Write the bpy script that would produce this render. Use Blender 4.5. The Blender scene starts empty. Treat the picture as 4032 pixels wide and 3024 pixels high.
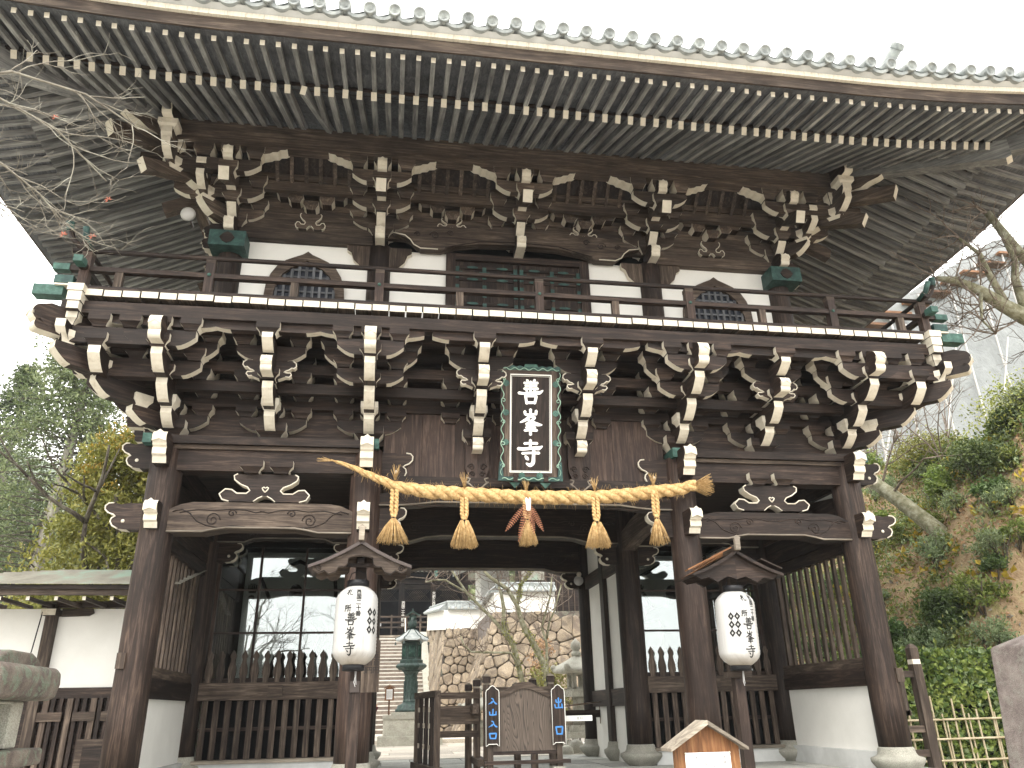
import bpy, bmesh, math, random
from math import radians as RAD, sin, cos, pi, sqrt, atan2, hypot
from mathutils import Vector, Matrix, Euler
random.seed(7)
rnd = random.random
def ru(a, b): return a + (b - a) * rnd()
SC = bpy.context.scene
COL = SC.collection

# ---------------------------------------------------------------- camera
F_, PI_, YA_, RO_ = 3048.5, .3983, .1579, -.021
fw = Vector((sin(YA_)*cos(PI_), cos(YA_)*cos(PI_), sin(PI_)))
rt = Vector((cos(YA_), -sin(YA_), 0)); upv = rt.cross(fw)
R_ = rt*cos(RO_) + upv*sin(RO_); U_ = -rt*sin(RO_) + upv*cos(RO_)
cd = bpy.data.cameras.new('camera'); cam = bpy.data.objects.new('camera', cd); COL.objects.link(cam)
cam.matrix_world = Matrix(((R_.x, U_.x, -fw.x, -1.686), (R_.y, U_.y, -fw.y, -9.4745), (R_.z, U_.z, -fw.z, .496), (0, 0, 0, 1)))
cd.sensor_width = 36; cd.lens = F_/4032*36; cd.clip_start = .05; cd.clip_end = 2000
SC.camera = cam
# ---------------------------------------------------------------- sky, sun, exposure
W = bpy.data.worlds.new('World'); SC.world = W; W.use_nodes = True
nt = W.node_tree; nt.nodes.clear()
sky = nt.nodes.new('ShaderNodeTexSky'); sky.sky_type = 'NISHITA'; sky.sun_disc = False
sky.sun_elevation = RAD(50); sky.sun_rotation = RAD(205); sky.air_density = 1.5; sky.dust_density = 4
mx = nt.nodes.new('ShaderNodeMix'); mx.data_type = 'RGBA'; mx.inputs[0].default_value = .88
mx.inputs[7].default_value = (15.3, 15.0, 14.4, 1)
bg = nt.nodes.new('ShaderNodeBackground'); bg.inputs[1].default_value = .12
ow = nt.nodes.new('ShaderNodeOutputWorld')
nt.links.new(sky.outputs[0], mx.inputs[6]); nt.links.new(mx.outputs[2], bg.inputs[0]); nt.links.new(bg.outputs[0], ow.inputs[0])
sl = bpy.data.lights.new('sun', 'SUN'); sl.energy = 1.4; sl.angle = RAD(18); sl.color = (1, .95, .88)
so = bpy.data.objects.new('sun', sl); COL.objects.link(so)
so.rotation_euler = Vector((.35, .75, -1.0)).to_track_quat('-Z', 'Y').to_euler(); so.location = (0, 0, 30)
SC.view_settings.view_transform = 'Standard'; SC.view_settings.look = 'None'
SC.view_settings.exposure = 1.18; SC.view_settings.gamma = 1; SC.view_settings.use_curve_mapping = False
SC.cycles.max_bounces = 8; SC.cycles.diffuse_bounces = 4; SC.cycles.transparent_max_bounces = 12

# ---------------------------------------------------------------- materials
MATS = {}
def mat_new(name):
    m = bpy.data.materials.new(name); m.use_nodes = True
    n = m.node_tree; b = n.nodes['Principled BSDF']; return m, n, b
def N(n, t, **k):
    x = n.nodes.new('ShaderNode' + t)
    for a, v in k.items(): setattr(x, a, v)
    return x
def ramp(n, src, stops):
    r = N(n, 'ValToRGB'); e = r.color_ramp.elements
    while len(e) < len(stops): e.new(.5)
    for i, (p, c) in enumerate(stops):
        e[i].position = p; e[i].color = (c[0], c[1], c[2], 1)
    n.links.new(src, r.inputs[0]); return r
def coords(n, scale, rand=True, loc=(0, 0, 0)):
    tc = N(n, 'TexCoord'); mp = N(n, 'Mapping'); mp.inputs['Scale'].default_value = scale
    if rand:
        oi = N(n, 'ObjectInfo'); ml = N(n, 'Math', operation='MULTIPLY'); ml.inputs[1].default_value = 37.
        n.links.new(oi.outputs['Random'], ml.inputs[0])
        ad = N(n, 'VectorMath', operation='ADD'); n.links.new(tc.outputs['Object'], ad.inputs[0]); n.links.new(ml.outputs[0], ad.inputs[1])
        n.links.new(ad.outputs[0], mp.inputs[0])
    else: n.links.new(tc.outputs['Object'], mp.inputs[0])
    return mp.outputs[0]
def noise(n, vec, scale, detail=4, rough=.55, dist=0):
    x = N(n, 'TexNoise'); x.inputs['Scale'].default_value = scale; x.inputs['Detail'].default_value = detail
    x.inputs['Roughness'].default_value = rough; x.inputs['Distortion'].default_value = dist
    n.links.new(vec, x.inputs['Vector']); return x.outputs['Fac']
def mixc(n, fac, a, b, mode='MIX'):
    m = N(n, 'Mix', data_type='RGBA', blend_type=mode)
    for s, i in ((fac, 0), (a, 6), (b, 7)):
        if hasattr(s, 'is_linked') or hasattr(s, 'links'): n.links.new(s, m.inputs[i])
        elif isinstance(s, (int, float)): m.inputs[i].default_value = s
        else: m.inputs[i].default_value = (*s[:3], 1)
    return m.outputs[2]
def bump(n, b, h, st=.3, dist=.01):
    x = N(n, 'Bump'); x.inputs['Strength'].default_value = st; x.inputs['Distance'].default_value = dist
    n.links.new(h, x.inputs['Height']); n.links.new(x.outputs[0], b.inputs['Normal'])
def objrand(n, lo, hi):
    oi = N(n, 'ObjectInfo'); mr = N(n, 'MapRange'); mr.inputs[3].default_value = lo; mr.inputs[4].default_value = hi
    n.links.new(oi.outputs['Random'], mr.inputs[0]); return mr.outputs[0]

WOOD = {  # dark, mid, light, roughness
 'dark': ((.0064, .0038, .0029), (.0200, .0125, .0095), (.074, .050, .038), .62),
 'red':  ((.011, .0065, .005), (.033, .0200, .0152), (.094, .064, .050), .6),
 'mid':  ((.018, .0125, .0098), (.060, .044, .034), (.165, .130, .100), .72),
 'grey': ((.075, .077, .080), (.19, .192, .19), (.34, .34, .32), .85),  # weathered rafter wood, its tone raised to carry glare over the eaves
 'slate': ((.045, .047, .052), (.10, .105, .115), (.17, .175, .18), .85),  # roof boarding lightened towards blue in place of glare; also window lattice
 'pale': ((.12, .10, .08), (.24, .21, .17), (.38, .34, .28), .8),
 'orange': ((.06, .025, .010), (.15, .066, .026), (.30, .16, .07), .6),
}
def wood(kind, ax):
    key = 'wood_%s_%s' % (kind, ax)
    if key in MATS: return MATS[key]
    m, n, b = mat_new(key); d, md, l, ro = WOOD[kind]
    sc = {'x': (1.0, 16, 16), 'y': (16, 1.0, 16), 'z': (16, 16, 1.0)}[ax]
    v = coords(n, sc)
    g = noise(n, v, 1.0, 7, .62, 1.6)
    v2 = coords(n, tuple(3.2*q if q > 2 else q*4 for q in sc))
    f = noise(n, v2, 2.0, 3, .7, .3)
    v3 = coords(n, (1, 1, 1)); p = noise(n, v3, 1.7, 3, .6)
    ma = N(n, 'Math', operation='MULTIPLY_ADD'); n.links.new(f, ma.inputs[0]); ma.inputs[1].default_value = .35; n.links.new(g, ma.inputs[2])
    r = ramp(n, ma.outputs[0], [(.42, d), (.68, md), (.93, l)])
    pr = ramp(n, p, [(.3, (.62, .6, .6)), (.7, (1.3, 1.3, 1.28))])
    c = mixc(n, 1.0, r.outputs[0], pr.outputs[0], 'MULTIPLY')
    hs = N(n, 'HueSaturation'); n.links.new(c, hs.inputs['Color']); n.links.new(objrand(n, .72, 1.38), hs.inputs['Value'])
    n.links.new(hs.outputs[0], b.inputs['Base Color'])
    b.inputs['Roughness'].default_value = ro; b.inputs['Specular IOR Level'].default_value = .28
    bump(n, b, ma.outputs[0], .55, .006)
    MATS[key] = m; return m
def simple(key, c1, c2, scale=3, ro=.8, st=.2, bd=.01, c3=None, detail=6, metallic=0, spec=.3, rand=True, stretch=(1, 1, 1)):
    if key in MATS: return MATS[key]
    m, n, b = mat_new(key); v = coords(n, stretch, rand)
    h = noise(n, v, scale, detail, .62, .2)
    st_ = [(.35, c1), (.65, c2)]
    if c3: st_ = [(.32, c1), (.52, c2), (.72, c3)]
    r = ramp(n, h, st_)
    n.links.new(r.outputs[0], b.inputs['Base Color']); b.inputs['Roughness'].default_value = ro
    b.inputs['Metallic'].default_value = metallic; b.inputs['Specular IOR Level'].default_value = spec
    h2 = noise(n, v, scale*6, 4, .6); bump(n, b, h2, st, bd)
    MATS[key] = m; return m
def flat(key, c, ro=.7, spec=.3):
    if key in MATS: return MATS[key]
    m, n, b = mat_new(key); b.inputs['Base Color'].default_value = (*c, 1); b.inputs['Roughness'].default_value = ro
    b.inputs['Specular IOR Level'].default_value = spec; MATS[key] = m; return m
def stone_mat(key, c1, c2, c3, lich=(.30, .36, .27), amt=.5, scale=4):
    if key in MATS: return MATS[key]
    m, n, b = mat_new(key); v = coords(n, (1, 1, 1))
    h = noise(n, v, scale, 8, .65, .3); r = ramp(n, h, [(.3, c1), (.52, c2), (.75, c3)])
    li = noise(n, v, scale*1.7, 6, .7, .6); lr = ramp(n, li, [(.5, (0, 0, 0)), (.6, (amt, amt, amt))])
    c = mixc(n, lr.outputs[0], r.outputs[0], lich)
    sp = noise(n, v, scale*22, 2, .6); sr = ramp(n, sp, [(.35, (.7, .7, .7)), (.65, (1.15, 1.15, 1.15))])
    c = mixc(n, 1.0, c, sr.outputs[0], 'MULTIPLY')
    hs = N(n, 'HueSaturation'); n.links.new(c, hs.inputs['Color']); n.links.new(objrand(n, .8, 1.2), hs.inputs['Value'])
    n.links.new(hs.outputs[0], b.inputs['Base Color']); b.inputs['Roughness'].default_value = .9
    ad = N(n, 'Math', operation='ADD'); n.links.new(h, ad.inputs[0]); n.links.new(sp, ad.inputs[1])
    bump(n, b, ad.outputs[0], .6, .012); MATS[key] = m; return m
def leaf_mat(key, c1, c2, c3=None, trans=.25, scale=1.3):
    if key in MATS: return MATS[key]
    m, n, b = mat_new(key); tc = N(n, 'TexCoord'); 
    h = noise(n, tc.outputs['Object'], scale, 5, .75)
    h2 = noise(n, tc.outputs['Object'], scale*14, 2, .6)
    ma = N(n, 'Math', operation='MULTIPLY_ADD'); n.links.new(h2, ma.inputs[0]); ma.inputs[1].default_value = .7
    sb = N(n, 'Math', operation='SUBTRACT'); n.links.new(h, sb.inputs[0]); sb.inputs[1].default_value = .35; n.links.new(sb.outputs[0], ma.inputs[2])
    st = [(.3, c1), (.7, c2)]
    if c3: st = [(.25, c1), (.5, c2), (.75, c3)]
    r = ramp(n, ma.outputs[0], st)
    hs = N(n, 'HueSaturation'); n.links.new(r.outputs[0], hs.inputs['Color']); n.links.new(objrand(n, .8, 1.25), hs.inputs['Value']); n.links.new(objrand(n, .485, .515), hs.inputs['Hue'])
    n.links.new(hs.outputs[0], b.inputs['Base Color']); b.inputs['Roughness'].default_value = .5; b.inputs['Specular IOR Level'].default_value = .35
    tr = N(n, 'BsdfTranslucent'); n.links.new(hs.outputs[0], tr.inputs[0])
    ms = N(n, 'MixShader'); ms.inputs[0].default_value = trans
    n.links.new(b.outputs[0], ms.inputs[1]); n.links.new(tr.outputs[0], ms.inputs[2])
    n.links.new(ms.outputs[0], n.nodes['Material Output'].inputs[0]); MATS[key] = m; return m

def white_paint():
    m, n, b = mat_new('white_paint'); v = coords(n, (1, 1, 1))
    a = noise(n, v, 9, 6, .7, .4); r = ramp(n, a, [(.25, (.42, .36, .27)), (.42, (.60, .55, .45)), (.6, (.67, .62, .52))])
    n.links.new(r.outputs[0], b.inputs['Base Color']); b.inputs['Roughness'].default_value = .75
    bump(n, b, noise(n, v, 40, 3), .15, .004); return m
MATS['white'] = white_paint()
simple('plaster', (.76, .75, .71), (.82, .81, .77), 2.2, .85, .08, .004, spec=.2)
simple('base_plaster', (.46, .47, .46), (.66, .67, .66), 1.6, .85, .1, .004)
simple('tile', (.16, .18, .18), (.27, .29, .285), 9, .55, .3, .004, c3=(.36, .39, .37), spec=.4)
simple('patina', (.018, .052, .043), (.038, .100, .080), 12, .6, .25, .003, c3=(.085, .18, .145), spec=.4)
simple('patina_pale', (.16, .27, .21), (.26, .40, .31), 14, .6, .2, .002, c3=(.38, .50, .40))
simple('patina_dark', (.012, .035, .034), (.025, .065, .058), 12, .6, .2, .003, c3=(.05, .12, .10), spec=.4)
simple('bronze', (.009, .020, .018), (.020, .040, .035), 14, .55, .4, .004, c3=(.055, .095, .078), spec=.4)
simple('copper_roof', (.15, .14, .115), (.24, .23, .19), 2.4, .55, .15, .004, c3=(.22, .34, .27), spec=.45, stretch=(1, .35, 1))
simple('straw', (.32, .19, .075), (.52, .345, .155), 30, .75, .5, .004, c3=(.70, .52, .28), spec=.2)
simple('dry_fern', (.20, .075, .040), (.36, .17, .10), 25, .75, .2, .003)
simple('bark', (.035, .028, .022), (.10, .085, .065), 10, .9, .8, .02, c3=(.20, .20, .15), stretch=(1, 1, .25))
simple('bark_pale', (.12, .105, .085), (.24, .22, .18), 8, .9, .6, .01, c3=(.36, .36, .30), stretch=(1, 1, .3))
simple('bark_lichen', (.11, .11, .06), (.22, .21, .14), 9, .9, .8, .02, c3=(.36, .37, .29))
simple('twig', (.10, .075, .06), (.22, .18, .145), 12, .9, .3, .004)
simple('bamboo', (.30, .25, .15), (.46, .40, .28), 6, .5, .1, .003, stretch=(1, 1, .2))
simple('soil', (.24, .16, .09), (.38, .28, .17), 3.5, .95, 1, .05, c3=(.28, .29, .11), detail=10)
simple('gravel', (.30, .28, .25), (.42, .40, .36), 9, .95, .6, .01)
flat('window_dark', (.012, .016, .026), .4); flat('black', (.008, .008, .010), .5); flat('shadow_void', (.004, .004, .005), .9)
flat('blue_paint', (.055, .21, .52), .55); flat('ink', (.012, .012, .012), .6); flat('white_letter', (.84, .83, .78), .6)
flat('sign_white', (.75, .76, .74), .5); flat('paper', (.80, .80, .80), .6); flat('metal', (.45, .44, .42), .35, .6)
flat('dark_metal', (.05, .035, .03), .4, .5); flat('brown_metal', (.10, .055, .03), .4)
stone_mat('granite', (.27, .26, .22), (.36, .35, .30), (.44, .43, .37), amt=.15, scale=5)
stone_mat('lichen_stone', (.075, .058, .05), (.15, .12, .10), (.25, .22, .18), (.17, .22, .16), .8, 7)
stone_mat('wall_joint', (.04, .03, .025), (.08, .062, .05), (.13, .105, .085), amt=.3, scale=6)
stone_mat('wall_stone', (.15, .115, .082), (.28, .225, .16), (.42, .35, .26), (.10, .08, .07), .6, 2.2)
stone_mat('step_stone', (.11, .085, .07), (.18, .145, .12), (.26, .22, .18), (.17, .15, .12), .5, 5)
stone_mat('step_edge', (.60, .58, .52), (.68, .66, .60), (.74, .72, .66), (.4, .38, .33), .3, 5)
stone_mat('paving', (.42, .37, .30), (.52, .47, .40), (.58, .54, .46), (.36, .33, .29), .3, 2.5)
stone_mat('floor_stone', (.28, .29, .27), (.38, .39, .36), (.46, .45, .41), (.24, .25, .22), .5, 3)
stone_mat('dark_stone', (.085, .065, .06), (.15, .125, .115), (.23, .20, .18), (.20, .2, .17), .5, 9)
leaf_mat('leaf_dark', (.030, .056, .017), (.080, .128, .038), (.16, .22, .07))
leaf_mat('leaf_mid', (.06, .095, .022), (.17, .225, .05), (.34, .37, .11))
leaf_mat('leaf_pale', (.10, .145, .07), (.22, .28, .14), (.34, .40, .23))
leaf_mat('leaf_podo', (.07, .085, .018), (.22, .235, .05), (.44, .41, .10), scale=1.1)
leaf_mat('leaf_tip', (.24, .18, .025), (.42, .30, .04), (.55, .42, .06))
leaf_mat('leaf_conifer', (.06, .085, .038), (.135, .165, .07), (.25, .27, .12), scale=.8)
leaf_mat('leaf_dry', (.22, .125, .065), (.40, .25, .135), (.54, .40, .24), .15, 3)
leaf_mat('leaf_yellow', (.40, .31, .03), (.58, .48, .07), None, .3)
leaf_mat('moss', (.085, .10, .02), (.19, .20, .045), (.32, .30, .08), .1, 3)
leaf_mat('forest', (.04, .065, .035), (.085, .12, .06), (.16, .16, .10), .2, .15)

def paper_mat():
    m, n, b = mat_new('lantern_paper'); v = coords(n, (1, 1, .25))
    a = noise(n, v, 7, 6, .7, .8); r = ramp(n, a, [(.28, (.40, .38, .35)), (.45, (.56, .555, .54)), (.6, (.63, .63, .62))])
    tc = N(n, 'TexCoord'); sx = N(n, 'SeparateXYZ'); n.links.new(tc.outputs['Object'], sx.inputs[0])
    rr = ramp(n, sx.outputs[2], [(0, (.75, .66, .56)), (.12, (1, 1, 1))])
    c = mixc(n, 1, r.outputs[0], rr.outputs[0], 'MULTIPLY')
    n.links.new(c, b.inputs['Base Color']); b.inputs['Roughness'].default_value = .35; b.inputs['Coat Weight'].default_value = .15
    tr = N(n, 'BsdfTranslucent'); n.links.new(c, tr.inputs[0]); ms = N(n, 'MixShader'); ms.inputs[0].default_value = .25
    n.links.new(b.outputs[0], ms.inputs[1]); n.links.new(tr.outputs[0], ms.inputs[2]); n.links.new(ms.outputs[0], n.nodes['Material Output'].inputs[0])
    return m
MATS['lantern_paper'] = paper_mat()
def glass_mat():
    m, n, b = mat_new('glass'); n.nodes.remove(b)
    t = N(n, 'BsdfTransparent'); t.inputs[0].default_value = (.80, .84, .83, 1)
    g = N(n, 'BsdfGlossy'); g.inputs['Roughness'].default_value = 0.004; g.inputs[0].default_value = (.9, .95, .97, 1)
    lw = N(n, 'LayerWeight'); lw.inputs[0].default_value = .35
    mr = N(n, 'MapRange'); mr.inputs[3].default_value = .17; mr.inputs[4].default_value = .8; n.links.new(lw.outputs[0], mr.inputs[0])
    ms = N(n, 'MixShader'); n.links.new(mr.outputs[0], ms.inputs[0]); n.links.new(t.outputs[0], ms.inputs[1]); n.links.new(g.outputs[0], ms.inputs[2])
    n.links.new(ms.outputs[0], n.nodes['Material Output'].inputs[0]); return m
MATS['glass'] = glass_mat()
def net_mat():
    m, n, b = mat_new('sheeting'); b.inputs['Base Color'].default_value = (.17, .19, .19, 1); b.inputs['Roughness'].default_value = .5
    v = coords(n, (1, 1, 1), False); h = noise(n, v, 1.2, 5, .6, .4); r = ramp(n, h, [(.35, (.13, .14, .138)), (.65, (.185, .198, .193))]); n.links.new(r.outputs[0], b.inputs['Base Color'])
    t = N(n, 'BsdfTransparent'); ms = N(n, 'MixShader'); ms.inputs[0].default_value = .05
    n.links.new(b.outputs[0], ms.inputs[1]); n.links.new(t.outputs[0], ms.inputs[2]); n.links.new(ms.outputs[0], n.nodes['Material Output'].inputs[0]); bump(n, b, h, .8, .2)
    return m
MATS['sheeting'] = net_mat()
def board_mat():   # barrier board with strong cathedral grain
    m, n, b = mat_new('board_grain'); v = coords(n, (1, 1, 1), False)
    mp = N(n, 'Mapping'); mp.inputs['Scale'].default_value = (3.3, 1, .42); n.links.new(v, mp.inputs[0])
    h = noise(n, mp.outputs[0], 1.5, 1.5, .4, .35)
    w = N(n, 'Math', operation='MULTIPLY'); w.inputs[1].default_value = 34; n.links.new(h, w.inputs[0])
    fr = N(n, 'Math', operation='FRACT'); n.links.new(w.outputs[0], fr.inputs[0])
    r = ramp(n, fr.outputs[0], [(0, (.030, .022, .018)), (.18, (.115, .088, .068)), (.75, (.085, .064, .050)), (1, (.035, .026, .021))])
    fn = noise(n, coords(n, (60, 60, 2.5), False), 1.5, 3, .7); fr2 = ramp(n, fn, [(.3, (.7, .7, .7)), (.7, (1.25, 1.25, 1.25))])
    c = mixc(n, 1, r.outputs[0], fr2.outputs[0], 'MULTIPLY'); n.links.new(c, b.inputs['Base Color']); b.inputs['Roughness'].default_value = .75
    bump(n, b, fr.outputs[0], .3, .003); return m
MATS['board_grain'] = board_mat()

# ---------------------------------------------------------------- mesh helpers
class MB:
    def __init__(s): s.v = []; s.f = []; s.m = []; s.sm = []; s.names = []
    def mi(s, n):
        if n not in s.names: s.names.append(n)
        return s.names.index(n)
    def add(s, vs, fs, ms, smooth=False, T=None):
        o = len(s.v)
        s.v += [tuple(T @ Vector(p)) if T is not None else tuple(p) for p in vs]
        for i, f in enumerate(fs):
            s.f.append([o+q for q in f]); s.m.append(s.mi(ms if isinstance(ms, str) else ms[i])); s.sm.append(smooth)
        return s
    def box(s, x0, x1, y0, y1, z0, z1, m='dark', side=None, T=None):
        vs = [(x, y, z) for z in (z0, z1) for y in (y0, y1) for x in (x0, x1)]
        fs = [(0, 2, 3, 1), (4, 5, 7, 6), (0, 1, 5, 4), (2, 6, 7, 3), (0, 4, 6, 2), (1, 3, 7, 5)]
        ks = ['-z', '+z', '-y', '+y', '-x', '+x']; side = side or {}
        return s.add(vs, fs, [side.get(k, m) for k in ks], T=T)
    def prism(s, pts, ax, a0, a1, m='dark', em=None, T=None, back=None):
        n = len(pts)
        def P(u, w, a): return {'y': (u, a, w), 'x': (a, u, w), 'z': (u, w, a)}[ax]
        vs = [P(u, w, a0) for u, w in pts] + [P(u, w, a1) for u, w in pts]
        fs = [tuple(range(n))[::-1], tuple(range(n, 2*n))] + [(i, (i+1) % n, n+(i+1) % n, n+i) for i in range(n)]
        return s.add(vs, fs, [m, back or m] + [(em[i] if em and em[i] else m) for i in range(n)], T=T)
    def lathe(s, prof, seg=20, m='dark', T=None, smooth=True, mf=None, cap=True):
        vs = []; fs = []; ms = []; n = len(prof)
        for r, z in prof:
            for k in range(seg): a = 2*pi*k/seg; vs.append((r*cos(a), r*sin(a), z))
        for i in range(n-1):
            for k in range(seg):
                fs.append((i*seg+k, i*seg+(k+1) % seg, (i+1)*seg+(k+1) % seg, (i+1)*seg+k)); ms.append(mf(i) if mf else m)
        if cap: fs += [tuple(range(seg))[::-1], tuple((n-1)*seg+k for k in range(seg))]; ms += [ms[0], ms[-1]]
        return s.add(vs, fs, ms, smooth, T)
    def cyl(s, p, q, r0, r1=None, m='dark', seg=12, smooth=True, capm=None):
        r1 = r0 if r1 is None else r1; p = Vector(p); q = Vector(q); d = (q-p); L = d.length
        T = Matrix.Translation(p) @ d.to_track_quat('Z', 'Y').to_matrix().to_4x4()
        vs = [(r0*cos(2*pi*k/seg), r0*sin(2*pi*k/seg), 0) for k in range(seg)] + [(r1*cos(2*pi*k/seg), r1*sin(2*pi*k/seg), L) for k in range(seg)]
        s.add(vs, [(k, (k+1) % seg, seg+(k+1) % seg, seg+k) for k in range(seg)], m, smooth, T)
        return s.add(vs, [tuple(range(seg))[::-1], tuple(range(seg, 2*seg))], capm or m, False, T)
    def tube(s, pts, rad, m='dark', seg=8, smooth=True):
        pts = [Vector(p) for p in pts]; n = len(pts); rad = rad if isinstance(rad, (list, tuple)) else [rad]*n
        vs = []; fs = []; t0 = None; nx = None
        for i, p in enumerate(pts):
            t = (pts[min(i+1, n-1)] - pts[max(i-1, 0)])
            t = t.normalized() if t.length > 1e-9 else Vector((0, 0, 1))
            if nx is None: nx = t.orthogonal().normalized()
            else: nx = (nx - t*nx.dot(t)); nx = nx.normalized() if nx.length > 1e-6 else t.orthogonal().normalized()
            ny = t.cross(nx)
            for k in range(seg):
                a = 2*pi*k/seg; vs.append(tuple(p + (nx*cos(a) + ny*sin(a))*rad[i]))
        for i in range(n-1):
            for k in range(seg): fs.append((i*seg+k, i*seg+(k+1) % seg, (i+1)*seg+(k+1) % seg, (i+1)*seg+k))
        fs += [tuple(range(seg))[::-1], tuple((n-1)*seg+k for k in range(seg))]
        return s.add(vs, fs, m, smooth)
    def mesh(s, name='mesh', recalc=True):
        me = bpy.data.meshes.new(name); me.from_pydata(s.v, [], s.f)
        vv = s.v; dims = [max(p[i] for p in vv) - min(p[i] for p in vv) for i in range(3)]
        ax = 'xyz'[dims.index(max(dims))]
        for nm in s.names:
            me.materials.append(wood(nm.split('_')[0], nm.split('_')[1] if '_' in nm else ax) if nm.split('_')[0] in WOOD and (nm.split('_')[-1] in 'xyz' or '_' not in nm) else MATS[nm])
        me.polygons.foreach_set('material_index', s.m); me.polygons.foreach_set('use_smooth', s.sm)
        if recalc:
            b = bmesh.new(); b.from_mesh(me); bmesh.ops.recalc_face_normals(b, faces=b.faces); b.to_mesh(me); b.free()
        me.update(); return me
    def build(s, name, parent=None, loc=(0, 0, 0), rot=(0, 0, 0), recalc=True, **tags):
        return inst(s.mesh(name, recalc), name, parent, loc, rot, **tags)
def inst(me, name, parent=None, loc=(0, 0, 0), rot=(0, 0, 0), scale=None, label=None, category=None, group=None, kind=None):
    o = bpy.data.objects.new(name, me); COL.objects.link(o); o.parent = parent; o.location = loc; o.rotation_euler = rot
    if scale: o.scale = scale
    tag(o, label, category, group, kind); return o
def tag(o, label=None, category=None, group=None, kind=None):
    if label: o['label'] = label
    if category: o['category'] = category
    if group: o['group'] = group
    if kind: o['kind'] = kind
    return o
def empty(name, loc=(0, 0, 0), rz=0, **t):
    o = bpy.data.objects.new(name, None); COL.objects.link(o); o.location = loc; o.rotation_euler = (0, 0, rz); o.empty_display_size = .1
    return tag(o, **t)
def copy_tree(o, parent=None):
    c = o.copy(); COL.objects.link(c); c.parent = parent
    for ch in o.children: copy_tree(ch, c)
    return c
def cloud(name, pts, size, m, aspect=1.6, parent=None, up=.3, loc=(0, 0, 0), nrm=None, mix=None, **t):
    """leaf-sized bent quads at the given points; mix = [(material, share)]"""
    mb = MB(); mats = [m] if not mix else [q[0] for q in mix]
    vs = []; fs = []; mi = []
    for p in pts:
        s = size*ru(.6, 1.4); d = Vector((ru(-1, 1), ru(-1, 1), ru(-1, 1)+up)).normalized()
        sd = d.orthogonal().normalized(); sd.rotate(Matrix.Rotation(ru(0, 6.28), 3, d)); p = Vector(p)
        nn = d.cross(sd)*s*.18
        o = len(vs)
        vs += [tuple(p), tuple(p+d*s*.5+sd*s/aspect*.5+nn), tuple(p+d*s), tuple(p+d*s*.5-sd*s/aspect*.5+nn)]
        fs += [(o, o+1, o+2, o+3)]
        k = 0
        if mix:
            r = rnd(); a = 0
            for j, (_, w) in enumerate(mix):
                a += w
                if r < a: k = j; break
        mi.append(k)
    me = bpy.data.meshes.new(name); me.from_pydata(vs, [], fs)
    for q in mats: me.materials.append(MATS[q])
    me.polygons.foreach_set('material_index', mi); me.update()
    return inst(me, name, parent, loc, **t)
def text(body, size, m, parent, loc, rot=(pi/2, 0, 0), name='lettering', off=0, ext=.001, align='CENTER', vertical=False, gap=1.05):
    c = bpy.data.curves.new('t', 'FONT'); c.body = '\n'.join(body) if vertical else body; c.size = size; c.align_x = align; c.align_y = 'CENTER'
    if vertical: c.space_line = gap
    c.offset = off; c.extrude = ext; c.resolution_u = 3
    o = bpy.data.objects.new('t', c); COL.objects.link(o)
    me = bpy.data.meshes.new_from_object(o.evaluated_get(bpy.context.evaluated_depsgraph_get())); bpy.data.objects.remove(o)
    me.materials.clear(); me.materials.append(MATS[m])
    return inst(me, name, parent, loc, rot)
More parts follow.
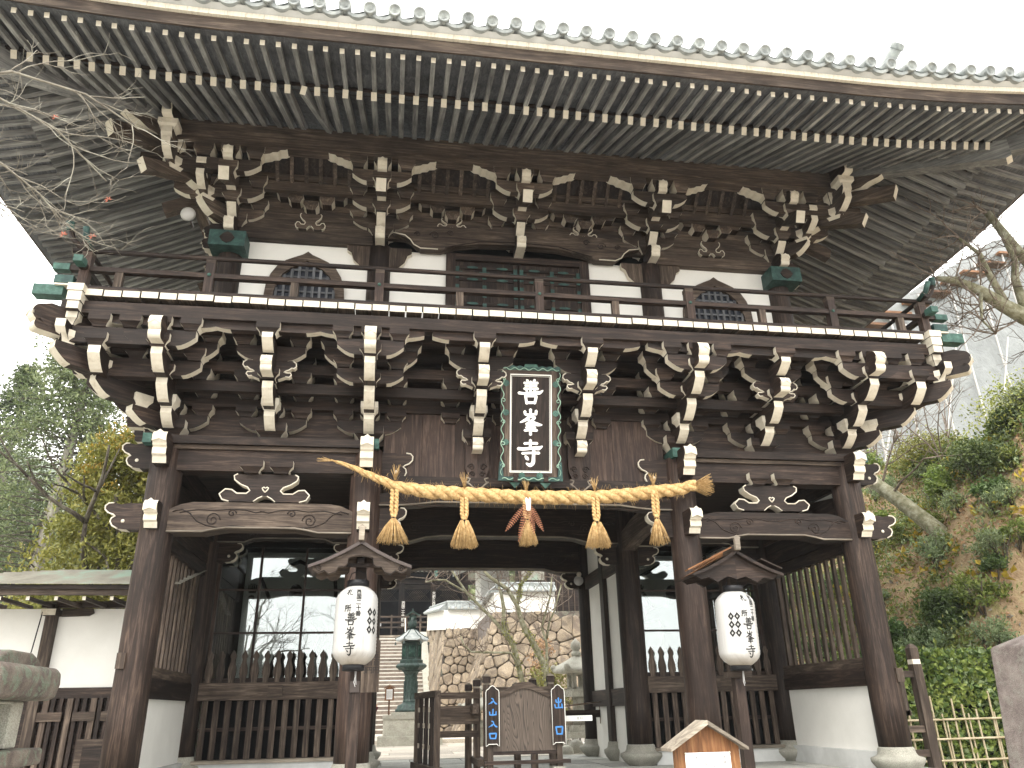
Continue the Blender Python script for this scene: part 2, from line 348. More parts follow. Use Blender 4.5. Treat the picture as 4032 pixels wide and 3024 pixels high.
# brush-written characters, strokes in a 100 x 100 box (y up): (points..., width(s))
def S_(w, *p): return (w, p)
GLY = {
 '善': [S_((5, 9, 4), (34, 97), (40, 91)), S_((4, 9, 5), (60, 91), (68, 98)), S_((7, 6, 8), (24, 84), (50, 85), (78, 85)), S_((7, 6, 7), (29, 73), (50, 74), (73, 74)),
        S_((7, 6, 8), (24, 61), (50, 62), (79, 62)), S_((8, 7, 7), (50, 90), (50, 70), (50, 50)), S_((5, 8, 4), (32, 58), (36, 50)), S_((4, 8, 5), (62, 50), (69, 58)),
        S_((9, 7, 7, 10, 3), (3, 44), (24, 42), (60, 46), (84, 46), (99, 56)), S_((8, 7, 8), (30, 34), (32, 18), (35, 2)), S_((8, 8, 8, 7), (29, 33), (70, 34), (72, 30), (66, 3)), S_((7, 7, 7), (35, 6), (50, 6), (67, 7))],
 '峯': [S_((8, 7, 7), (50, 100), (50, 86), (50, 76)), S_((8, 7, 7, 6), (27, 92), (30, 80), (50, 79), (72, 83)), S_((8, 7), (73, 95), (72, 80)),
        S_((6, 9, 7, 3), (46, 76), (38, 64), (22, 54), (8, 48)), S_((5, 6, 7, 3), (40, 69), (66, 70), (60, 60), (30, 42)), S_((4, 9, 10, 3), (36, 60), (56, 50), (80, 41), (97, 40)),
        S_((7, 6, 7), (34, 38), (50, 39), (67, 39)), S_((7, 6, 7), (32, 28), (50, 29), (69, 29)), S_((7, 6, 8), (26, 17), (50, 18), (76, 18)), S_((8, 7, 8), (50, 44), (50, 20), (50, 0))],
 '寺': [S_((8, 7, 8), (50, 100), (50, 84), (49, 68)), S_((7, 6, 8), (26, 86), (50, 88), (76, 87)), S_((9, 8, 8, 11, 3), (2, 66), (26, 65), (60, 69), (82, 69), (97, 77)),
        S_((7, 6, 8), (18, 48), (50, 50), (84, 50)), S_((8, 9, 10, 10, 4), (63, 64), (62, 34), (60, 12), (48, 3), (34, 10)), S_((5, 10, 5), (30, 38), (36, 30), (42, 24))],
 '入': [S_((6, 10, 9, 5), (34, 92), (50, 84), (56, 60), (34, 22)), S_((8, 6, 3), (42, 50), (24, 28), (2, 12)), S_((6, 10, 13, 4), (54, 66), (66, 40), (82, 20), (98, 14))],
 '山': [S_((12, 10, 11), (52, 98), (50, 60), (48, 20)), S_((11, 9, 11, 10), (14, 62), (16, 22), (48, 20), (84, 26)), S_((9, 11), (84, 66), (83, 20))],
 '口': [S_((13, 11, 11), (12, 82), (16, 50), (22, 14)), S_((12, 12, 13, 12), (12, 80), (82, 82), (84, 76), (76, 14)), S_((10, 10, 11), (22, 18), (50, 16), (78, 18))],
 '出': [S_((13, 11, 12), (50, 98), (50, 50), (49, 10)), S_((11, 9, 9), (22, 82), (24, 60), (50, 58)), S_((9, 9, 11), (50, 58), (76, 62), (78, 84)), S_((11, 9, 9, 10), (8, 38), (14, 8), (50, 8), (88, 12)), S_((9, 12), (86, 44), (92, 6))],
}
def glyph(mb, ch, cx, cz, w, h, m, y=0., raise_=.0015, thick=1.0):
    """brush character as raised strokes in the XZ plane, front towards -Y"""
    for si, (ws, pts) in enumerate(GLY[ch]):
        P = [Vector((cx + (px-50)/100*w, cz + (pz-50)/100*h)) for px, pz in pts]
        Wd = list(ws)
        while len(Wd) < len(P): Wd.append(Wd[-1])
        n = 5; Q = []; WQ = []
        for i in range(len(P)-1):
            for k in range(n):
                t = k/n; a = P[max(i-1, 0)]; b = P[i]; c = P[i+1]; d = P[min(i+2, len(P)-1)]
                if ch in '口出山' or (ch == '善' and si in (9, 10)): q = b.lerp(c, t)
                else: q = .5*((2*b) + (c-a)*t + (2*a-5*b+4*c-d)*t*t + (3*b-a-3*c+d)*t*t*t)
                Q.append(q); WQ.append(Wd[i]*(1-t)+Wd[i+1]*t)
        Q.append(P[-1]); WQ.append(Wd[-1])
        L = []; Rr = []
        for i, q in enumerate(Q):
            t = (Q[min(i+1, len(Q)-1)]-Q[max(i-1, 0)]).normalized(); nn = Vector((-t.y, t.x)); hw = WQ[i]/100*.5*thick*(w+h)*.5
            L.append(q+nn*hw); Rr.append(q-nn*hw)
        yy = y - raise_*(1+si*.12); nq = len(Q); vs = [(q.x, yy, q.y) for q in L] + [(q.x, yy, q.y) for q in Rr]
        fs = [(i, i+1, nq+i+1, nq+i) for i in range(nq-1)]
        # rounded ends
        for e, dr in ((0, -1), (nq-1, 1)):
            c = Q[e]; t = (Q[min(e+1, nq-1)]-Q[max(e-1, 0)]).normalized()*dr; hw = WQ[e]/100*.5*thick*(w+h)*.5
            tip = c+t*hw*.8; vs.append((tip.x, yy, tip.y)); fs.append((e, nq+e, len(vs)-1))
        mb.add(vs, fs, m)
def rise(t): return .020*max(0., abs(t)-3.5)**2

# ================================================================= GATE
A, B, D1, D2, CR = 4.4, 2.03, 2.6, 5.2, .19
FLOOR = -.28
gate = empty('temple_gate', (0, 0, 0), label='two-storey dark timber temple gate with white-painted bracket ends and tiled roof, the main building', category='gate')
XS = (-A, -B, B, A)

# --- columns and stone bases
def column_mesh(r, z0, z1, m='dark'):
    mb = MB(); n = 28; prof = [(r, z0)]
    for k in range(1, 7): prof.append((r*(1+.012*sin(k*2.3)), z0+(z1-z0)*k/7))
    prof += [(r*.99, z1)]
    mb.lathe(prof, n, m); return mb
base_mb = MB(); base_mb.lathe([(.19, .0), (.205, -.02), (.215, -.07), (.235, -.10), (.29, -.115), (.305, -.125), (.30, -.165), (.26, -.22), (.20, -.27), (.17, -.30)], 32, 'granite')
base_me = base_mb.mesh('column_base')
cme = {}
for j, y in enumerate((0, D1, D2)):
    for x in XS:
        kind = 'red' if (j == 0 and abs(x) < 3) else 'dark'
        if (kind) not in cme: cme[kind] = column_mesh(CR, 0, 3.52, kind).mesh('column')
        c = inst(cme[kind], 'column', gate, (x, y, 0), (0, 0, ru(0, 6)))
        inst(base_me, 'column_base', gate, (x, y, 0), (0, 0, ru(0, 6)))
# mortise plugs on the outer front columns
for x, z, dx in ((-A, .98, -.1), (A, .72, .12)):
    MB().box(x+dx-.045, x+dx+.045, -.20, -.10, z, z+.16, 'mid').build('mortise_plug', gate)

# --- floor of the gate and ground
def paved(name, x0, x1, y0, y1, z, w, l, m, jit=.004, zf=None, kind='structure', joint=.012, lab='slab'):
    """stone slabs laid one by one with open joints over a bed"""
    bed = MB().box(x0, x1, y0, y1, z-.20, z-.045, 'gravel').build(name, kind=kind)
    y = y0; row = 0; ms = []
    for i in range(6): 
        q = MB().box(-.5, .5, -.5, .5, -.06, 0, m); me = q.mesh('slab'); ms.append(me)
    while y < y1-.05:
        ll = min(l*ru(.85, 1.15), y1-y); x = x0 - (row % 2)*w*.5
        while x < x1-.05:
            ww = w*ru(.8, 1.2); a = max(x, x0); b_ = min(x+ww, x1)
            if b_-a > .08:
                zc = z+ru(-jit, jit) + (zf(y+ll/2) if zf else 0)
                inst(random.choice(ms), lab, bed, ((a+b_)/2, y+ll/2, zc), scale=(b_-a-joint, ll-joint, 1))
            x += ww
        y += ll; row += 1
    return bed
gate_floor = paved('gate_floor', -5.2, 5.2, -1.2, 5.75, FLOOR, .9, .95, 'floor_stone')
# kerb stones at the front and rear edge of the floor
for yy in (-1.36, 5.76):
    x = -5.2
    while x < 5.15:
        w = min(ru(1.0, 1.5), 5.2-x)
        MB().box(x+.004, x+w-.004, yy, yy+.15, FLOOR-.18, FLOOR+.004, 'granite').build('kerb_stone', gate_floor)
        x += w
# sills of white plaster and timber
for x0, x1, y0, y1 in ((-A+.2, -B-.2, D1-.1, D1+.1), (B+.2, A-.2, D1-.1, D1+.1)):
    MB().box(x0, x1, y0, y1, FLOOR, -.10, 'base_plaster').build('sill_plaster', gate)
    MB().box(x0-.02, x1+.02, y0-.03, y1+.02, -.10, -.055, 'pale').build('sill', gate)
for sx in (-1, 1):
    MB().box(sx*A-.09, sx*A+.09, .2, D1-.2, FLOOR, -.065, 'base_plaster').build('sill_plaster', gate)
    for y0, y1 in ((.19, D1-.19), (D1+.19, D2-.19)):
        x = sx*A
        MB().box(x-.03, x+.03, y0, y1, -.063, .69, 'plaster').build('white_panel', gate)
        MB().box(x-.08, x+.08, y0-.02, y1+.02, .69, .91, 'dark').build('rail_beam', gate)
        MB().box(x-.06, x+.06, y0-.02, y1+.02, .912, 1.03, 'mid').build('rail_beam', gate)
        MB().box(x-.06, x+.06, y0-.02, y1+.02, 2.36, 2.52, 'dark').build('rail_beam', gate)
        n = 12; me = MB().box(-.022, .022, -.03, .03, 1.03, 2.36, 'mid').mesh('lattice_slat')
        for k in range(n): inst(me, 'lattice_slat', gate, (x, y0+.09+(y1-y0-.18)*k/(n-1), 0))
        MB().box(x-.025, x+.025, y0, y1, 2.86, 3.2, 'plaster').build('white_panel', gate)
        MB().box(x-.07, x+.07, y0-.02, y1+.02, 2.53, 2.86, 'dark').build('rail_beam', gate)
        MB().box(x-.10, x+.10, y0-.02, y1+.02, 3.2, 3.46, 'dark').build('tie_beam', gate)
    # wall between passage and statue bay (rear half), white with one dark rail
    x = sx*B
    for z0, z1, m, t in ((-.28, .52, 'plaster', .03), (.52, .78, 'dark', .08), (.78, 2.55, 'plaster', .03), (2.55, 2.78, 'dark', .1), (2.78, 3.4, 'plaster', .03)):
        MB().box(x-t, x+t, D1+.19, D2-.19, z0, z1, m).build('white_panel' if m == 'plaster' else 'rail_beam', gate)
    MB().box(x-.11, x+.11, 3.75, 3.97, 0, 3.4, 'dark').build('post', gate)
    inst(base_me, 'column_base', gate, (x, 3.86, 0), scale=(.72, .72, 1))

# --- kashiranuki / daiwa
def long_beam(name, x0, x1, y0, y1, z0, z1, m='dark', par=gate):
    return MB().box(x0, x1, y0, y1, z0, z1, m).build(name, par)
for s in (-1, 1):
    a, b_ = (-A, -B) if s < 0 else (B, A)
    for yy in (0, D1, D2):
        long_beam('tie_beam', a+.1, b_-.1, yy-.12, yy+.12, 3.20, 3.455)
for yy in (D1, D2): long_beam('tie_beam', -B+.15, B-.15, yy-.09, yy+.12, 3.30, 3.46)
long_beam('plate_beam', -A-.22, -B+.02, -.21, .21, 3.51, 3.61, 'dark')
long_beam('plate_beam', B-.02, A+.22, -.21, .21, 3.51, 3.61, 'dark')
long_beam('bottom_board', -A, -B, -.16, .16, 3.458, 3.507, 'mid'); long_beam('bottom_board', B, A, -.16, .16, 3.458, 3.507, 'mid')
for yy in (D1, D2): long_beam('plate_beam', -A-.2, A+.2, yy-.2, yy+.2, 3.51, 3.61)
for sx in (-1, 1): long_beam('plate_beam', sx*A-.2, sx*A+.2, .215, 4.995, 3.511, 3.609)
for sx in (-1, 1):
    cap = MB().box(-.075, .075, -.235, .235, 3.497, 3.622, 'patina'); cap.build('copper_cap', gate, (sx*(B-.06), 0, 0))
    MB().box(-.05, .05, -.225, .225, 3.50, 3.618, 'patina').build('copper_cap', gate, (sx*(A+.21), 0, 0))

# centre bay: boards, lintel, bracket struts
xb = -B+.19; bw = [.48, .42, .62, .55, .5, .42, .60, .47]
k = 0
while xb < B-.2:
    w = min(bw[k % 8], B-.19-xb); MB().box(xb+.002, xb+w-.002, -.02, .03, 3.19, 4.04, 'red').build('wall_board', gate); xb += w; k += 1
long_beam('lintel', -B+.17, B-.17, -.11, .12, 3.08, 3.19, 'dark')
def rainbow(x0, x1, y0, y1, zt, zb, crown=.08, arch=.05, sh=.09, m='mid', name='rainbow_beam', parent=gate, lip=True, cut=.25):
    """arched tie beam: crowned top, arched soffit, shoulders at the columns"""
    top = []; n = 16
    for i in range(n+1):
        t = i/n; u = min(t, 1-t)/.14
        top.append((x0+(x1-x0)*t, zt - (sh*(1-min(u, 1))**2) + 0*crown))
    bot = []
    for i in range(n+1):
        t = 1-i/n; d = min(t, 1-t)
        z = zb if d < cut*.86 else zb + arch*(1-max(0, 1-(d-cut*.86)/(.10))**2 if d < cut*.86+.10 else 1)
        bot.append((x0+(x1-x0)*t, z))
    pts = top+bot; mb = MB(); mb.prism(pts, 'y', y0, y1, m)
    o = mb.build(name, parent)
    if lip:   # pale moulded lower edge and carved scrolls
        q = MB(); b2 = bot[::-1]
        q.tube([(x, y0-.004, z+.012) for x, z in b2], .011, 'pale_x', 6); q.build('moulding', o)
        c = MB(); L = x1-x0
        for sgn, xs in ((1, x0+.02), (-1, x1-.02)):
            zc = (zt+zb)/2
            for cx, cz, r0, tn in ((.50, -.03, .085, 1.6), (.72, .05, .05, 1.3)):
                P = []
                for kk in range(26):
                    a = kk/25*tn*2*pi; r = r0*(1-kk/25*.85); P.append((xs+sgn*(cx*min(1, L/2.2)+r*cos(a)), y0-.002, zc+cz+r*sin(a)))
                c.tube(P, .007, 'dark_x', 5)
            c.tube([(xs+sgn*u, y0-.002, zc+v) for u, v in ((.02, .06), (.12, .09), (.22, .04), (.30, -.05), (.42, -.10), (.55, -.12), (.70, -.10), (.85, -.11))], .007, 'dark_x', 5)
            c.tube([(xs+sgn*u, y0-.002, zc+v) for u, v in ((.10, .05), (.3, .09), (.5, .08), (.66, .10), (.84, .09), (.95, .06), (1.05, .08))], .006, 'dark_x', 5)
        c.build('carving', o)
    return o
rainbow(-A+.14, -B-.14, -.13, .13, 2.815, 2.455, m='mid'); rainbow(B+.14, A-.14, -.13, .13, 2.80, 2.45, m='dark')
rainbow(-B+.15, B-.15, -.08, .12, 3.05, 2.815, m='dark', cut=.12)
rainbow(-B+.15, B-.15, D1-.1, D1+.1, 3.42, 2.90, m='dark', cut=.16, arch=.09)
rainbow(-B+.15, B-.15, D2-.1, D2+.1, 3.40, 2.86, m='dark', cut=.14, arch=.07)
for s in (-1, 1):
    a, b_ = (-A, -B) if s < 0 else (B, A)
    rainbow(a+.15, b_-.15, D1-.1, D1+.08, 3.12, 2.86, m='dark', cut=.22, arch=.06)

# carved beam ends (nosings)
def nose_front(par, x, y, z0, z1, reach, w=.15, name='beam_nose', m='dark', low=.10):
    h = z1-z0; a = reach
    prof = [(0, z1), (-(a-.05), z1), (-(a-.02), z1-.012), (-a, z1-.05*h/.3), (-(a-.005), z1-.30*h), (-(a-.035), z1-.40*h), (-(a-.045), z1-.46*h),
            (-(a-.075), z1-.50*h), (-(a-.06), z1-.56*h), (-(a-.065), z1-.74*h), (-(a-.11), z1-.80*h), (-(a-.115), z1-.86*h), (-(a-.14), z0), (0, z0)]
    em = [None]+['white']*11+[None, None]
    mb = MB(); mb.prism([(y+u, v) for u, v in prof], 'x', x-w/2, x+w/2, m, em)
    # raised arrises on the white face
    zt = z1-.02; mb.prism([(x-w/2, z1-.05), (x, z1+.012), (x+w/2, z1-.05), (x+w/2, z1-.13), (x, z1-.10), (x-w/2, z1-.13)], 'y', y-a-.012, y-a+.02, 'white')
    return mb.build(name, par)
def nose_side(par, x, z0, z1, reach, sgn, y=0, w=.15, name='beam_nose', m='dark'):
    h = z1-z0; a = reach
    pr = [(0, z1), (.45*a, z1), (.62*a, z1-.05*h), (.80*a, z1+.0*h), (.93*a, z1-.02*h), (1.0*a, z1-.12*h), (.99*a, z1-.26*h), (.90*a, z1-.38*h), (.78*a, z1-.44*h), (.72*a, z1-.50*h),
          (.80*a, z1-.58*h), (.82*a, z1-.70*h), (.76*a, z1-.86*h), (.62*a, z1-.97*h), (.40*a, z0), (0, z0)]
    em = [None, None, None]+['white']*11+[None, None]
    mb = MB(); mb.prism([(x+sgn*u, v) for u, v in pr], 'y', y-w/2, y+w/2, m, em)
    # white rim and bored eye on the face
    rim = [(x+sgn*u, y-w/2-.003, v) for u, v in pr[3:14]]; mb.tube(rim, .009, 'white', 5)
    mb.lathe([(.022, 0), (.018, .006)], 10, 'white', Matrix.Translation((x+sgn*.52*a, y-w/2, z1-.68*h)) @ Matrix.Rotation(pi/2, 4, 'X'))
    o = mb.build(name, par)
    return o
for i, x in enumerate(XS):
    nose_front(gate, x, -.0, 3.22, 3.575, .46 if abs(x) > 3 else .50, .155)
    nose_front(gate, x, -.0, 2.475, 2.775, .39 if abs(x) > 3 else .47, .145)
for s in (-1, 1):
    nose_side(gate, s*(A+.13), 3.22, 3.53, .38, s); nose_side(gate, s*(A+.13), 2.49, 2.80, .45, s)
    nose_side(gate, s*(B-.14), 3.14, 3.50, .42, -s, w=.12); nose_side(gate, s*(B-.14), 2.48, 2.80, .36, -s, w=.12)
    for yy in (D1, D2):
        for xx, sg in ((s*(B-.14), -s), (s*(B+.14), s), (s*(A-.14), -s)):
            nose_side(gate, xx, 2.58, 2.86, .38, sg, yy, .12)
            MB().box(xx+sg*.02-(.15 if sg < 0 else 0), xx+sg*.02+(.15 if sg > 0 else 0), yy-.09, yy+.09, 2.86, 2.93, 'dark').build('bearing_block', gate)

# --- bearing block and bracket arm meshes (local: outward = -Y)
def masu_mb(w, d, h, kind='side'):
    """square bearing block: straight top, hollow-curved foot; painted flanks"""
    mb = MB(); lv = [(.62, 0), (.66, .12), (.76, .27), (.90, .40), (1., .48), (1., 1.)]; vs = []; fs = []; ms = []
    for s, t in lv:
        for sx, sy in ((-1, -1), (1, -1), (1, 1), (-1, 1)):
            vs.append((sx*w/2*s, sy*d/2*s, h*t))
    fl = {'side': ('dark', 'white', 'dark', 'white'), 'front': ('white', 'white', 'dark', 'white'), 'grey': ('mid', 'white', 'mid', 'white')}[kind]
    for i in range(len(lv)-1):
        for k in range(4): fs.append((i*4+k, i*4+(k+1) % 4, i*4+4+(k+1) % 4, i*4+4+k)); ms.append(fl[k])
    fs += [(3, 2, 1, 0), tuple(20+k for k in range(4))]; ms += ['dark', 'dark']
    return mb.add(vs, fs, ms)
def arm_lat_mb(L, z0, z1, d=.105, knee=.42, run=.2, m='dark'):
    zk = z1-(z1-z0)*knee; c = []
    for k in range(5):
        t = k/4; c.append((-L+run*t, zk-(zk-z0)*(1-(1-t)**1.7)))
    pts = [(-L, z1)] + c + [(-x, z) for x, z in c[::-1]] + [(L, z1)]
    em = ['white']+['white']*4+[None]+['white']*4+['white', None]
    return MB().prism(pts, 'y', -d/2, d/2, m, em)
def arm_fwd_mb(R, z0, z1, w=.125, knee=.36, run=.2, m='dark', back=0):
    zk = z1-(z1-z0)*knee; c = []
    for k in range(5):
        t = k/4; c.append((-R+run*t, zk-(zk-z0)*(1-(1-t)**1.5)))
    pts = [(-R, z1)] + c + [(back, z0), (back, z1)]
    em = ['white']*5+[None]*3
    return MB().prism(pts, 'x', -w/2, w/2, m, em)
def carved_mb(R, z0, z1, w=.13, m='dark'):
    """two-lobed carved nose: round upper lobe, hollow, smaller lower lobe"""
    h = z1-z0; p = []
    r1 = .30*h; cy, cz = -R+r1, z1-.04-r1
    for k in range(9): a = RAD(100+k*17); p.append((cy+r1*cos(a), cz+r1*sin(a)))
    p.append((cy+.25*r1, cz-1.02*r1)); r2 = .19*h; cy2, cz2 = -R+.38*r1+r2, z0+r2+.01
    for k in range(8): a = RAD(105+k*20); p.append((cy2+r2*cos(a), cz2+r2*sin(a)))
    n = len(p); mb = MB(); mb.prism([(-R+r1*1.6, z1)]+p+[(0, z0), (0, z1)], 'x', -w/2, w/2, m, [None]+['white']*n+[None]*2)
    mb.prism([(-w/2, cz+.0), (0, cz+.05), (w/2, cz+.0), (w/2, cz-.035), (0, cz+.01), (-w/2, cz-.035)], 'y', -R-.008, -R+.02, 'white')
    return mb
def cloud_arm_mb(L, z0, z1, d=.09):
    h = z1-z0; r = [(0, z1), (.55*L, z1), (.85*L, z1-.03*h), (.98*L, z1-.16*h), (L, z1-.30*h), (.92*L, z1-.42*h), (.83*L, z1-.40*h), (.72*L, z1-.52*h), (.62*L, z1-.56*h), (.55*L, z1-.62*h),
                    (.66*L, z1-.66*h), (.80*L, z1-.66*h), (.84*L, z1-.76*h), (.76*L, z1-.88*h), (.62*L, z1-.86*h), (.50*L, z1-.92*h), (.35*L, z0)]
    pts = r + [(-x, z) for x, z in r[1:][::-1]]
    em = [None, None]+['white']*14; em = em+[None]+em[::-1]
    mb = MB().prism(pts, 'y', -d/2, d/2, 'dark', (em+[None]*40)[:len(pts)])
    for s in (-1, 1): mb.tube([(s*x, -d/2-.002, z) for x, z in r[2:15]], .008, 'white', 5)
    return mb
ME = {}
def me_(key, fn):
    if key not in ME: ME[key] = fn().mesh(key if isinstance(key, str) else 'part')
    return ME[key]
def masu(par, u, w_, z, W_=.24, h=.125, kind='side', d=None):
    d = d or .22
    inst(me_(('m', W_, h, kind, d), lambda: masu_mb(W_, d, h, kind)), 'bearing_block', par, (u, -w_, z))
def latarm(par, w_, L, z0, z1, run=.2, u=0, knee=.42, m='dark'):
    inst(me_(('l', L, z0, z1, run, knee, m), lambda: arm_lat_mb(L, z0, z1, run=run, knee=knee, m=m)), 'bracket_arm', par, (u, -w_, 0))
def fwdarm(par, R, z0, z1, u=0, w=.125, knee=.36, run=.2, rz=0, m='dark'):
    inst(me_(('f', R, z0, z1, w, knee, run, m), lambda: arm_fwd_mb(R, z0, z1, w, knee, run, m)), 'bracket_arm', par, (u, 0, 0), (0, 0, rz))
def carved(par, R, z0, z1, w=.13, u=0, name='carved_nose', rz=0):
    inst(me_(('c', R, z0, z1, w), lambda: carved_mb(R, z0, z1, w)), name, par, (u, 0, 0), (0, 0, rz))

def lower_set(kind, x, y, rz=0, corner=0):
    base = inst(me_('daito', lambda: masu_mb(.36, .36, .20)), 'bracket_set', gate, (x, y, 3.615), (0, 0, rz))
    class Pz: pass
    # children are laid out with absolute heights, so shift by the base height
    holder = base; dz = -3.615
    def sh(o): o.location.z += dz; return o
    n0 = len(base.children)
    if kind != 'strut': latarm(base, 0, .40, 3.74, 3.92)
    for u in (-.335, .335, 0): masu(base, u, 0, 3.92)
    for z in (4.15, 4.40, 4.62):
        for u in (-.335, .335): masu(base, u, 0, z)
    fwdarm(base, .385, 3.70, 3.89)
    if kind == 'strut': carved(base, .30, 3.50, 3.72)
    masu(base, 0, .33, 3.885, .21, .155, 'front', .20)
    fwdarm(base, .72, 3.90, 4.14)
    for u in (-.335, .335): masu(base, u, .33, 4.26, h=.13)
    masu(base, 0, .66, 4.16, .25, .125)
    if kind in ('col', 'corner'):
        latarm(base, .66, .40, 4.165, 4.35); masu(base, -.325, .66, 4.36, h=.15); masu(base, .325, .66, 4.36, h=.15)
        fwdarm(base, 1.07, 4.13, 4.36); masu(base, 0, 1.0, 4.365, .25, .15)
        latarm(base, .66, .56, 4.405, 4.61, run=.16); masu(base, -.49, .66, 4.605, h=.14); masu(base, .49, .66, 4.605, h=.14)
        latarm(base, 1.0, .39, 4.385, 4.585)
        for u in (-.33, 0, .33): masu(base, u, 1.0, 4.585, .235, .145)
        latarm(base, .985, .63, 4.635, 4.735, run=.2, knee=.6)
        carved(base, 1.30, 4.38, 4.72, .135)
    else:
        inst(me_('cloudarm', lambda: cloud_arm_mb(.31, 4.17, 4.42)), 'cloud_arm', base, (0, -.66, 0))
        latarm(base, .66, .40, 4.41, 4.60); masu(base, -.33, .66, 4.605, h=.14); masu(base, .33, .66, 4.605, h=.14)
        carved(base, .99, 4.17, 4.42, .13)
        fwdarm(base, 1.085, 4.43, 4.605); masu(base, 0, 1.0, 4.585, .27, .145)
        latarm(base, .985, .63, 4.635, 4.735, run=.2, knee=.6)
    if corner:
        s = corner   # -1 left, +1 right ; the side face of the corner
        so_ = s*pi/2
        for R, z0, z1 in ((.385, 3.70, 3.89), (.72, 3.90, 4.14), (1.07, 4.13, 4.36)): fwdarm(base, R, z0, z1, rz=so_)
        for R, z0, z1 in ((.385, 3.70, 3.89), (.72, 3.90, 4.14), (1.07, 4.13, 4.36)):
            fwdarm(base, R*1.414+.03, z0, z1, rz=s*pi/4, w=.14)
        for kx, (wk, zk) in enumerate(((.33, 3.885), (.66, 4.16), (1.0, 4.365))):
            kd = 'front' if kx < 2 else 'side'; inst(me_(('m', .22, .15, kd, .22), lambda: masu_mb(.22, .22, .15, kd)), 'bearing_block', base, (s*wk, -wk, zk), (0, 0, s*pi/4))
            inst(me_(('m', .22, .15, 'side', .22), lambda: masu_mb(.22, .22, .15, 'side')), 'bearing_block', base, (s*wk, 0, zk))
        carved(base, 1.30, 4.38, 4.72, .135, rz=so_); carved(base, 1.30*1.414, 4.40, 4.76, .15, rz=s*pi/4)
        # lateral arms run on to the outer corner
        for wk, z0, z1, far in ((.66, 4.41, 4.61, .93), (1.0, 4.385, 4.585, 1.22)):
            mb = MB(); c = [(far, z1), (far, z1-.09), (far-.06, z0+.06), (far-.16, z0+.01), (far-.22, z0)]
            mb.prism([(s*u, v) for u, v in [(0, z1)]+c+[(0, z0)]], 'y', -wk-.052, -wk+.052, 'dark', [None, 'white', 'white', 'white', 'white', None, None]); mb.build('bracket_arm', base)
            mb = MB(); mb.prism([(-u, v) for u, v in [(0, z1)]+c+[(0, z0)]], 'x', s*wk-.053, s*wk+.053, 'dark', [None, 'white', 'white', 'white', 'white', None, None]); mb.build('bracket_arm', base)
        fwdarm(base, 1.07, 4.10, 4.345, u=s*.66, w=.13); masu(base, s*.66, 1.0, 4.345, .24, .15)
        o = inst(me_(('f', 1.07, 4.13, 4.36, .125, .36, .2, 'dark'), lambda: None), 'bracket_arm', base, (0, -.66, 0), (0, 0, so_))
        for u in (.33, .66, 1.0):
            masu(base, s*u, 1.0, 4.585, .235, .145); inst(me_(('m', .235, .145, 'side', .22), lambda: None), 'bearing_block', base, (s*1.0, -u, 4.585), (0, 0, pi/2))
            masu(base, s*u, .66, 4.605, h=.14)
    for ch in base.children: ch.location.z += dz
    return base
# colour the name suffix of shared meshes once built; sets along the front
for x, k, c in ((-A, 'corner', -1), (-3.215, 'mid', 0), (-B, 'col', 0), (-.67, 'strut', 0), (.67, 'strut', 0), (B, 'col', 0), (3.215, 'mid', 0), (A, 'corner', 1)):
    lower_set(k, x, 0, 0, c)
for s in (-1, 1):
    for y, k in ((1.3, 'mid'), (2.6, 'col')): lower_set(k, s*A, y, s*pi/2)
# struts under the two centre sets
for x in (-.66, .67):
    mb = MB(); p = [(-.15, 3.84), (.15, 3.84), (.15, 3.30), (.11, 3.20), (.15, 3.14), (.09, 3.12), (.05, 3.07), (0, 3.045), (-.05, 3.07), (-.09, 3.12), (-.15, 3.14), (-.11, 3.20), (-.15, 3.30)]
    mb.prism([(x+u, v) for u, v in p], 'y', -.10, -.035, 'red', [None]*4+['pale_x']*5+[None]*4)
    st = mb.build('strut', gate)
    c = MB()
    for s in (-1, 1):
        for cx, cz, r0 in ((.075, 3.33, .045), (.06, 3.24, .035), (.09, 3.165, .03)):
            P = [(x+s*(cx+r0*(1-k/20*.8)*cos(k/20*9)), -.102, cz+r0*(1-k/20*.8)*sin(k/20*9)) for k in range(21)]; c.tube(P, .009, 'dark_x', 5)
        c.tube([(x+s*u, -.104, v) for u, v in ((.14, 3.19), (.09, 3.175), (.11, 3.135), (.145, 3.13))], .013, 'pale_x', 6)
        c.tube([(x+s*u, -.104, v) for u, v in ((.14, 3.135), (.09, 3.10), (.05, 3.06), (0, 3.035))], .012, 'pale_x', 6)
    c.build('carving', st)
# continuous wall beams and step beams (front, both sides)
def ring_beam(name, w_, z0, z1, t=.10, m='dark', front_only=False):
    MB().box(-A-w_-t/2, A+w_+t/2, -w_-t/2, -w_+t/2, z0, z1, m).build(name, gate)
    if not front_only:
        for s in (-1, 1): MB().box(s*(A+w_)-t/2, s*(A+w_)+t/2, -w_+t/2+.003, D2, z0, z1, m).build(name, gate)
for z0, z1 in ((4.046, 4.15), (4.276, 4.40), (4.526, 4.62), (4.75, 4.90)): ring_beam('wall_beam', 0, z0, z1)
for z0, z1 in ((4.13, 4.26), (4.39, 4.52)): ring_beam('step_beam', .33, z0, z1)
ring_beam('step_beam', .66, 4.745, 4.86)
ring_beam('purlin', 1.02, 4.735, 4.885, .15)
MB().box(-A, A, .055, .075, 3.62, 4.9, 'dark').build('back_board', gate)
MB().box(-A-.9, A+.9, -.95, D2, 4.905, 4.925, 'dark').build('soffit_board', gate)
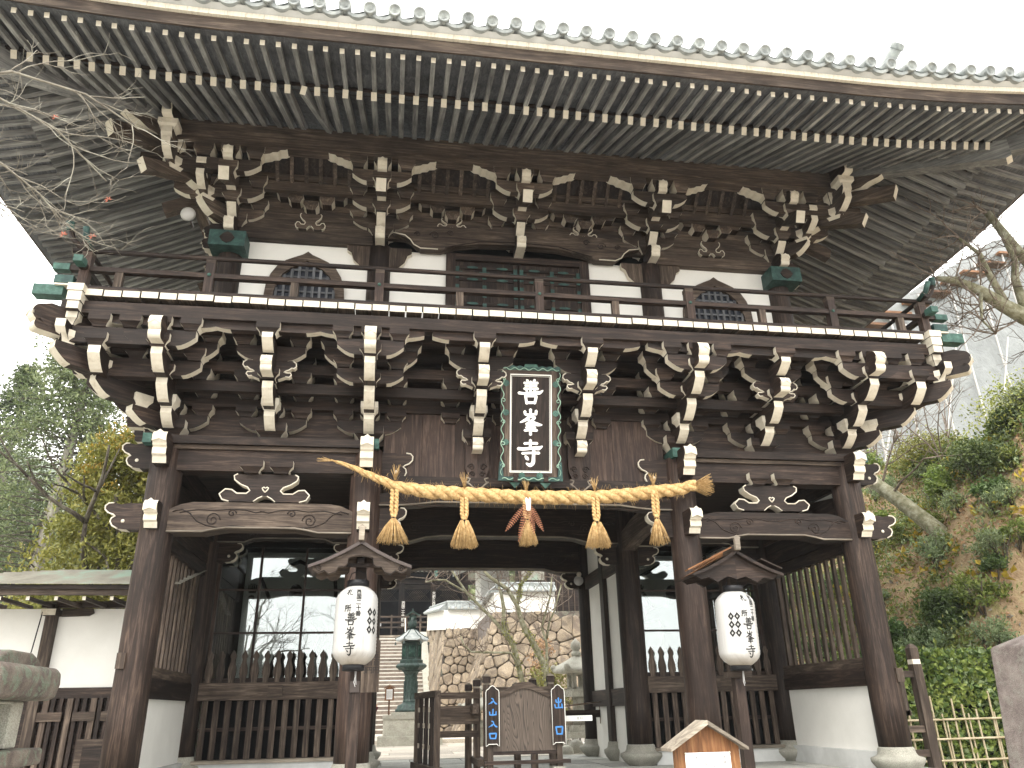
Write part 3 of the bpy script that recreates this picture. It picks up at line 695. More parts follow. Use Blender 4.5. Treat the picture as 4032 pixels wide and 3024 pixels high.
for s in (-1, 1):   # stepped corner block ends, painted white
    for z0, z1, r in ((4.95, 5.04, .085), (4.83, 4.948, .075), (4.73, 4.828, .062)):
        MB().box(s*5.33-r, s*5.33+r, -1.22+(.085-r), -1.0, z0, z1, 'dark', {'-y': 'white', '-x': 'white', '+x': 'white', '-z': 'dark'}).build('corner_block', gate)
    MB().box(s*5.66-.16, s*5.66+.16, -1.12, -.97, 4.93, 5.06, 'patina').build('copper_cap', gate, rot=(0, 0, 0))
    MB().box(s*5.49-.10, s*5.49+.10, -1.15, -1.0, 5.045, 5.065, 'white').build('corner_block', gate)

# --- balcony deck planks
plank = MB().box(-.094, .094, 0, 1.6, 4.935, 5.015, 'mid', {'-y': 'white'}).mesh('deck_plank')
x = -5.16
while x < 5.2:
    inst(plank, 'deck_plank', gate, (x, -1.14+ru(-.006, .006), ru(-.003, .003)), scale=(ru(.97, 1.0), 1, 1)); x += .2015
for s in (-1, 1):
    y = .42
    while y < 5.2: inst(plank, 'deck_plank', gate, (s*5.42, y-.7, 0), (0, 0, s*pi/2)); y += .2015
MB().box(-5.35, 5.35, -1.12, -1.0, 5.017, 5.05, 'dark').build('deck_edge', gate)

# --- railing
rail = MB().box(-5.35, 5.35, -1.11, -1.02, 5.05, 5.075, 'dark').build('railing', gate)
mb = MB(); mb.cyl((-5.52, -1.06, 5.555), (5.52, -1.06, 5.555), .03, m='dark_x'); mb.build('top_rail', rail)
MB().box(-5.50, 5.50, -1.10, -1.02, 5.275, 5.335, 'dark').build('middle_rail', rail)
for s in (-1, 1):
    mb = MB(); mb.cyl((s*5.33, -1.25, 5.555), (s*5.33, 4, 5.555), .03, m='dark_y'); mb.build('top_rail', rail)
    MB().box(s*5.33-.04, s*5.33+.04, -1.22, 4, 5.275, 5.335, 'dark').build('middle_rail', rail)
post = MB().box(-.052, .052, -.05, .05, 5.076, 5.52, 'red').mesh('rail_post'); pcap = masu_mb(.12, .11, .06, 'side')
pc = MB().box(-.055, .055, -.052, .052, 5.47, 5.52, 'mid').mesh('post_cap')
sp = MB().box(-.045, .045, -.035, .035, 5.076, 5.275, 'mid').mesh('rail_strut')
for i in range(5):
    x = -3.95+i*1.985
    p = inst(post, 'rail_post', rail, (x, -1.06, 0)); inst(pc, 'post_cap', p)
    q = MB().lathe([(.022, 0), (.02, .012), (.008, .016)], 10, 'patina', Matrix.Translation((0, -.05, 5.305)) @ Matrix.Rotation(pi/2, 4, 'X')).mesh('nail_cover'); inst(q, 'nail_cover', p)
for i in range(6): inst(sp, 'rail_strut', rail, (-4.95+i*1.985, -1.06, 0))
for s in (-1, 1):
    p = inst(post, 'rail_post', rail, (s*5.33, -1.06, 0)); inst(pc, 'post_cap', p)
    for y in (.6, 2.2, 3.8): inst(post, 'rail_post', rail, (s*5.33, y, 0))
    # upswept rail ends with copper tips
    mb = MB(); P = [(s*5.33, -1.06, 5.555), (s*5.44, -1.07, 5.60), (s*5.53, -1.08, 5.69), (s*5.58, -1.09, 5.80)]
    mb.tube(P, .035, 'dark_z', 10); mb.tube([(s*5.58, -1.09, 5.80), (s*5.60, -1.09, 5.92)], [.04, .046], 'patina_dark', 12)
    mb.build('rail_tip', rail)
    mb = MB(); mb.tube([(s*5.31, -1.1, 5.56), (s*5.31, -1.26, 5.60), (s*5.30, -1.36, 5.70)], .034, 'patina_dark', 10); mb.build('rail_tip', rail)
    MB().box(s*5.58-.09, s*5.58+.09, -1.11, -1.01, 5.27, 5.35, 'patina').build('copper_cap', rail); MB().box(s*5.33-.05, s*5.33+.05, -1.32, -1.18, 5.27, 5.35, 'patina').build('copper_cap', rail)
    MB().box(s*5.52-.10, s*5.52+.10, -1.12, -1.0, 5.09, 5.19, 'patina_dark').build('copper_cap', rail)

# ================================================================= UPPER STOREY
UY, UA, UB = .33, 4.09, 2.03
umesh = column_mesh(.165, 5.0, 6.72, 'dark').mesh('upper_column')
for x in (-UA, -UB, UB, UA): inst(umesh, 'upper_column', gate, (x, UY, 0), (0, 0, ru(0, 6)))
for x in (-UA, UA):
    for y in (2.6, 4.87): inst(umesh, 'upper_column', gate, (x, y, 0))
for s in (-1, 1): MB().box(s*UA-.025, s*UA+.025, UY, 4.87, 5.0, 7.5, 'plaster').build('white_panel', gate)
for x0, x1 in ((-UA, -UB), (-UB, -1.06), (1.06, UB), (UB, UA)):
    MB().box(x0, x1, UY-.01, UY+.05, 5.0, 6.70, 'plaster').build('white_panel', gate)
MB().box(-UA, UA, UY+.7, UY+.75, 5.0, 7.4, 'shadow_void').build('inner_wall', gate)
for s in (-1, 1):
    a, b_ = (-UA, -UB) if s < 0 else (UB, UA)
    long_beam('tie_beam', a+.1, b_-.1, UY-.13, UY+.10, 6.61 if False else 6.70, 6.86, 'mid')
for k, (z0, z1) in enumerate(((6.865, 7.06), (7.064, 7.25), (7.254, 7.42), (7.424, 7.75))): MB().box(-UA, UA, UY-.08-.004*k, UY, z0, z1, 'mid').build('wall_board', gate)
# bell-shaped windows
def bell(z0, zt, w):
    h = zt-z0
    R = [(w*.52, z0), (w*.49, z0+.45*h), (w*.475, z0+.62*h), (w*.43, z0+.74*h), (w*.36, z0+.83*h), (w*.26, z0+.895*h), (w*.15, z0+.935*h), (w*.06, z0+.965*h), (0, zt)]
    return R
for cx in (-3.03, 3.03):
    o_ = bell(5.05, 6.56, 1.12); i_ = bell(5.05, 6.41, .88)
    out = o_ + [(-x, z) for x, z in o_[:-1][::-1]]; inn = i_ + [(-x, z) for x, z in i_[:-1][::-1]]
    mb = MB(); n = len(out); vs = []
    for y in (UY-.075, UY+.0): vs += [(cx+x, y, z) for x, z in out] + [(cx+x, y, z) for x, z in inn]
    fs = []
    for i in range(n-1):
        fs += [(i, i+1, n+i+1, n+i), (2*n+i, 2*n+n+i, 2*n+n+i+1, 2*n+i+1), (i, 2*n+i, 2*n+i+1, i+1), (n+i, n+i+1, 3*n+i+1, 3*n+i)]
    mb.add(vs, fs, 'mid_x'); win = mb.build('bell_window', gate)
    MB().prism([(cx+x, z) for x, z in inn], 'y', UY-.018, UY-.012, 'window_dark').build('window_backing', win)
    def half(z):
        for k in range(len(i_)-1):
            if i_[k][1] <= z <= i_[k+1][1]:
                t = (z-i_[k][1])/(i_[k+1][1]-i_[k][1]); return i_[k][0]*(1-t)+i_[k+1][0]*t
        return 0
    for k in range(-4, 5):
        x = k*.098; z1 = max([z for z in [5.05+.01*q for q in range(140)] if half(z) > abs(x)+.005] or [5.1])
        MB().box(cx+x-.018, cx+x+.018, UY-.05, UY-.025, 5.05, z1, 'slate').build('lattice_bar', win)
    for k in range(11):
        z = 5.12+k*.115; h_ = half(z)
        if h_ > .06: MB().box(cx-h_, cx+h_, UY-.046, UY-.029, z-.014, z+.014, 'slate').build('lattice_bar', win)
# double doors with copper fittings, frame and the broad beam above
fr = MB().box(-1.07, -.93, UY-.06, UY+.08, 5.0, 6.70, 'dark').build('door_frame', gate)
MB().box(.93, 1.07, UY-.06, UY+.08, 5.0, 6.70, 'dark').build('door_frame', gate); MB().box(-.93, .93, UY-.06, UY+.08, 6.60, 6.70, 'dark').build('door_frame', gate)
for s in (-1, 1):
    dr = MB().box(min(s*.005, s*.93), max(s*.005, s*.93), UY, UY+.04, 5.0, 6.60, 'dark').build('door', gate)
    for a in (.02, .48, .88):
        MB().box(min(s*a, s*(a+.05)), max(s*a, s*(a+.05)), UY-.022, UY-.001, 5.02, 6.58, 'dark').build('door_stile', dr)
        for z in (6.40, 6.10, 5.80, 5.45):
            mb = MB(); xx = s*(a+.025)
            mb.box(xx-.028, xx+.028, UY-.036, UY-.024, z-.10, z+.10, 'patina_dark'); mb.box(xx-.075, xx+.075, UY-.033, UY-.0235, z-.022, z+.022, 'patina_dark')
            mb.build('copper_fitting', dr)
    for z in (6.50, 6.30, 6.10, 5.9, 5.7):
        MB().box(min(s*.08, s*.87), max(s*.08, s*.87), UY-.018, UY-.001, z-.025, z+.025, 'dark').build('door_rail', dr)
        for a in (.24, .68):
            mb = MB(); mb.prism([(s*a+.085*cos(t*pi/6), z+.02*sin(t*pi/6)) for t in range(12)], 'y', UY-.028, UY-.019, 'patina_dark'); mb.build('copper_fitting', dr)
p = [(-1.85, 6.90), (-1.7, 6.98), (-1.3, 7.05), (0, 7.09), (1.3, 7.05), (1.7, 6.98), (1.85, 6.90), (1.6, 6.80), (1.45, 6.66), (1.15, 6.66), (.95, 6.74), (.6, 6.80), (0, 6.82), (-.6, 6.80), (-.95, 6.74), (-1.15, 6.66), (-1.45, 6.66), (-1.6, 6.80)]
rb = MB().prism(p, 'y', UY-.19, UY-.05, 'mid').build('rainbow_beam', gate)
c = MB()
for s in (-1, 1):
    for cx, cz, r0 in ((1.25, 6.90, .07), (1.02, 6.95, .05), (1.5, 6.9, .045)):
        c.tube([(s*(cx+r0*(1-k/20*.8)*cos(k/20*9)), UY-.193, cz+r0*(1-k/20*.8)*sin(k/20*9)) for k in range(21)], .009, 'dark_x', 5)
    c.tube([(s*u, UY-.194, v) for u, v in ((1.85, 6.90), (1.68, 6.87), (1.6, 6.80), (1.55, 6.72), (1.45, 6.665), (1.2, 6.665))], .009, 'white', 5)
c.tube([(u, UY-.194, v) for u, v in ((-1.1, 6.70), (-.6, 6.84), (0, 6.87), (.6, 6.84), (1.1, 6.70))], .010, 'dark_x', 5)
c.build('carving', rb)
for x in (-2.03, 2.03):   # wings at the heads of the middle columns
    for s in (-1, 1):
        pr = [(.14, 6.70), (.46, 6.70), (.46, 6.62), (.40, 6.58), (.36, 6.46), (.28, 6.38), (.14, 6.34)]
        MB().prism([(x+s*u, v) for u, v in pr], 'y', UY-.09, UY-.012, 'mid', [None, 'white', 'white', 'white', 'white', 'white', None]).build('bracket_wing', gate)
for x in (-UA, UA):   # copper-bound blocks at the outer columns
    MB().box(x-.24, x+.24, -.01, .52, 6.42, 6.66, 'patina_dark').build('copper_band', gate)
    MB().prism([(x-.10, 6.54), (x-.06, 6.60), (x, 6.63), (x+.06, 6.60), (x+.10, 6.54), (x+.06, 6.48), (x, 6.45), (x-.06, 6.48)], 'y', -.022, -.0105, 'dark').build('rosette', gate)

def upper_set(kind, x, y, rz=0, corner=0):
    base = inst(me_('daito2', lambda: masu_mb(.36, .34, .20, 'grey')), 'bracket_set', gate, (x, y, 6.87), (0, 0, rz))
    m = 'mid'
    latarm(base, .09, .40, 6.98, 7.16, m=m)
    for u in (-.335, .335): masu(base, u, .09, 7.155, h=.14, kind='grey')
    fwdarm(base, .385, 6.93, 7.16, m=m)
    carved(base, .40, 6.68, 6.93, .135)
    masu(base, 0, .36, 7.10, .25, .18, 'grey')
    latarm(base, .36, .41, 7.145, 7.335, m=m)
    for u in (-.335, .335): masu(base, u, .36, 7.335, h=.19, kind='grey')
    fwdarm(base, .56, 7.22, 7.32, m=m, knee=.7)
    # slanting tail rafter with white end
    mb = MB(); mb.prism([(-1.02, 7.21), (-.94, 7.05), (0, 7.53), (0, 7.69)], 'x', -.068, .068, 'mid_y', ['white', None, None, None]); mb.build('tail_rafter', base)
    masu(base, 0, .73, 7.27, .25, .19, 'grey')
    latarm(base, .73, .41, 7.325, 7.52, m=m)
    for u in (-.335, 0, .335): masu(base, u, .73, 7.54, .24, .18, 'grey')
    carved(base, .95, 7.44, 7.69, .13)
    for s in (-1, 1):
        if corner and s == corner: continue
        o_ = [(.40, 7.63), (.45, 7.60), (.53, 7.62), (.56, 7.645), (.63, 7.655), (.66, 7.69), (.73, 7.70), (.77, 7.73), (.80, 7.79)]
        mb = MB(); mb.prism([(s*u, v) for u, v in [(.30, 7.80), (.30, 7.64)]+o_], 'y', -.83, -.65, 'mid', [None, None]+['white']*8+[None]); mb.build('wave_arm', base)
    if corner:
        s = corner; so_ = s*pi/2
        for R, z0, z1 in ((.385, 6.93, 7.16), (.56, 7.22, 7.32)): fwdarm(base, R, z0, z1, rz=so_, m=m); fwdarm(base, R*1.41+.05, z0, z1, rz=s*pi/4, m=m, w=.14)
        carved(base, .40, 6.68, 6.93, .135, rz=so_); carved(base, .40, 6.50, 6.72, .135, rz=so_, name='carved_nose')
        for ang, ln in ((so_, 1.0), (s*pi/4, 1.45), ):
            mb = MB(); mb.prism([(-1.02*ln, 7.21), (-.96*ln, 7.05), (0, 7.53), (0, 7.69)], 'x', -.07, .07, 'mid_y', ['white', None, None, None]); mb.build('tail_rafter', base, rot=(0, 0, ang))
        mb = MB(); mb.prism([(-1.95, 7.50), (-1.88, 7.32), (0, 7.78), (0, 7.96)], 'x', -.075, .075, 'mid_y', ['white', None, None, None]); mb.build('tail_rafter', base, rot=(0, 0, s*pi/4))
        for wk, zk in ((.36, 7.10), (.73, 7.27)):
            inst(me_(('m', .25, .18, 'front', .25), lambda: masu_mb(.25, .25, .18, 'front')), 'bearing_block', base, (s*wk, -wk, zk), (0, 0, s*pi/4))
        for wk, z0, z1, far in ((.36, 7.145, 7.335, .78), (.73, 7.325, 7.52, 1.15)):
            for sw in (0, 1):
                c = [(far, z1), (far, z1-.09), (far-.06, z0+.06), (far-.16, z0+.01), (far-.22, z0)]; L = [(0, z1)]+c+[(0, z0)]
                em = [None, 'white', 'white', 'white', 'white', None, None]
                if sw == 0: MB().prism([(s*u, v) for u, v in L], 'y', -wk-.052, -wk+.052, 'mid', em).build('bracket_arm', base)
                else: MB().prism([(-u, v) for u, v in L], 'x', s*wk-.053, s*wk+.053, 'mid', em).build('bracket_arm', base)
        for u in (.36, .73):
            masu(base, s*u, .73, 7.54, .24, .18, 'grey'); inst(me_(('m', .24, .18, 'grey', .22), lambda: None), 'bearing_block', base, (s*.73, -u, 7.54), (0, 0, pi/2))
        # tall forward nose and its carved top beside the corner
        fwdarm(base, .80, 7.30, 7.50, u=s*.36, w=.13, m=m)
        fwdarm(base, 1.14, 7.42, 7.70, u=s*.75, w=.14, m=m); masu(base, s*.75, 1.05, 7.66, .25, .15, 'front'); carved(base, 1.30, 7.80, 8.10, .13, u=s*.75)
        # scrolled corner arm under the hip rafter
        cl = [(-1.05, 7.62), (-1.12, 7.58), (-1.25, 7.60), (-1.36, 7.66), (-1.48, 7.66), (-1.60, 7.71), (-1.74, 7.73), (-1.90, 7.80), (-1.97, 7.90), (-1.93, 8.0)]
        MB().prism([(-.6, 8.0), (-.6, 7.62)]+cl, 'x', -.07, .07, 'mid', [None, None]+['white']*9+[None]).build('wave_arm', base, rot=(0, 0, s*pi/4))
    for ch in base.children: ch.location.z -= 6.87
    return base
for x, c in ((-UA, -1), (-UB, 0), (0, 0), (UB, 0), (UA, 1)): upper_set('col', x, UY, 0, c)
for s in (-1, 1): upper_set('col', s*UA, 2.6, s*pi/2); 
# small carved frog-leg struts and the second row of blocks on the upper wall
def frog(par, cx, y, z0, z1, w, t=.08, m='dark', rim=.012, heart=True, name='frog_leg_strut', ends=None):
    h = z1-z0; R = [(.64, 1), (.72, .93), (.70, .78), (.56, .62), (.40, .52), (.34, .40), (.41, .29), (.62, .29), (.74, .42), (.88, .44), (1., .26), (.93, .07), (.78, .0), (.24, .0), (.15, .12), (.05, .2)]
    pts = [(cx+u*w/2, z0+v*h) for u, v in R] + [(cx-u*w/2, z0+v*h) for u, v in R[::-1]]
    em = ['white']*12+[None]+['white']*2+['white']+['white']*2+[None]+['white']*12+[None]
    mb = MB(); mb.prism(pts, 'y', y, y+t, m, em)
    for s in (-1, 1):
        mb.tube([(cx+s*u*w/2, y-.002, z0+v*h) for u, v in R[:13]], rim, 'white', 5); mb.tube([(cx+s*u*w/2, y-.002, z0+v*h) for u, v in R[13:]], rim*.8, 'white', 5)
    if heart: mb.tube([(cx+.035*w*u, y-.003, z0+h*(.44+.10*v)) for u, v in ((0, -1), (.8, 0), (1, .6), (.5, .9), (0, .5), (-.5, .9), (-1, .6), (-.8, 0), (0, -1))], rim*.9, 'white', 5)
    return mb.build(name, par)
for cx in (-3.03, -1.0, 1.0, 3.03):
    frog(gate, cx, UY-.13, 6.90 if abs(cx) > 2 else 7.06, 7.16 if abs(cx) > 2 else 7.25, .42, .05, 'mid', .007, False, 'small_strut')
    g = MB().box(cx-.02, cx+.02, UY-.12, UY-.08, 7.25, 7.28, 'mid').build('strut_block', gate)
    for u in (-.22, .22, 0): masu(g, cx+u, -(UY-.17), 7.26 if u else 7.16, .21, .12, 'grey')
    for sd in (-1, 1): masu(g, cx+sd*.38, -(UY-.17), 7.34, .23, .13, 'grey')
# beams of the upper bracket zone
def uring(name, w_, z0, z1, t, m='mid'):
    y = UY-w_
    MB().box(-UA-w_-t/2, UA+w_+t/2, y-t/2, y+t/2, z0, z1, m).build(name, gate)
    for s in (-1, 1): MB().box(s*(UA+w_)-t/2, s*(UA+w_)+t/2, y+t/2+.003, 5.0, z0, z1, m).build(name, gate)
uring('step_beam', .36, 7.525, 7.62, .10); uring('step_beam', .36, 7.345, 7.50, .08)
uring('purlin', .77, 7.80, 8.06, .22, 'mid'); uring('purlin', .76, 7.715, 7.797, .16, 'mid')
rib = []
for k in range(6):
    a = k/5; rib.append((-.72+.04*a+.28*a*a, 7.80-.08*a-.24*a*a))
R1 = rib; R2 = [(y+.03, z-.035) for y, z in rib][::-1]
ribm = MB().prism(R2+R1, 'x', -.026, .026, 'mid').mesh('ceiling_rib')
x = -3.5
while x < 3.55:
    if min(abs(x-q) for q in (-UA, -UB, 0, UB, UA)) > .40: inst(ribm, 'ceiling_rib', gate, (x, UY, 0))
    x += .2
mb = MB(); mb.add([(-UA-.3, -.30, 7.83), (UA+.3, -.30, 7.83), (UA+.3, .05, 7.55), (-UA-.3, .05, 7.55)], [(0, 1, 2, 3)], 'dark_y'); mb.build('back_board', gate)
mb = MB(); mb.add([(-UA, -.02, 7.62), (UA, -.02, 7.62), (UA, UY, 7.66), (-UA, UY, 7.66)], [(0, 1, 2, 3)], 'dark_y'); mb.build('back_board', gate)
x = -3.9
sm = MB().box(-.02, .02, -.02, .26, 7.56, 7.60, 'mid').mesh('ceiling_slat')
while x < 3.95: inst(sm, 'ceiling_slat', gate, (x, .03, 0)); x += .17

# ================================================================= EAVES AND ROOF
def bz(d, t): return 7.335 + .48*(2.0-d) + rise(t)*min(1, max(0, d/2.2))          # underside of base rafters
def hz(d, t): return 7.235 + .27*(2.8-d) + rise(t)*min(1, max(0, d/2.2))          # underside of flying rafters
HA, HY = 4.4, 2.6
def raft(me, name, d0, d1, f, face, c, roll=0):
    """one rafter: tip at distance d0, inner end at d1, face 0 front / -1 left / +1 right, c = coordinate along the eave"""
    t = abs(c) if face == 0 else abs(c-HY)+1.8
    za, zb = f(d0, t), f(d1, t); ang = atan2(zb-za, d0-d1); L = hypot(zb-za, d0-d1)
    if face == 0: loc = (c, -d0, za); rot = (ang, roll, 0)
    else: loc = (face*(HA+d0), c, za); rot = (ang, roll, face*pi/2)
    o = bpy.data.objects.new(name, me); COL.objects.link(o); o.parent = gate; o.location = loc
    o.rotation_euler = rot; o.scale = (1, L, 1); return o
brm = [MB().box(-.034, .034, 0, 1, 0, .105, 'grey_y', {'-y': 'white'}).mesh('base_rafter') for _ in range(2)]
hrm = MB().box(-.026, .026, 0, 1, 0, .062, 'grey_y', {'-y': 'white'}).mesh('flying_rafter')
SP = .1695
for face in (0, -1, 1):
    for row, (tip, n) in enumerate(((2.0, 38), (2.8, 41))):
        k = -n if face == 0 else -26
        while k <= (n if face == 0 else 28):
            c = (k+.5)*SP + (0 if face == 0 else HY); k += 1
            out = abs(c)-HA if face == 0 else abs(c-HY)-HY      # how far past the wall corner
            inner = max(.36 if row == 0 else 1.8, out)
            if tip-inner < .12: continue
            rl = ru(-.03, .03)
            if face == 0 and row == 0 and abs(c+2.96) < .09: rl = .25
            raft(brm[k % 2] if row == 0 else hrm, 'base_rafter' if row == 0 else 'flying_rafter', tip+ru(-.008, .008), inner, bz if row == 0 else hz, face, c+ru(-.006, .006), rl)
def strip(name, prof, m, m_by=None, n=36, faces=(0, -1, 1), lift=1.0):
    """moulding or board running along the eaves, mitred at the corners; prof = (d, z above datum)"""
    for face in faces:
        vs = []; fs = []; ms = []; P = len(prof)
        for i in range(n+1):
            s = -1+2*i/n
            for d, z in prof:
                if face == 0: x = s*(HA+d); vs.append((x, -d, z+rise(x)*lift*min(1, d/2.2)))
                else: y = HY+s*(HY+d); vs.append((face*(HA+d), y, z+rise(abs(y-HY)+1.8)*lift*min(1, d/2.2)))
        for i in range(n):
            for j in range(P): fs.append((i*P+j, i*P+(j+1) % P, (i+1)*P+(j+1) % P, (i+1)*P+j)); ms.append((m_by[j] if m_by and m_by[j] else m))
        MB().add(vs, fs, ms).build(name, gate)
strip('eave_batten', [(2.02, 7.445), (2.02, 7.50), (1.88, 7.57), (1.88, 7.50)], 'dark')
strip('roof_boarding', [(2.0, 7.445), (.3, 8.26), (.3, 8.28), (2.0, 7.465)], 'slate_y')
strip('roof_boarding', [(2.9, 7.275), (1.8, 7.572), (1.8, 7.59), (2.9, 7.295)], 'slate_y')
strip('eave_fascia', [(2.86, 7.293), (2.93, 7.275), (2.96, 7.405), (2.83, 7.42)], 'mid')
strip('tile_bed', [(2.98, 7.478), (3.05, 7.525), (3.02, 7.56), (2.7, 7.56), (2.7, 7.47)], 'base_plaster')
# white eave boards, piece by piece
def along(face, c, d, z, drot=0):
    t = abs(c) if face == 0 else abs(c-HY)+1.8
    zz = z+rise(t)*min(1, d/2.2); sl = .04*max(0, t-3.5)*(1 if c > (0 if face == 0 else HY) else -1)
    if face == 0: return (c, -d, zz), (0, -atan2(sl, 1), 0)
    return (face*(HA+d), c, zz), (0, -atan2(sl, 1)*face, face*pi/2)
eb = MB().box(-.5, .5, -.04, .04, 0, .068, 'white').mesh('eave_board')
for face in (0, -1, 1):
    half_ = HA+2.96 if face == 0 else HY+2.96; c0 = 0 if face == 0 else HY; c = c0-half_
    while c < c0+half_-.02:
        w = min(random.choice((.19, .22, .25, .19)), c0+half_-c)
        l_, r_ = along(face, c+w/2, 2.96, 7.408); inst(eb, 'eave_board', gate, l_, r_, (w-.004, 1, 1)); c += w
# round tiles with faced ends and the curved eave tiles between them
mb = MB(); mb.lathe([(.066, 0), (.066, .4)], 18, 'tile', Matrix.Rotation(-pi/2, 4, 'X') @ Matrix.Identity(4))
mb.lathe([(.001, -.004), (.050, -.004), (.052, -.014), (.068, -.014), (.070, -.008), (.070, .012)], 24, 'tile', Matrix.Rotation(-pi/2, 4, 'X') @ Matrix.Identity(4), cap=False)
for q in range(7): mb.box(ru(-.03, 0), ru(.004, .03), -.0075, -.003, -.03+q*.009, -.026+q*.009, 'tile')
for q in (-.02, .0, .02): mb.box(q-.003, q+.003, -.0075, -.003, -.028+abs(q)*.3, .028-abs(q)*.4, 'tile')
rtm = mb.mesh('round_tile')
mb = MB(); n = 10; vs = []; fs = []
for y, th in ((0, .030), (.35, .030)):
    for i in range(n+1):
        x = -.118+.236*i/n; z = -.050*(1-(2*i/n-1)**2)
        vs += [(x, y, z+th*.3), (x, y, z-th)]
for i in range(n):
    a = 2*i; b_ = 2*(n+1)+2*i
    fs += [(a, a+2, a+3, a+1), (a, b_, b_+2, a+2), (a+1, a+3, b_+3, b_+1)]
mb.add(vs, fs, 'tile', True); mb.add([(x, y-.006, z) for x, y, z in vs[:2*(n+1)]], [(2*i, 2*i+2, 2*i+3, 2*i+1) for i in range(1, n-1)], 'tile')
etm = mb.mesh('eave_tile', False)
for face in (0, -1, 1):
    half_ = HA+3.12 if face == 0 else HY+3.12; c0 = 0 if face == 0 else HY; n = int(half_/.27)
    for k in range(-n, n+1):
        c = c0+k*.27
        (x, y, z), r = along(face, c, 3.13, 7.60); inst(rtm, 'round_tile', gate, (x, y, z+ru(-.005, .005)), (r[0]+.30, r[1]*.0, r[2]), (1.02, 1, 1.02))
        if k < n: (x, y, z), r = along(face, c+.135, 3.10, 7.565); inst(etm, 'eave_tile', gate, (x, y, z), (r[0]+.28, r[1], r[2]))
# roof slopes (rows of tiles as ridges)
for face in (0, -1, 1):
    mb = MB(); n = 54; rows = 7; half_ = HA+3.05 if face == 0 else HY+3.05; vs = []; fs = []
    for i in range(n*4+1):
        s = -1+2*i/(n*4); b_ = .035 if i % 4 == 0 else (0 if i % 4 != 2 else -.02)
        for j in range(rows+1):
            g = j/rows; d = 3.05-g*(3.05+HY-.0); zz = 7.60+g*2.3+g*g*1.1+rise(s*7.4)*(1-g)+b_
            hw = (HA+d) if face == 0 else (HY+d)
            if face == 0: vs.append((s*(HA+d), -d, zz))
            else: vs.append((face*(HA+d), HY+s*(HY+d), zz))
    for i in range(n*4):
        for j in range(rows): a = i*(rows+1)+j; fs.append((a, a+1, a+rows+2, a+rows+1))
    mb.add(vs, fs, 'tile', True); mb.build('tiled_slope', gate, kind='stuff')
MB().box(-1.8, 1.8, 2.3, 2.9, 10.9, 11.5, 'tile').build('ridge', gate)
# hip rafters with white scrolled ends, corner ridge ornament
for s in (-1, 1):
    rz = s*pi/4; q = sqrt(2)
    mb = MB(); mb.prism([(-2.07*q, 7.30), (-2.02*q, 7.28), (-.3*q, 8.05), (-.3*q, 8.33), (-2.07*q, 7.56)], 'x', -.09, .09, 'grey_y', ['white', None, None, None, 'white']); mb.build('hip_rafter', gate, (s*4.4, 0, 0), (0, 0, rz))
    tip = 7.235+rise(7.2)
    pr = [(-2.86*q, tip+.02), (-2.84*q, tip-.07), (-2.75*q, tip-.10), (-2.71*q, tip-.16), (-2.62*q, tip-.18), (-2.58*q, tip-.24), (-2.50*q, tip-.25), (-1.8*q, 7.44), (-1.8*q, 7.72), (-2.86*q, tip+.20)]
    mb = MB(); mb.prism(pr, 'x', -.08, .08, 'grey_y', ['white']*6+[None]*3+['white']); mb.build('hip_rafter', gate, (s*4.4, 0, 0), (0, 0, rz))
    mb = MB(); n = 10
    for i in range(n):
        g0 = i/n; g1 = (i+1)/n
        mb.cyl((s*(HA+3.0-g0*3.2), -(3.0-g0*3.2), 7.72+g0*1.6), (s*(HA+3.0-g1*3.2), -(3.0-g1*3.2), 7.72+g1*1.6), .12, m='tile')
    mb.build('corner_ridge', gate)
orn = MB(); orn.cyl((5.36, -1.86, 9.36), (5.20, -1.50, 9.02), .085, m='tile', seg=20)
orn.cyl((5.372, -1.90, 9.395), (5.355, -1.845, 9.345), .10, m='tile', seg=22); orn.cyl((5.375, -1.906, 9.402), (5.36, -1.86, 9.36), .068, m='tile', seg=22)
orn.box(5.12, 5.42, -1.75, -1.35, 8.0, 9.00, 'tile'); orn.box(5.05, 5.50, -1.8, -1.32, 8.94, 9.01, 'tile'); orn.build('ridge_end_tile', gate)

# frog-leg struts over the two outer rainbow beams
for cx in (-3.21, 3.23):
    f_ = frog(gate, cx, -.12, 2.83, 3.168, 1.04, .15, 'dark', .009)
    for u in (-.17, .17):
        o = inst(me_(('m', .27, .145, 'side', .24), lambda: masu_mb(.27, .24, .145)), 'bearing_block', f_, (cx+u*1.02, -.10, 3.055))
        o.location.z = 3.168
# interior: ceiling boards and cross ties
MB().box(-A, A, .13, D2+.1, 3.46, 3.50, 'dark').build('ceiling', gate)
for x in (-B, B):
    pts = [(.15, 3.10), (.7, 3.17), (1.3, 3.19), (1.9, 3.17), (2.45, 3.08), (2.45, 2.78), (1.9, 2.86), (1.3, 2.90), (.7, 2.88), (.15, 2.80)]
    MB().prism(pts, 'x', x-.1, x+.1, 'mid').build('rainbow_beam', gate)
for x in (-A, A):
    pts = [(.15, 3.10), (.7, 3.17), (1.3, 3.19), (1.9, 3.17), (2.45, 3.08), (2.45, 2.86), (1.9, 2.87), (1.3, 2.87), (.7, 2.87), (.15, 2.86)]
    MB().prism(pts, 'x', x-.09, x+.12, 'dark').build('rainbow_beam', gate)

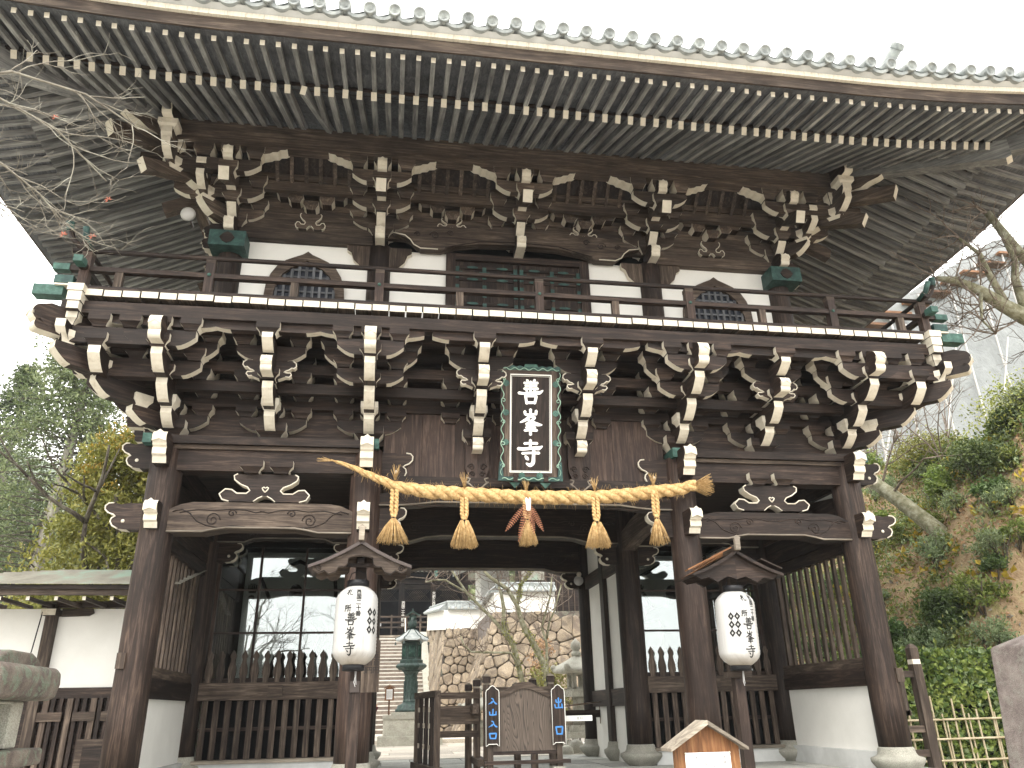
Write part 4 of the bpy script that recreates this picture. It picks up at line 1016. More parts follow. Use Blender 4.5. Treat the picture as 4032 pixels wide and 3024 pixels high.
# statue bays: pickets, rails, glass
for s in (-1, 1):
    x0, x1 = (-A+.19, -B-.19) if s < 0 else (B+.19, A-.19)
    MB().box(x0-.03, x1+.03, D1-.10, D1-.02, .69, .92, 'mid').build('rail_beam', gate)
    MB().box((x0+x1)/2-.1, (x0+x1)/2+.1, D1-.13, D1-.101, .74, .88, 'mid').build('mortise_plug', gate)
    MB().box(x0, x1, D1-.04, D1+.0, .93, .98, 'dark').build('rail_beam', gate); MB().box(x0, x1, D1-.01, D1+.03, .30, .345, 'dark').build('rail_beam', gate)
    sl_ = MB().box(-.038, .038, -.03, .0, -.05, .69, 'mid').mesh('fence_slat'); pk = [(.036, .0), (.036, .03), (.055, .12), (.052, .19), (.030, .27), (.026, .31), (.040, .335), (.042, .36), (.028, .385), (.012, .41), (0, .43)]
    pk2 = [(a, .92+b_) for a, b_ in pk]+[(-a, .92+b_) for a, b_ in pk[:-1][::-1]]
    pm = MB().prism(pk2, 'y', -.03, 0, 'mid').mesh('picket')
    n = 13
    for k in range(n):
        x = x0+.07+(x1-x0-.14)*k/(n-1); inst(sl_, 'fence_slat', gate, (x, D1-.03, 0)); inst(pm, 'picket', gate, (x, D1-.03, 0))
    gy = D1+.16
    gl = MB().box(x0, x1, gy, gy+.004, .95, 2.84, 'glass').build('glass_pane', gate)
    for fx in ((.30, .63) if s < 0 else (.37, .70)):
        x = x0+(x1-x0)*fx; MB().box(x-.016, x+.016, gy-.03, gy-.004, .95, 2.84, 'red').build('glazing_bar', gate)
    for z in (1.60, 2.21): MB().box(x0, x1, gy-.026, gy-.006, z-.014, z+.014, 'red').build('glazing_bar', gate)
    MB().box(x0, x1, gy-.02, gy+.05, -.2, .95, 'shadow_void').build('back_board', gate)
    MB().box(x0-.1, x1+.1, D2-.1, D2-.02, FLOOR, 3.4, 'plaster').build('white_panel', gate)
    MB().box(x0-.03, x0+.03, gy-.04, gy+.06, .95, 2.86, 'red').build('glazing_bar', gate); MB().box(x1-.03, x1+.03, gy-.04, gy+.06, .95, 2.86, 'red').build('glazing_bar', gate)

# ================================================================= THINGS HUNG ON THE GATE
# straw rope
rope = empty('straw_rope', (0, -.35, 2.9), label='thick twisted straw rope with five tassels hung across the central opening', category='rope')
def at_rope(t):
    K = [(-2.45, 3.30), (-2.20, 3.22), (-1.98, 3.12), (-1.67, 2.99), (-1.3, 2.935), (-.9, 2.915), (-.1, 2.885), (.73, 2.90), (1.2, 2.94), (1.52, 2.985), (1.9, 3.03), (2.10, 3.09)]
    x = -2.45+t*4.55
    for (a, za), (b, zb) in zip(K, K[1:]):
        if a <= x <= b: u = (x-a)/(b-a); u2 = u; return Vector((x, 0, za+(zb-za)*u2-2.9))
    return Vector((x, 0, K[-1][1]-2.9))
def rope_r(t):
    x = -2.45+t*4.55
    return .010 if x < -2.4 else (.018+.062*min(1, (x+2.4)/1.1) if x < -1.3 else .080 - .012*max(0, (x-1.5)/.6))
for k in range(3):
    P = []; Rr = []; n = 190
    for i in range(n+1):
        t = i/n; c = at_rope(t); r = rope_r(t); a = t*4.55/.50*2*pi+k*2*pi/3
        P.append(c+Vector((0, cos(a)*r*.52, sin(a)*r*.52))); Rr.append(r*.62*(1+.05*ru(-1, 1)))
    mb = MB(); mb.tube(P, Rr, 'straw', 9); mb.build('rope_strand', rope)
def straws(par, name, n, gen, m='straw', r=.0022):
    mb = MB()
    for _ in range(n):
        p, q, w_ = gen(); mb.tube([p, (Vector(p)*.5+Vector(q)*.5+Vector((0, 0, w_))), q], [r, r, r*.7], m, 3)
    return mb.build(name, par, recalc=False)
def fuzz():
    t = ru(.06, .97); c = at_rope(t); r = rope_r(t); a = ru(0, 6.28); d = Vector((ru(-.6, .6), cos(a)*.6, sin(a)-.25))
    p = c+Vector((0, cos(a), sin(a)))*r*.8; return p, p+d.normalized()*ru(.03, .10), ru(-.01, .01)
straws(rope, 'loose_straw', 620, fuzz, r=.0013)['kind'] = 'stuff'
def endb():
    d = Vector((1, ru(-.45, .45), ru(-.40, .60))).normalized(); p = Vector((2.05, ru(-.03, .03), .17+ru(-.03, .03))); return p, p+d*ru(.22, .30), 0
straws(rope, 'straw_end', 170, endb, r=.003)
def endl():
    d = Vector((-1, ru(-.1, .1), ru(-.05, .35))).normalized(); p = Vector((-2.40, 0, .385)); return p, p+d*ru(.10, .22), 0
straws(rope, 'straw_end', 24, endl, r=.002)
for x, zt, zm, zb, half_, two in ((-1.68, 2.93, 2.60, 2.29, .19, 0), (-.85, 2.85, 2.58, 2.245, .15, 1), (-.09, 2.83, 2.60, 2.28, .12, 0), (.765, 2.88, 2.585, 2.26, .145, 1), (1.53, 2.98, 2.64, 2.31, .12, 0)):
    tz = MB().lathe([(.022, -.012), (.026, 0), (.022, .012)], 10, 'black', Matrix.Translation((x, -.06, zm-2.9))).build('tassel', rope)
    mb = MB()
    for sx in ((-1, 1)):
        for k in range(2):
            P = [(x+sx*.026*min(1, (1-i/24)*3+.25)+.012*cos(i*.9+k*pi), -.06+.012*sin(i*.9+k*pi), zm+(zt-zm)*(1-i/24)-2.9) for i in range(25)]
            mb.tube(P[::-1], .017, 'straw', 7)
    mb.build('braid', tz)
    cs = (x-.028, x+.028) if two else (x, )
    for cx in cs:
        def g_(cx=cx):
            u = ru(-1, 1); v = ru(-1, 1); hw = half_*(.62 if two else 1); L = (zm-zb)*ru(.90, 1.03)
            off = (-.45*hw if cx < x else .45*hw) if two else 0
            return (cx+u*.018, -.06+v*.018, zm-2.9-.005), (cx+off+u*hw, -.06+v*hw*.7, zm-2.9-L*(1-.06*u*u)), .02
        straws(tz, 'straw_fringe', 130, g_, r=.0034)
    def tuft(): return (x+ru(-.012, .012), -.05, at_rope((x+2.45)/4.55).z+.06), (x+ru(-.06, .06), -.05+ru(-.03, .03), at_rope((x+2.45)/4.55).z+ru(.17, .26)), .01
    straws(tz, 'straw_tuft', 22, tuft, r=.0025)
# fern fronds and white paper on the middle tassel
fern = empty('fern_ornament', (-.09, -.47, 2.80), label='brown dried fern fronds with folded white paper tied on the middle tassel of the rope', category='ornament')
for ang, L in ((-.66, .46), (-.26, .50), (.16, .40), (.46, .40)):
    mb = MB(); d = Vector((sin(ang), 0, -cos(ang))); s_ = Vector((cos(ang), 0, sin(ang)))
    mb.tube([tuple(d*L*k/6+Vector((0, -.02*sin(k/6*3), 0))) for k in range(7)], .003, 'dry_fern', 4)
    for k in range(15):
        t = .10+k/15*.9; hw = .036*(sin(min(1, t*1.05)*pi)**.6+.12)
        for q in (-1, 1):
            a = d*L*t; mb.add([tuple(a+Vector((0, -.02*sin(t*3), 0))), tuple(a+s_*q*hw+d*.012+Vector((0, -.02, 0))), tuple(a+s_*q*hw*.8+d*.020+Vector((0, -.015, 0))), tuple(a+d*.011+Vector((0, -.02*sin(t*3), 0)))], [(0, 1, 2, 3)], 'dry_fern')
    mb.build('frond', fern, recalc=False)
MB().prism([(-.035, .03), (-.02, .05), (0, .02), (.02, .05), (.035, .03), (.022, -.11), (-.02, -.11)], 'y', -.03, -.024, 'paper').build('folded_paper', fern)

# name plaque, leaning forward at the top
plq = empty('name_plaque', (-.035, -.36, 3.10), label='tall framed plaque with large white brush characters under the balcony, green scrollwork round its edge', category='plaque')
plq.rotation_euler = (RAD(12.5), 0, RAD(-1.5))
PH, PW = 1.42, .355
MB().box(-.265, .265, -.02, .03, .09, 1.32, 'dark').build('panel', plq)
for x0, x1, z0, z1, sl_ in ((-PW+.03, -.262, .04, PH-.05, 0), (.262, PW-.03, .04, PH-.05, 0), (-.262, .262, .04, .092, 0), (-.262, .262, 1.318, PH-.05, 0)):
    MB().box(x0, x1, -.055, .02, z0, z1, 'mid').build('frame', plq)
for o_, w in ((.262, .010), (.243, .005)):
    h0, h1 = .705-(.615+o_-.262), .705+(.615+o_-.262)
    for bx in ((-o_, -o_+w, h0, h1), (o_-w, o_, h0, h1), (-o_+w, o_-w, h0, h0+w), (-o_+w, o_-w, h1-w, h1)):
        MB().box(bx[0], bx[1], -.060 if o_ > .25 else -.026, -.0205, bx[2], bx[3], 'white_letter').build('inlay', plq)
for k, ch in enumerate('善峯寺'):
    mb = MB(); glyph(mb, ch, .0, 1.105-k*.385, .32 if k != 1 else .31, .32, 'white_letter', -.021, .003, 1.45); mb.build('character', plq, recalc=False)
mb = MB()   # wavy green border with pale scroll line
for s in (-1, 1):
    pts = [(s*(PW-.03), .03)] + [(s*(PW+.012+.016*abs(sin(k*.78))), .03+(PH-.08)*k/40) for k in range(41)] + [(s*(PW-.03), PH-.05)]
    mb.prism(pts, 'y', -.05, .0, 'dark')
    mb2 = MB(); mb2.tube([(s*(PW+.002+.017*sin(k*.78)), -.062, .05+(PH-.12)*k/60) for k in range(61)], .006, 'patina_pale', 5)
    for k in range(5):
        z = .17+k*.27; mb2.tube([(s*(PW-.01+.03*cos(a)*(1-a/9)), -.062, z+.03*sin(a)*(1-a/9)) for a in [q*.5 for q in range(13)]], .0055, 'patina_pale', 5)
    mb2.build('scroll', plq)
    for z in (.46, .83, 1.2):
        c_ = MB()
        for a, b_ in ((0, 0), (.018, .018), (-.018, .018), (.018, -.018), (-.018, -.018), (.028, 0), (-.028, 0), (0, .028), (0, -.028)): c_.box(s*.312+a-.011, s*.312+a+.011, -.064-.0004*a*50, -.0555, z+b_-.011, z+b_+.011, 'patina')
        c_.build('copper_flower', plq)
    MB().prism([(s*(PW-.05), -.01), (s*(PW+.045), -.01), (s*(PW+.03), .22), (s*(PW-.0), .22), (s*(PW-.02), .03), (s*.22, .03), (s*.22, -.01)], 'y', -.066, -.0, 'patina_dark').build('corner_piece', plq)
    c_ = MB()
    for a, b_ in ((0, 0), (.018, .018), (-.018, .018), (.018, -.018), (-.018, -.018), (.028, 0), (-.028, 0), (0, .028), (0, -.028)): c_.box(s*.11+a-.011, s*.11+a+.011, -.066-.0004*a*50, -.0555, .055+b_-.011, .055+b_+.011, 'patina')
    c_.build('copper_flower', plq)
    MB().box(s*.19-.028, s*.19+.028, -.075, .03, -.02, .075, 'dark').build('hanger', plq)
    MB().prism([(s*.19-.07, -.03), (s*.19+.07, -.03), (s*.19, -.10)], 'y', -.03, .0, 'patina').build('hanger_tip', plq)
pts = [(-PW-.02, PH-.06)]+[(-PW-.02+(2*PW+.04)*k/40, PH-.01+.022*abs(sin(k*.62))) for k in range(41)]+[(PW+.02, PH-.06)]
mb.prism(pts, 'y', -.05, .0, 'patina_dark'); mb.prism([(-.09, PH-.005), (-.075, PH+.03), (.075, PH+.03), (.09, PH-.005)], 'y', -.056, -.045, 'patina')
mb.tube([(-PW+2*PW*k/50, -.062, PH-.035+.014*sin(k*.75)) for k in range(51)], .006, 'patina_pale', 5); mb.tube([(-PW+2*PW*k/50, -.068, .012+.012*sin(k*.75)) for k in range(51)], .006, 'patina_pale', 5)
mb.box(-PW, PW, -.055, 0, -.015, .038, 'patina_dark'); mb.build('scroll_frame', plq)

# paper lanterns and their roofed posts
def lantern_profile(n=46):
    pr = []; H = .735
    for i in range(n+1):
        t = i/n; u = abs(2*t-1)
        r = .205-.004*(t-.5); r = r*(1-max(0, (u-.62)/.38)**2.3*.52)
        pr.append((r+(.0022 if i % 2 else -.0012), t*H))
    return pr
def lantern_radius(z):
    t = min(1, max(0, z/.735)); u = abs(2*t-1); return .205*(1-max(0, (u-.62)/.38)**2.3*.52)
def wrap(me, cz_shift=0, off=.004):
    b = bmesh.new(); b.from_mesh(me); bmesh.ops.triangulate(b, faces=b.faces)
    for k in range(-16, 17):
        bmesh.ops.bisect_plane(b, geom=b.verts[:]+b.edges[:]+b.faces[:], plane_co=(k*.02, 0, 0), plane_no=(1, 0, 0))
    for v in b.verts:
        a = v.co.x/.205; r = lantern_radius(v.co.z)+off-min(.003, max(0, v.co.y)); v.co.x, v.co.y = r*sin(a), -r*cos(a)
    b.to_mesh(me); b.free()
def paper_lantern(loc, spin, tilt, crest_off, **t):
    L = empty('paper_lantern', loc, 0, **t); L.rotation_euler = (tilt, 0, spin)
    mb = MB(); mb.lathe(lantern_profile(), 40, 'lantern_paper'); mb.build('lantern_body', L)
    mb = MB(); mb.lathe([(.085, .73), (.108, .735), (.108, .795), (.10, .797), (.10, .76), (.08, .76)], 28, 'black', cap=False); mb.build('lantern_ring', L)
    mb = MB(); mb.lathe([(.08, -.045), (.105, -.045), (.105, .012), (.09, .012)], 28, 'black'); mb.build('lantern_ring', L)
    mb = MB(); mb.tube([(-.09, 0, .79), (-.07, 0, .87), (0, 0, .90), (.07, 0, .87), (.09, 0, .79)], .005, 'black', 6); mb.build('wire_handle', L)
    for k, ch in enumerate('善峯寺'):
        mb = MB(); glyph(mb, ch, -.03, .405-k*.135, .118, .122, 'ink', 0, .0001, 1.15); me = mb.mesh('character', False); wrap(me); inst(me, 'character', L)
    def small(body, x, z, size):
        o = text(body, size, 'ink', None, (0, 0, 0), name='character', ext=0, off=.0012, vertical=len(body) > 1, gap=1.0); me = o.data
        for v in me.vertices: a, b_ = v.co.x, v.co.y; v.co = (a+x, 0, b_+z)
        wrap(me); o.rotation_euler = (0, 0, 0); o.parent = L
    small('西国二十番', .035, .555, .052); small('札', -.055, .655, .072); small('所', -.065, .50, .070)
    mb = MB()
    for cx in (crest_off, crest_off+.062):
        for q in range(3):
            cz = .475-q*.082; a = .030; b_ = .041; o_ = len(mb.v)
            vs = [(cx-a, 0, cz), (cx, 0, cz+b_), (cx+a, 0, cz), (cx, 0, cz-b_), (cx-a*.38, 0, cz), (cx, 0, cz+b_*.38), (cx+a*.38, 0, cz), (cx, 0, cz-b_*.38)]
            mb.add(vs, [(i, (i+1) % 4, 4+(i+1) % 4, 4+i) for i in range(4)], 'ink')
    me = mb.mesh('crest', False); wrap(me); inst(me, 'crest', L)
    mb = MB(); mb.tube([(.02, 0, -.05), (.022, .005, -.10), (.015, 0, -.15), (.028, 0, -.19)], .003, 'paper', 4); mb.tube([(.03, 0, -.05), (.03, .0, -.12), (.036, 0, -.17)], .003, 'paper', 4); mb.build('cord', L)
    return L
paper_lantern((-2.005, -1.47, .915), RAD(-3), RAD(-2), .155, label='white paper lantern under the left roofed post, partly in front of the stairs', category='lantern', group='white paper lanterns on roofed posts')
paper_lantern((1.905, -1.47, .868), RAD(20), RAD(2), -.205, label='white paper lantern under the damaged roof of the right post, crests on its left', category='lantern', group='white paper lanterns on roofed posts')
def lantern_post(x, y, damaged, zr, lean, **t):
    P = empty('lantern_post', (x, y, FLOOR), 0, **t); H = zr-FLOOR
    MB().box(-.052, .052, -.05, .05, 0, H-.05, 'red' if damaged else 'dark').build('post', P)
    MB().box(-.14, .14, -.14, .14, -.02, .10, 'granite').build('post_foot', P)
    w = .50; ry = .34
    # gabled roof, ridge front to back
    for s in (-1, 1):
        mb = MB(); pts = [(0, 0), (s*.16, -.095), (s*.34, -.185), (s*w, -.245), (s*w, -.275), (s*.34, -.218), (s*.16, -.130), (0, -.036)]
        mb.prism([(a, H+b_) for a, b_ in pts], 'y', -.36, .20, 'dark_metal' if not damaged else 'dark_x'); mb.build('roof_slope', P)
        for k in range(5):
            MB().box(min(s*.02, s*w), max(s*.02, s*w), 0, .035, 0, .012, 'mid').build('roof_batten', P, (0, -.33+k*.12, H-.20 if False else H-.16), (0, s*RAD(27), 0)) if False else None
        if not damaged:
            # carved barge board
            b2 = [(0, -.04), (s*.17, -.13), (s*.34, -.21), (s*.46, -.262), (s*.455, -.30), (s*.40, -.325), (s*.345, -.30), (s*.30, -.335), (s*.235, -.315), (s*.205, -.265), (s*.15, -.262), (s*.125, -.235), (s*.118, -.175), (s*.05, -.158), (0, -.155)]
            for yy in (-.33, .10):
                ob = MB().prism([(a, H+b_) for a, b_ in b2], 'y', yy, yy+.03, 'mid'); q = ob.build('barge_board', P)
                if yy < 0:
                    c = MB(); c.tube([(a, yy-.002, H+b_+.008) for a, b_ in b2[4:]], .004, 'dark_x', 5)
                    c.tube([(s*(.40+.032*cos(k*.5)*(1-k/24)), yy-.003, H-.275+.032*sin(k*.5)*(1-k/24)) for k in range(22)], .005, 'dark_x', 5); c.build('carving', q)
        else:
            b2 = [(0, -.04), (s*.17, -.13), (s*.34, -.21), (s*.46, -.262), (s*.40, -.30), (s*.30, -.28), (s*.22, -.33), (s*.10, -.27), (0, -.30)]
            MB().prism([(a, H+b_) for a, b_ in b2], 'y', -.30, -.27, 'dark').build('barge_board', P); MB().prism([(a, H+b_) for a, b_ in b2], 'y', .08, .11, 'dark').build('barge_board', P)
            for k, (a0, a1, yy, dz) in enumerate(((.05, .60, -.36, .03), (.10, .46, -.22, .05), (.04, .56, -.08, .04)) if s < 0 else ((.30, .54, -.34, -.01), (.22, .56, -.16, -.02))):
                MB().box(-a1 if s < 0 else a0, -a0 if s < 0 else a1, -.055, .055, 0, .014, 'orange' if s < 0 else 'dark').build('roof_board', P, (0, yy+.05, H+.03-.02*k+dz*.3), (0, s*RAD(25+k*1.5), RAD(3*k-2)))
    MB().box(-.026, .026, -.41, .25, H-.015, H+.05, 'mid', {'-y': 'pale_x'}).build('ridge_beam', P)
    MB().prism([(-.026, H-.01), (.026, H-.01), (.028, H+.10), (.04, H+.115), (0, H+.145), (-.04, H+.115), (-.028, H+.10)], 'y', -.425, -.385, 'pale_x').build('ridge_end', P)
    MB().box(-.03, .03, -.24, .16, H-.21, H-.165, 'dark').build('cross_arm', P); MB().box(-.34, .34, -.19, -.15, H-.235, H-.20, 'dark').build('cross_arm', P)
    return P
pl = lantern_post(-1.985, -1.30, False, 2.08, 0, label='roofed lantern post with intact carved barge boards, left of the central opening', category='lantern post', group='roofed lantern posts')
pr_ = lantern_post(1.93, -1.30, True, 2.02, 0, label='roofed lantern post with loose broken orange roof boards, right of the central opening', category='lantern post', group='roofed lantern posts')
MB().box(-.045, .045, -.075, -.051, .96, 1.06, 'dark_metal').build('switch_box', pl); MB().box(-.13, .13, -.08, .05, 1.04, 1.10, 'mid').build('bracket', pr_)

# hanging wooden name board beside the left lantern post
nb = empty('hanging_board', (-1.875, -.34, .72), label='small weathered board with columns of dark characters hanging beside the left lantern post', category='sign')
MB().prism([(-.11, -.02), (.11, -.02), (.11, .50), (.0, .62), (-.11, .55)], 'y', -.01, .015, 'mid').build('board', nb)
for k in range(3): text('五百円', .075, 'ink', nb, (-.07+k*.07, -.012, .28), name='lettering', vertical=True, ext=.0005)

# flood lamp and small lamps on the gate
lm = empty('dish_lamp', (-4.62, -.08, 6.82), label='small grey dish-shaped lamp under the upper left corner brackets', category='lamp')
MB().lathe([(.10, 0), (.098, .02), (.085, .045), (.05, .065), (.02, .07)], 24, 'metal', Matrix.Rotation(RAD(100), 4, 'X')).build('shade', lm); MB().box(-.012, .012, .05, .30, -.012, .012, 'dark_metal').build('bracket', lm)
lm = empty('spot_lamp', (1.80, 4.95, 2.70), label='round grey spot lamp on the rear column above the passage', category='lamp')
MB().lathe([(.085, 0), (.09, .03), (.05, .08), (.03, .14)], 20, 'metal', Matrix.Rotation(RAD(-80), 4, 'X')).build('shade', lm); MB().lathe([(.045, 0), (.045, .02)], 16, 'white', Matrix.Translation((0, -.02, .11)) @ Matrix.Rotation(RAD(90), 4, 'X')).build('lens', lm)

# ================================================================= BARRIER IN THE PASSAGE
bb = empty('barrier_board', (.03, .90, FLOOR), label='broad wooden barrier board with blue characters on two side plates, standing in the passage', category='barrier')
top = [(-.40, .965), (-.36, .962), (-.22, .995), (-.10, 1.055), (0, 1.075), (.10, 1.06), (.22, 1.005), (.34, .955), (.40, .955)]
MB().prism(top[::-1]+[(-.40, .30), (.40, .30)] if False else [(-.40, .31)]+[(a, b_-.03) for a, b_ in top]+[(.40, .31)], 'y', -.012, .015, 'board_grain').build('panel', bb)
mb = MB(); mb.prism([(a, b_-.05) for a, b_ in top]+[(a, b_+.012+(.018 if abs(a) < .12 else 0)) for a, b_ in top[::-1]], 'y', -.035, .03, 'mid'); q = mb.build('top_rail', bb)
for s in (-1, 1): MB().box(s*.43-.035, s*.43+.035, -.04, .04, 0, 1.03, 'mid').build('post', bb)
MB().box(-.395, .395, -.03, .03, .27, .309, 'dark').build('rail', bb); MB().box(-.50, .56, -.06, .04, .165, .205, 'dark').build('rail', bb)
for s in (-1, 1): MB().box(s*.40-.07, s*.40+.07, -.14, .14, .0, .13, 'granite').build('foot_stone', bb)
for cx, tx, zs in ((-.405, '入山入口', (.865, .735, .605, .475)), (.425, '出口', (.83, .52))):
    out = [(-.085, .10), (-.060, .115), (-.055, .125), (.055, .125), (.060, .115), (.085, .10), (.085, .71), (.078, .735), (.045, .755), (.03, .775), (0, .79), (-.03, .775), (-.045, .755), (-.078, .735), (-.085, .71)]
    out = [(a, b_+.30-.03) for a, b_ in out]; sg = MB().prism([(cx+a, b_) for a, b_ in out], 'y', -.075, -.045, 'dark').build('sign_plate', bb)
    mb = MB(); mb.tube([(cx+a*.97, -.077, b_) for a, b_ in out+out[:1]], .0045, 'white_letter', 4); mb.build('white_edge', sg)
    for ch, z in zip(tx, zs):
        mb = MB(); glyph(mb, ch, cx+.004, z+.012, .115, .085 if len(tx) > 2 else .125, 'blue_paint', -.0755, .002, 1.45 if len(tx) > 2 else 1.3); mb.build('character', sg, recalc=False)
def capped_post(par, x, y, z0, z1, w, m='mid'):
    p = MB().box(x-w/2, x+w/2, y-w/2, y+w/2, z0, z1-.11, m).build('post', par)
    MB().box(x-w*.42, x+w*.42, y-w*.42, y+w*.42, z1-.11, z1-.085, 'pale').build('post_neck', p)
    mb = MB(); mb.box(x-w*.56, x+w*.56, y-w*.56, y+w*.56, z1-.085, z1-.005, 'dark'); mb.add([(x-w*.58, y-w*.58, z1-.005), (x+w*.58, y-w*.58, z1-.005), (x+w*.58, y+w*.58, z1-.005), (x-w*.58, y+w*.58, z1-.005), (x, y, z1+.03)], [(0, 1, 4), (1, 2, 4), (2, 3, 4), (3, 0, 4)], 'pale_x'); mb.build('post_cap', p)
    return p
gt = empty('post_gate', (0, 1.4, FLOOR), label='low weathered timber gate frame with pointed post caps behind the barrier board', category='fence')
for x, y, z in ((-.36, 1.55, 1.20), (-.45, 1.95, 1.17), (-.53, 2.3, 1.12), (.52, 1.6, 1.20), (.36, 2.1, 1.17), (.17, 2.4, 1.12)): capped_post(gt, x, y-1.4, 0, z, .088)
MB().box(-.36, .52, .13, .18, .93, 1.06, 'mid').build('rail', gt); MB().box(-.5, -.36, -.02, 1.0, .12, .20, 'mid').build('rail', gt); MB().box(-.55, -.47, .1, .9, .74, .86, 'mid').build('rail', gt)
MB().box(.17, .45, .65, .70, .90, 1.0, 'mid').build('rail', gt)
fn_ = empty('timber_fence', (-.9, 1.5, FLOOR), label='low dark timber fence of wide rails and an end frame beside the barrier board', category='fence')
MB().box(-.155, -.075, -.04, .04, .12, .95, 'mid').build('post', fn_); MB().box(-.36, -.28, 1.25, 1.33, .12, .95, 'mid').build('post', fn_)
MB().box(-.04, .04, -.02, 1.38, .95, 1.03, 'mid').build('top_rail', fn_, (-.115, 0, 0), (0, 0, RAD(9))); MB().box(-.06, .06, -.10, 1.45, 0, .12, 'mid').build('sill', fn_, (-.115, 0, 0), (0, 0, RAD(9)))
for k in range(3):
    p = MB().box(-.03, .03, -.025, .025, .12, .95, 'dark').build('post', fn_, (-.115-.055*(k+1), .33*(k+1), 0))
    for z in (.31, .57, .77): MB().box(-.045, -.02, -.03, .03, z, z+.06, 'pale').build('rail_end', p)
for z0, z1 in ((.93, 1.01), (.61, .84), (.45, .53)): MB().box(-.10, .47, .38, .42, z0, z1, 'mid').build('rail', fn_)
cr = empty('crossbar', (0, 0, 0), label='thin brown bar crossing from the barrier board to the rear column', category='barrier')
mb = MB(); mb.cyl((.52, 1.1, .52), (2.05, 4.7, .60), .011, m='brown_metal'); mb.build('bar', cr)
MB().box(-.18, .18, -.01, .01, 0, .0655, 'sign_white', {'-x': 'black', '+x': 'black'}).build('exit_plate', cr, (.79, 1.17, .347), (0, 0, RAD(4)))
text('出 口', .036, 'ink', cr, (.80, 1.157, .379), (pi/2, 0, RAD(4)), ext=.0003)
MB().box(-.01, .01, -.01, .01, .25, .62, 'brown_metal').build('bar_post', cr, (2.0, 4.72, 0)); MB().box(.9, 2.02, 4.70, 4.72, .35, .47, 'dark').build('bar_board', cr)

# notice board in the foreground
no = empty('notice_box', (.26, -4.5, -1.1), label='small house-shaped orange wooden notice box with a white sheet in the right foreground', category='notice board')
H = 1.1
for s in (-1, 1):
    mb = MB(); mb.prism([(0, H+.415), (s*.245, H+.262), (s*.245, H+.245), (0, H+.390)], 'y', -.06, .14, 'pale'); mb.build('roof_board', no)
MB().prism([(-.205, H-.35), (.205, H-.35), (.205, H+.265), (0, H+.395), (-.205, H+.265)], 'y', 0, .04, 'orange').build('back_panel', no)
MB().box(-.03, .03, .041, .08, 0, H+.3, 'orange').build('leg', no); MB().box(-.21, .21, -.03, .0, H-.37, H-.33, 'orange').build('ledge', no)
MB().box(-.143, .143, -.006, -.001, H-.22, H+.235, 'paper').build('sheet', no)
for k, (bd, sz) in enumerate((('周囲の方々', .026), ('一、山門受付', .018), ('一、境内を', .018), ('新型コロナ', .018))):
    text(bd, sz, 'ink', no, (.105-k*.052-(.02 if k else 0), -.0065, H+.215-len(bd)*sz*.5), vertical=True, ext=.0002, gap=1.0)
for s in (-1, 1): MB().lathe([(.007, 0), (.004, .006)], 10, 'white', Matrix.Translation((s*.14, -.006, H+.232)) @ Matrix.Rotation(pi/2, 4, 'X')).build('pin', no)

# ================================================================= STONE LANTERNS AND PILLAR
def curved_roof(mb, w, h, m, seg=10, lift=.10, corner=.16, T=None):
    """square lantern cap with upswept corners; centred, base at z=0"""
    n = seg; vs = []; R = 9
    for j in range(R+1):
        g = j/R; s = w*(1-g)**1.25*.5+.045*w*(1-(1-g)); zz = h*g**.85
        for side in range(4):
            for i in range(n):
                u = -1+2*i/n; x, y = (u, -1) if side == 0 else ((1, u) if side == 1 else ((-u, 1) if side == 2 else (-1, -u)))
                cz = corner*h*(abs(u)**4)*(1-g)**3; vs.append((x*s, y*s, zz+cz))
    L = 4*n; fs = []
    for j in range(R):
        for i in range(L): fs.append((j*L+i, j*L+(i+1) % L, (j+1)*L+(i+1) % L, (j+1)*L+i))
    fs.append(tuple(R*L+i for i in range(L)))
    o = len(vs); 
    for i in range(L): x, y, z = vs[i]; vs.append((x*.97, y*.97, z-.22*h))
    for i in range(L): fs.append((i, (i+1) % L, o+(i+1) % L, o+i))
    fs.append(tuple(o+i for i in range(L)))
    mb.add(vs, fs, m, True, T)
def stone_lantern(x, y, z, sc, rz, m, ped=.3, **t):
    L = empty('stone_lantern', (x, y, z), rz, **t); L.scale = (sc, sc, sc)
    for nm, a, b_, w0, w1 in (('pedestal', 0, .12, .40, .40), ('pedestal', .12, .26, .30, .24)):
        mb = MB(); mb.prism([(-w0, a), (w0, a), (w1, b_), (-w1, b_)], 'y', -w1, w1, m); mb.build(nm, L)
    mb = MB(); mb.lathe([(.15, .26), (.135, .5), (.13, .80), (.16, .86)], 16, m); mb.build('shaft', L)
    mb = MB(); mb.box(-.27, .27, -.27, .27, .86, .98, m); mb.box(-.22, .22, -.22, .22, .98, 1.02, m); mb.build('platform', L)
    mb = MB()
    for a in (-1, 1):
        for b_ in (-1, 1): mb.box(a*.14-.045, a*.14+.045, b_*.14-.045, b_*.14+.045, 1.02, 1.34, m)
    mb.box(-.185, .185, -.185, .185, 1.34, 1.37, m); mb.box(-.185, .185, -.185, .185, 1.02, 1.06, m); mb.build('light_chamber', L)
    mb = MB(); curved_roof(mb, .92, .34, m, T=Matrix.Translation((0, 0, 1.44))); mb.build('cap', L)
    for a in (-1, 1):
        for b_ in (-1, 1):
            mb = MB(); mb.lathe([(.01, -.07), (.06, -.05), (.075, 0), (.06, .05), (.01, .07)], 12, m, Matrix.Translation((a*.42, b_*.42, 1.50))); mb.build('cap_scroll', L)
    mb = MB(); mb.lathe([(.10, 1.74), (.115, 1.80), (.10, 1.84), (.075, 1.86), (.105, 1.90), (.125, 1.96), (.11, 2.04), (.05, 2.10), (.012, 2.14)], 18, m); mb.build('finial', L)
    return L
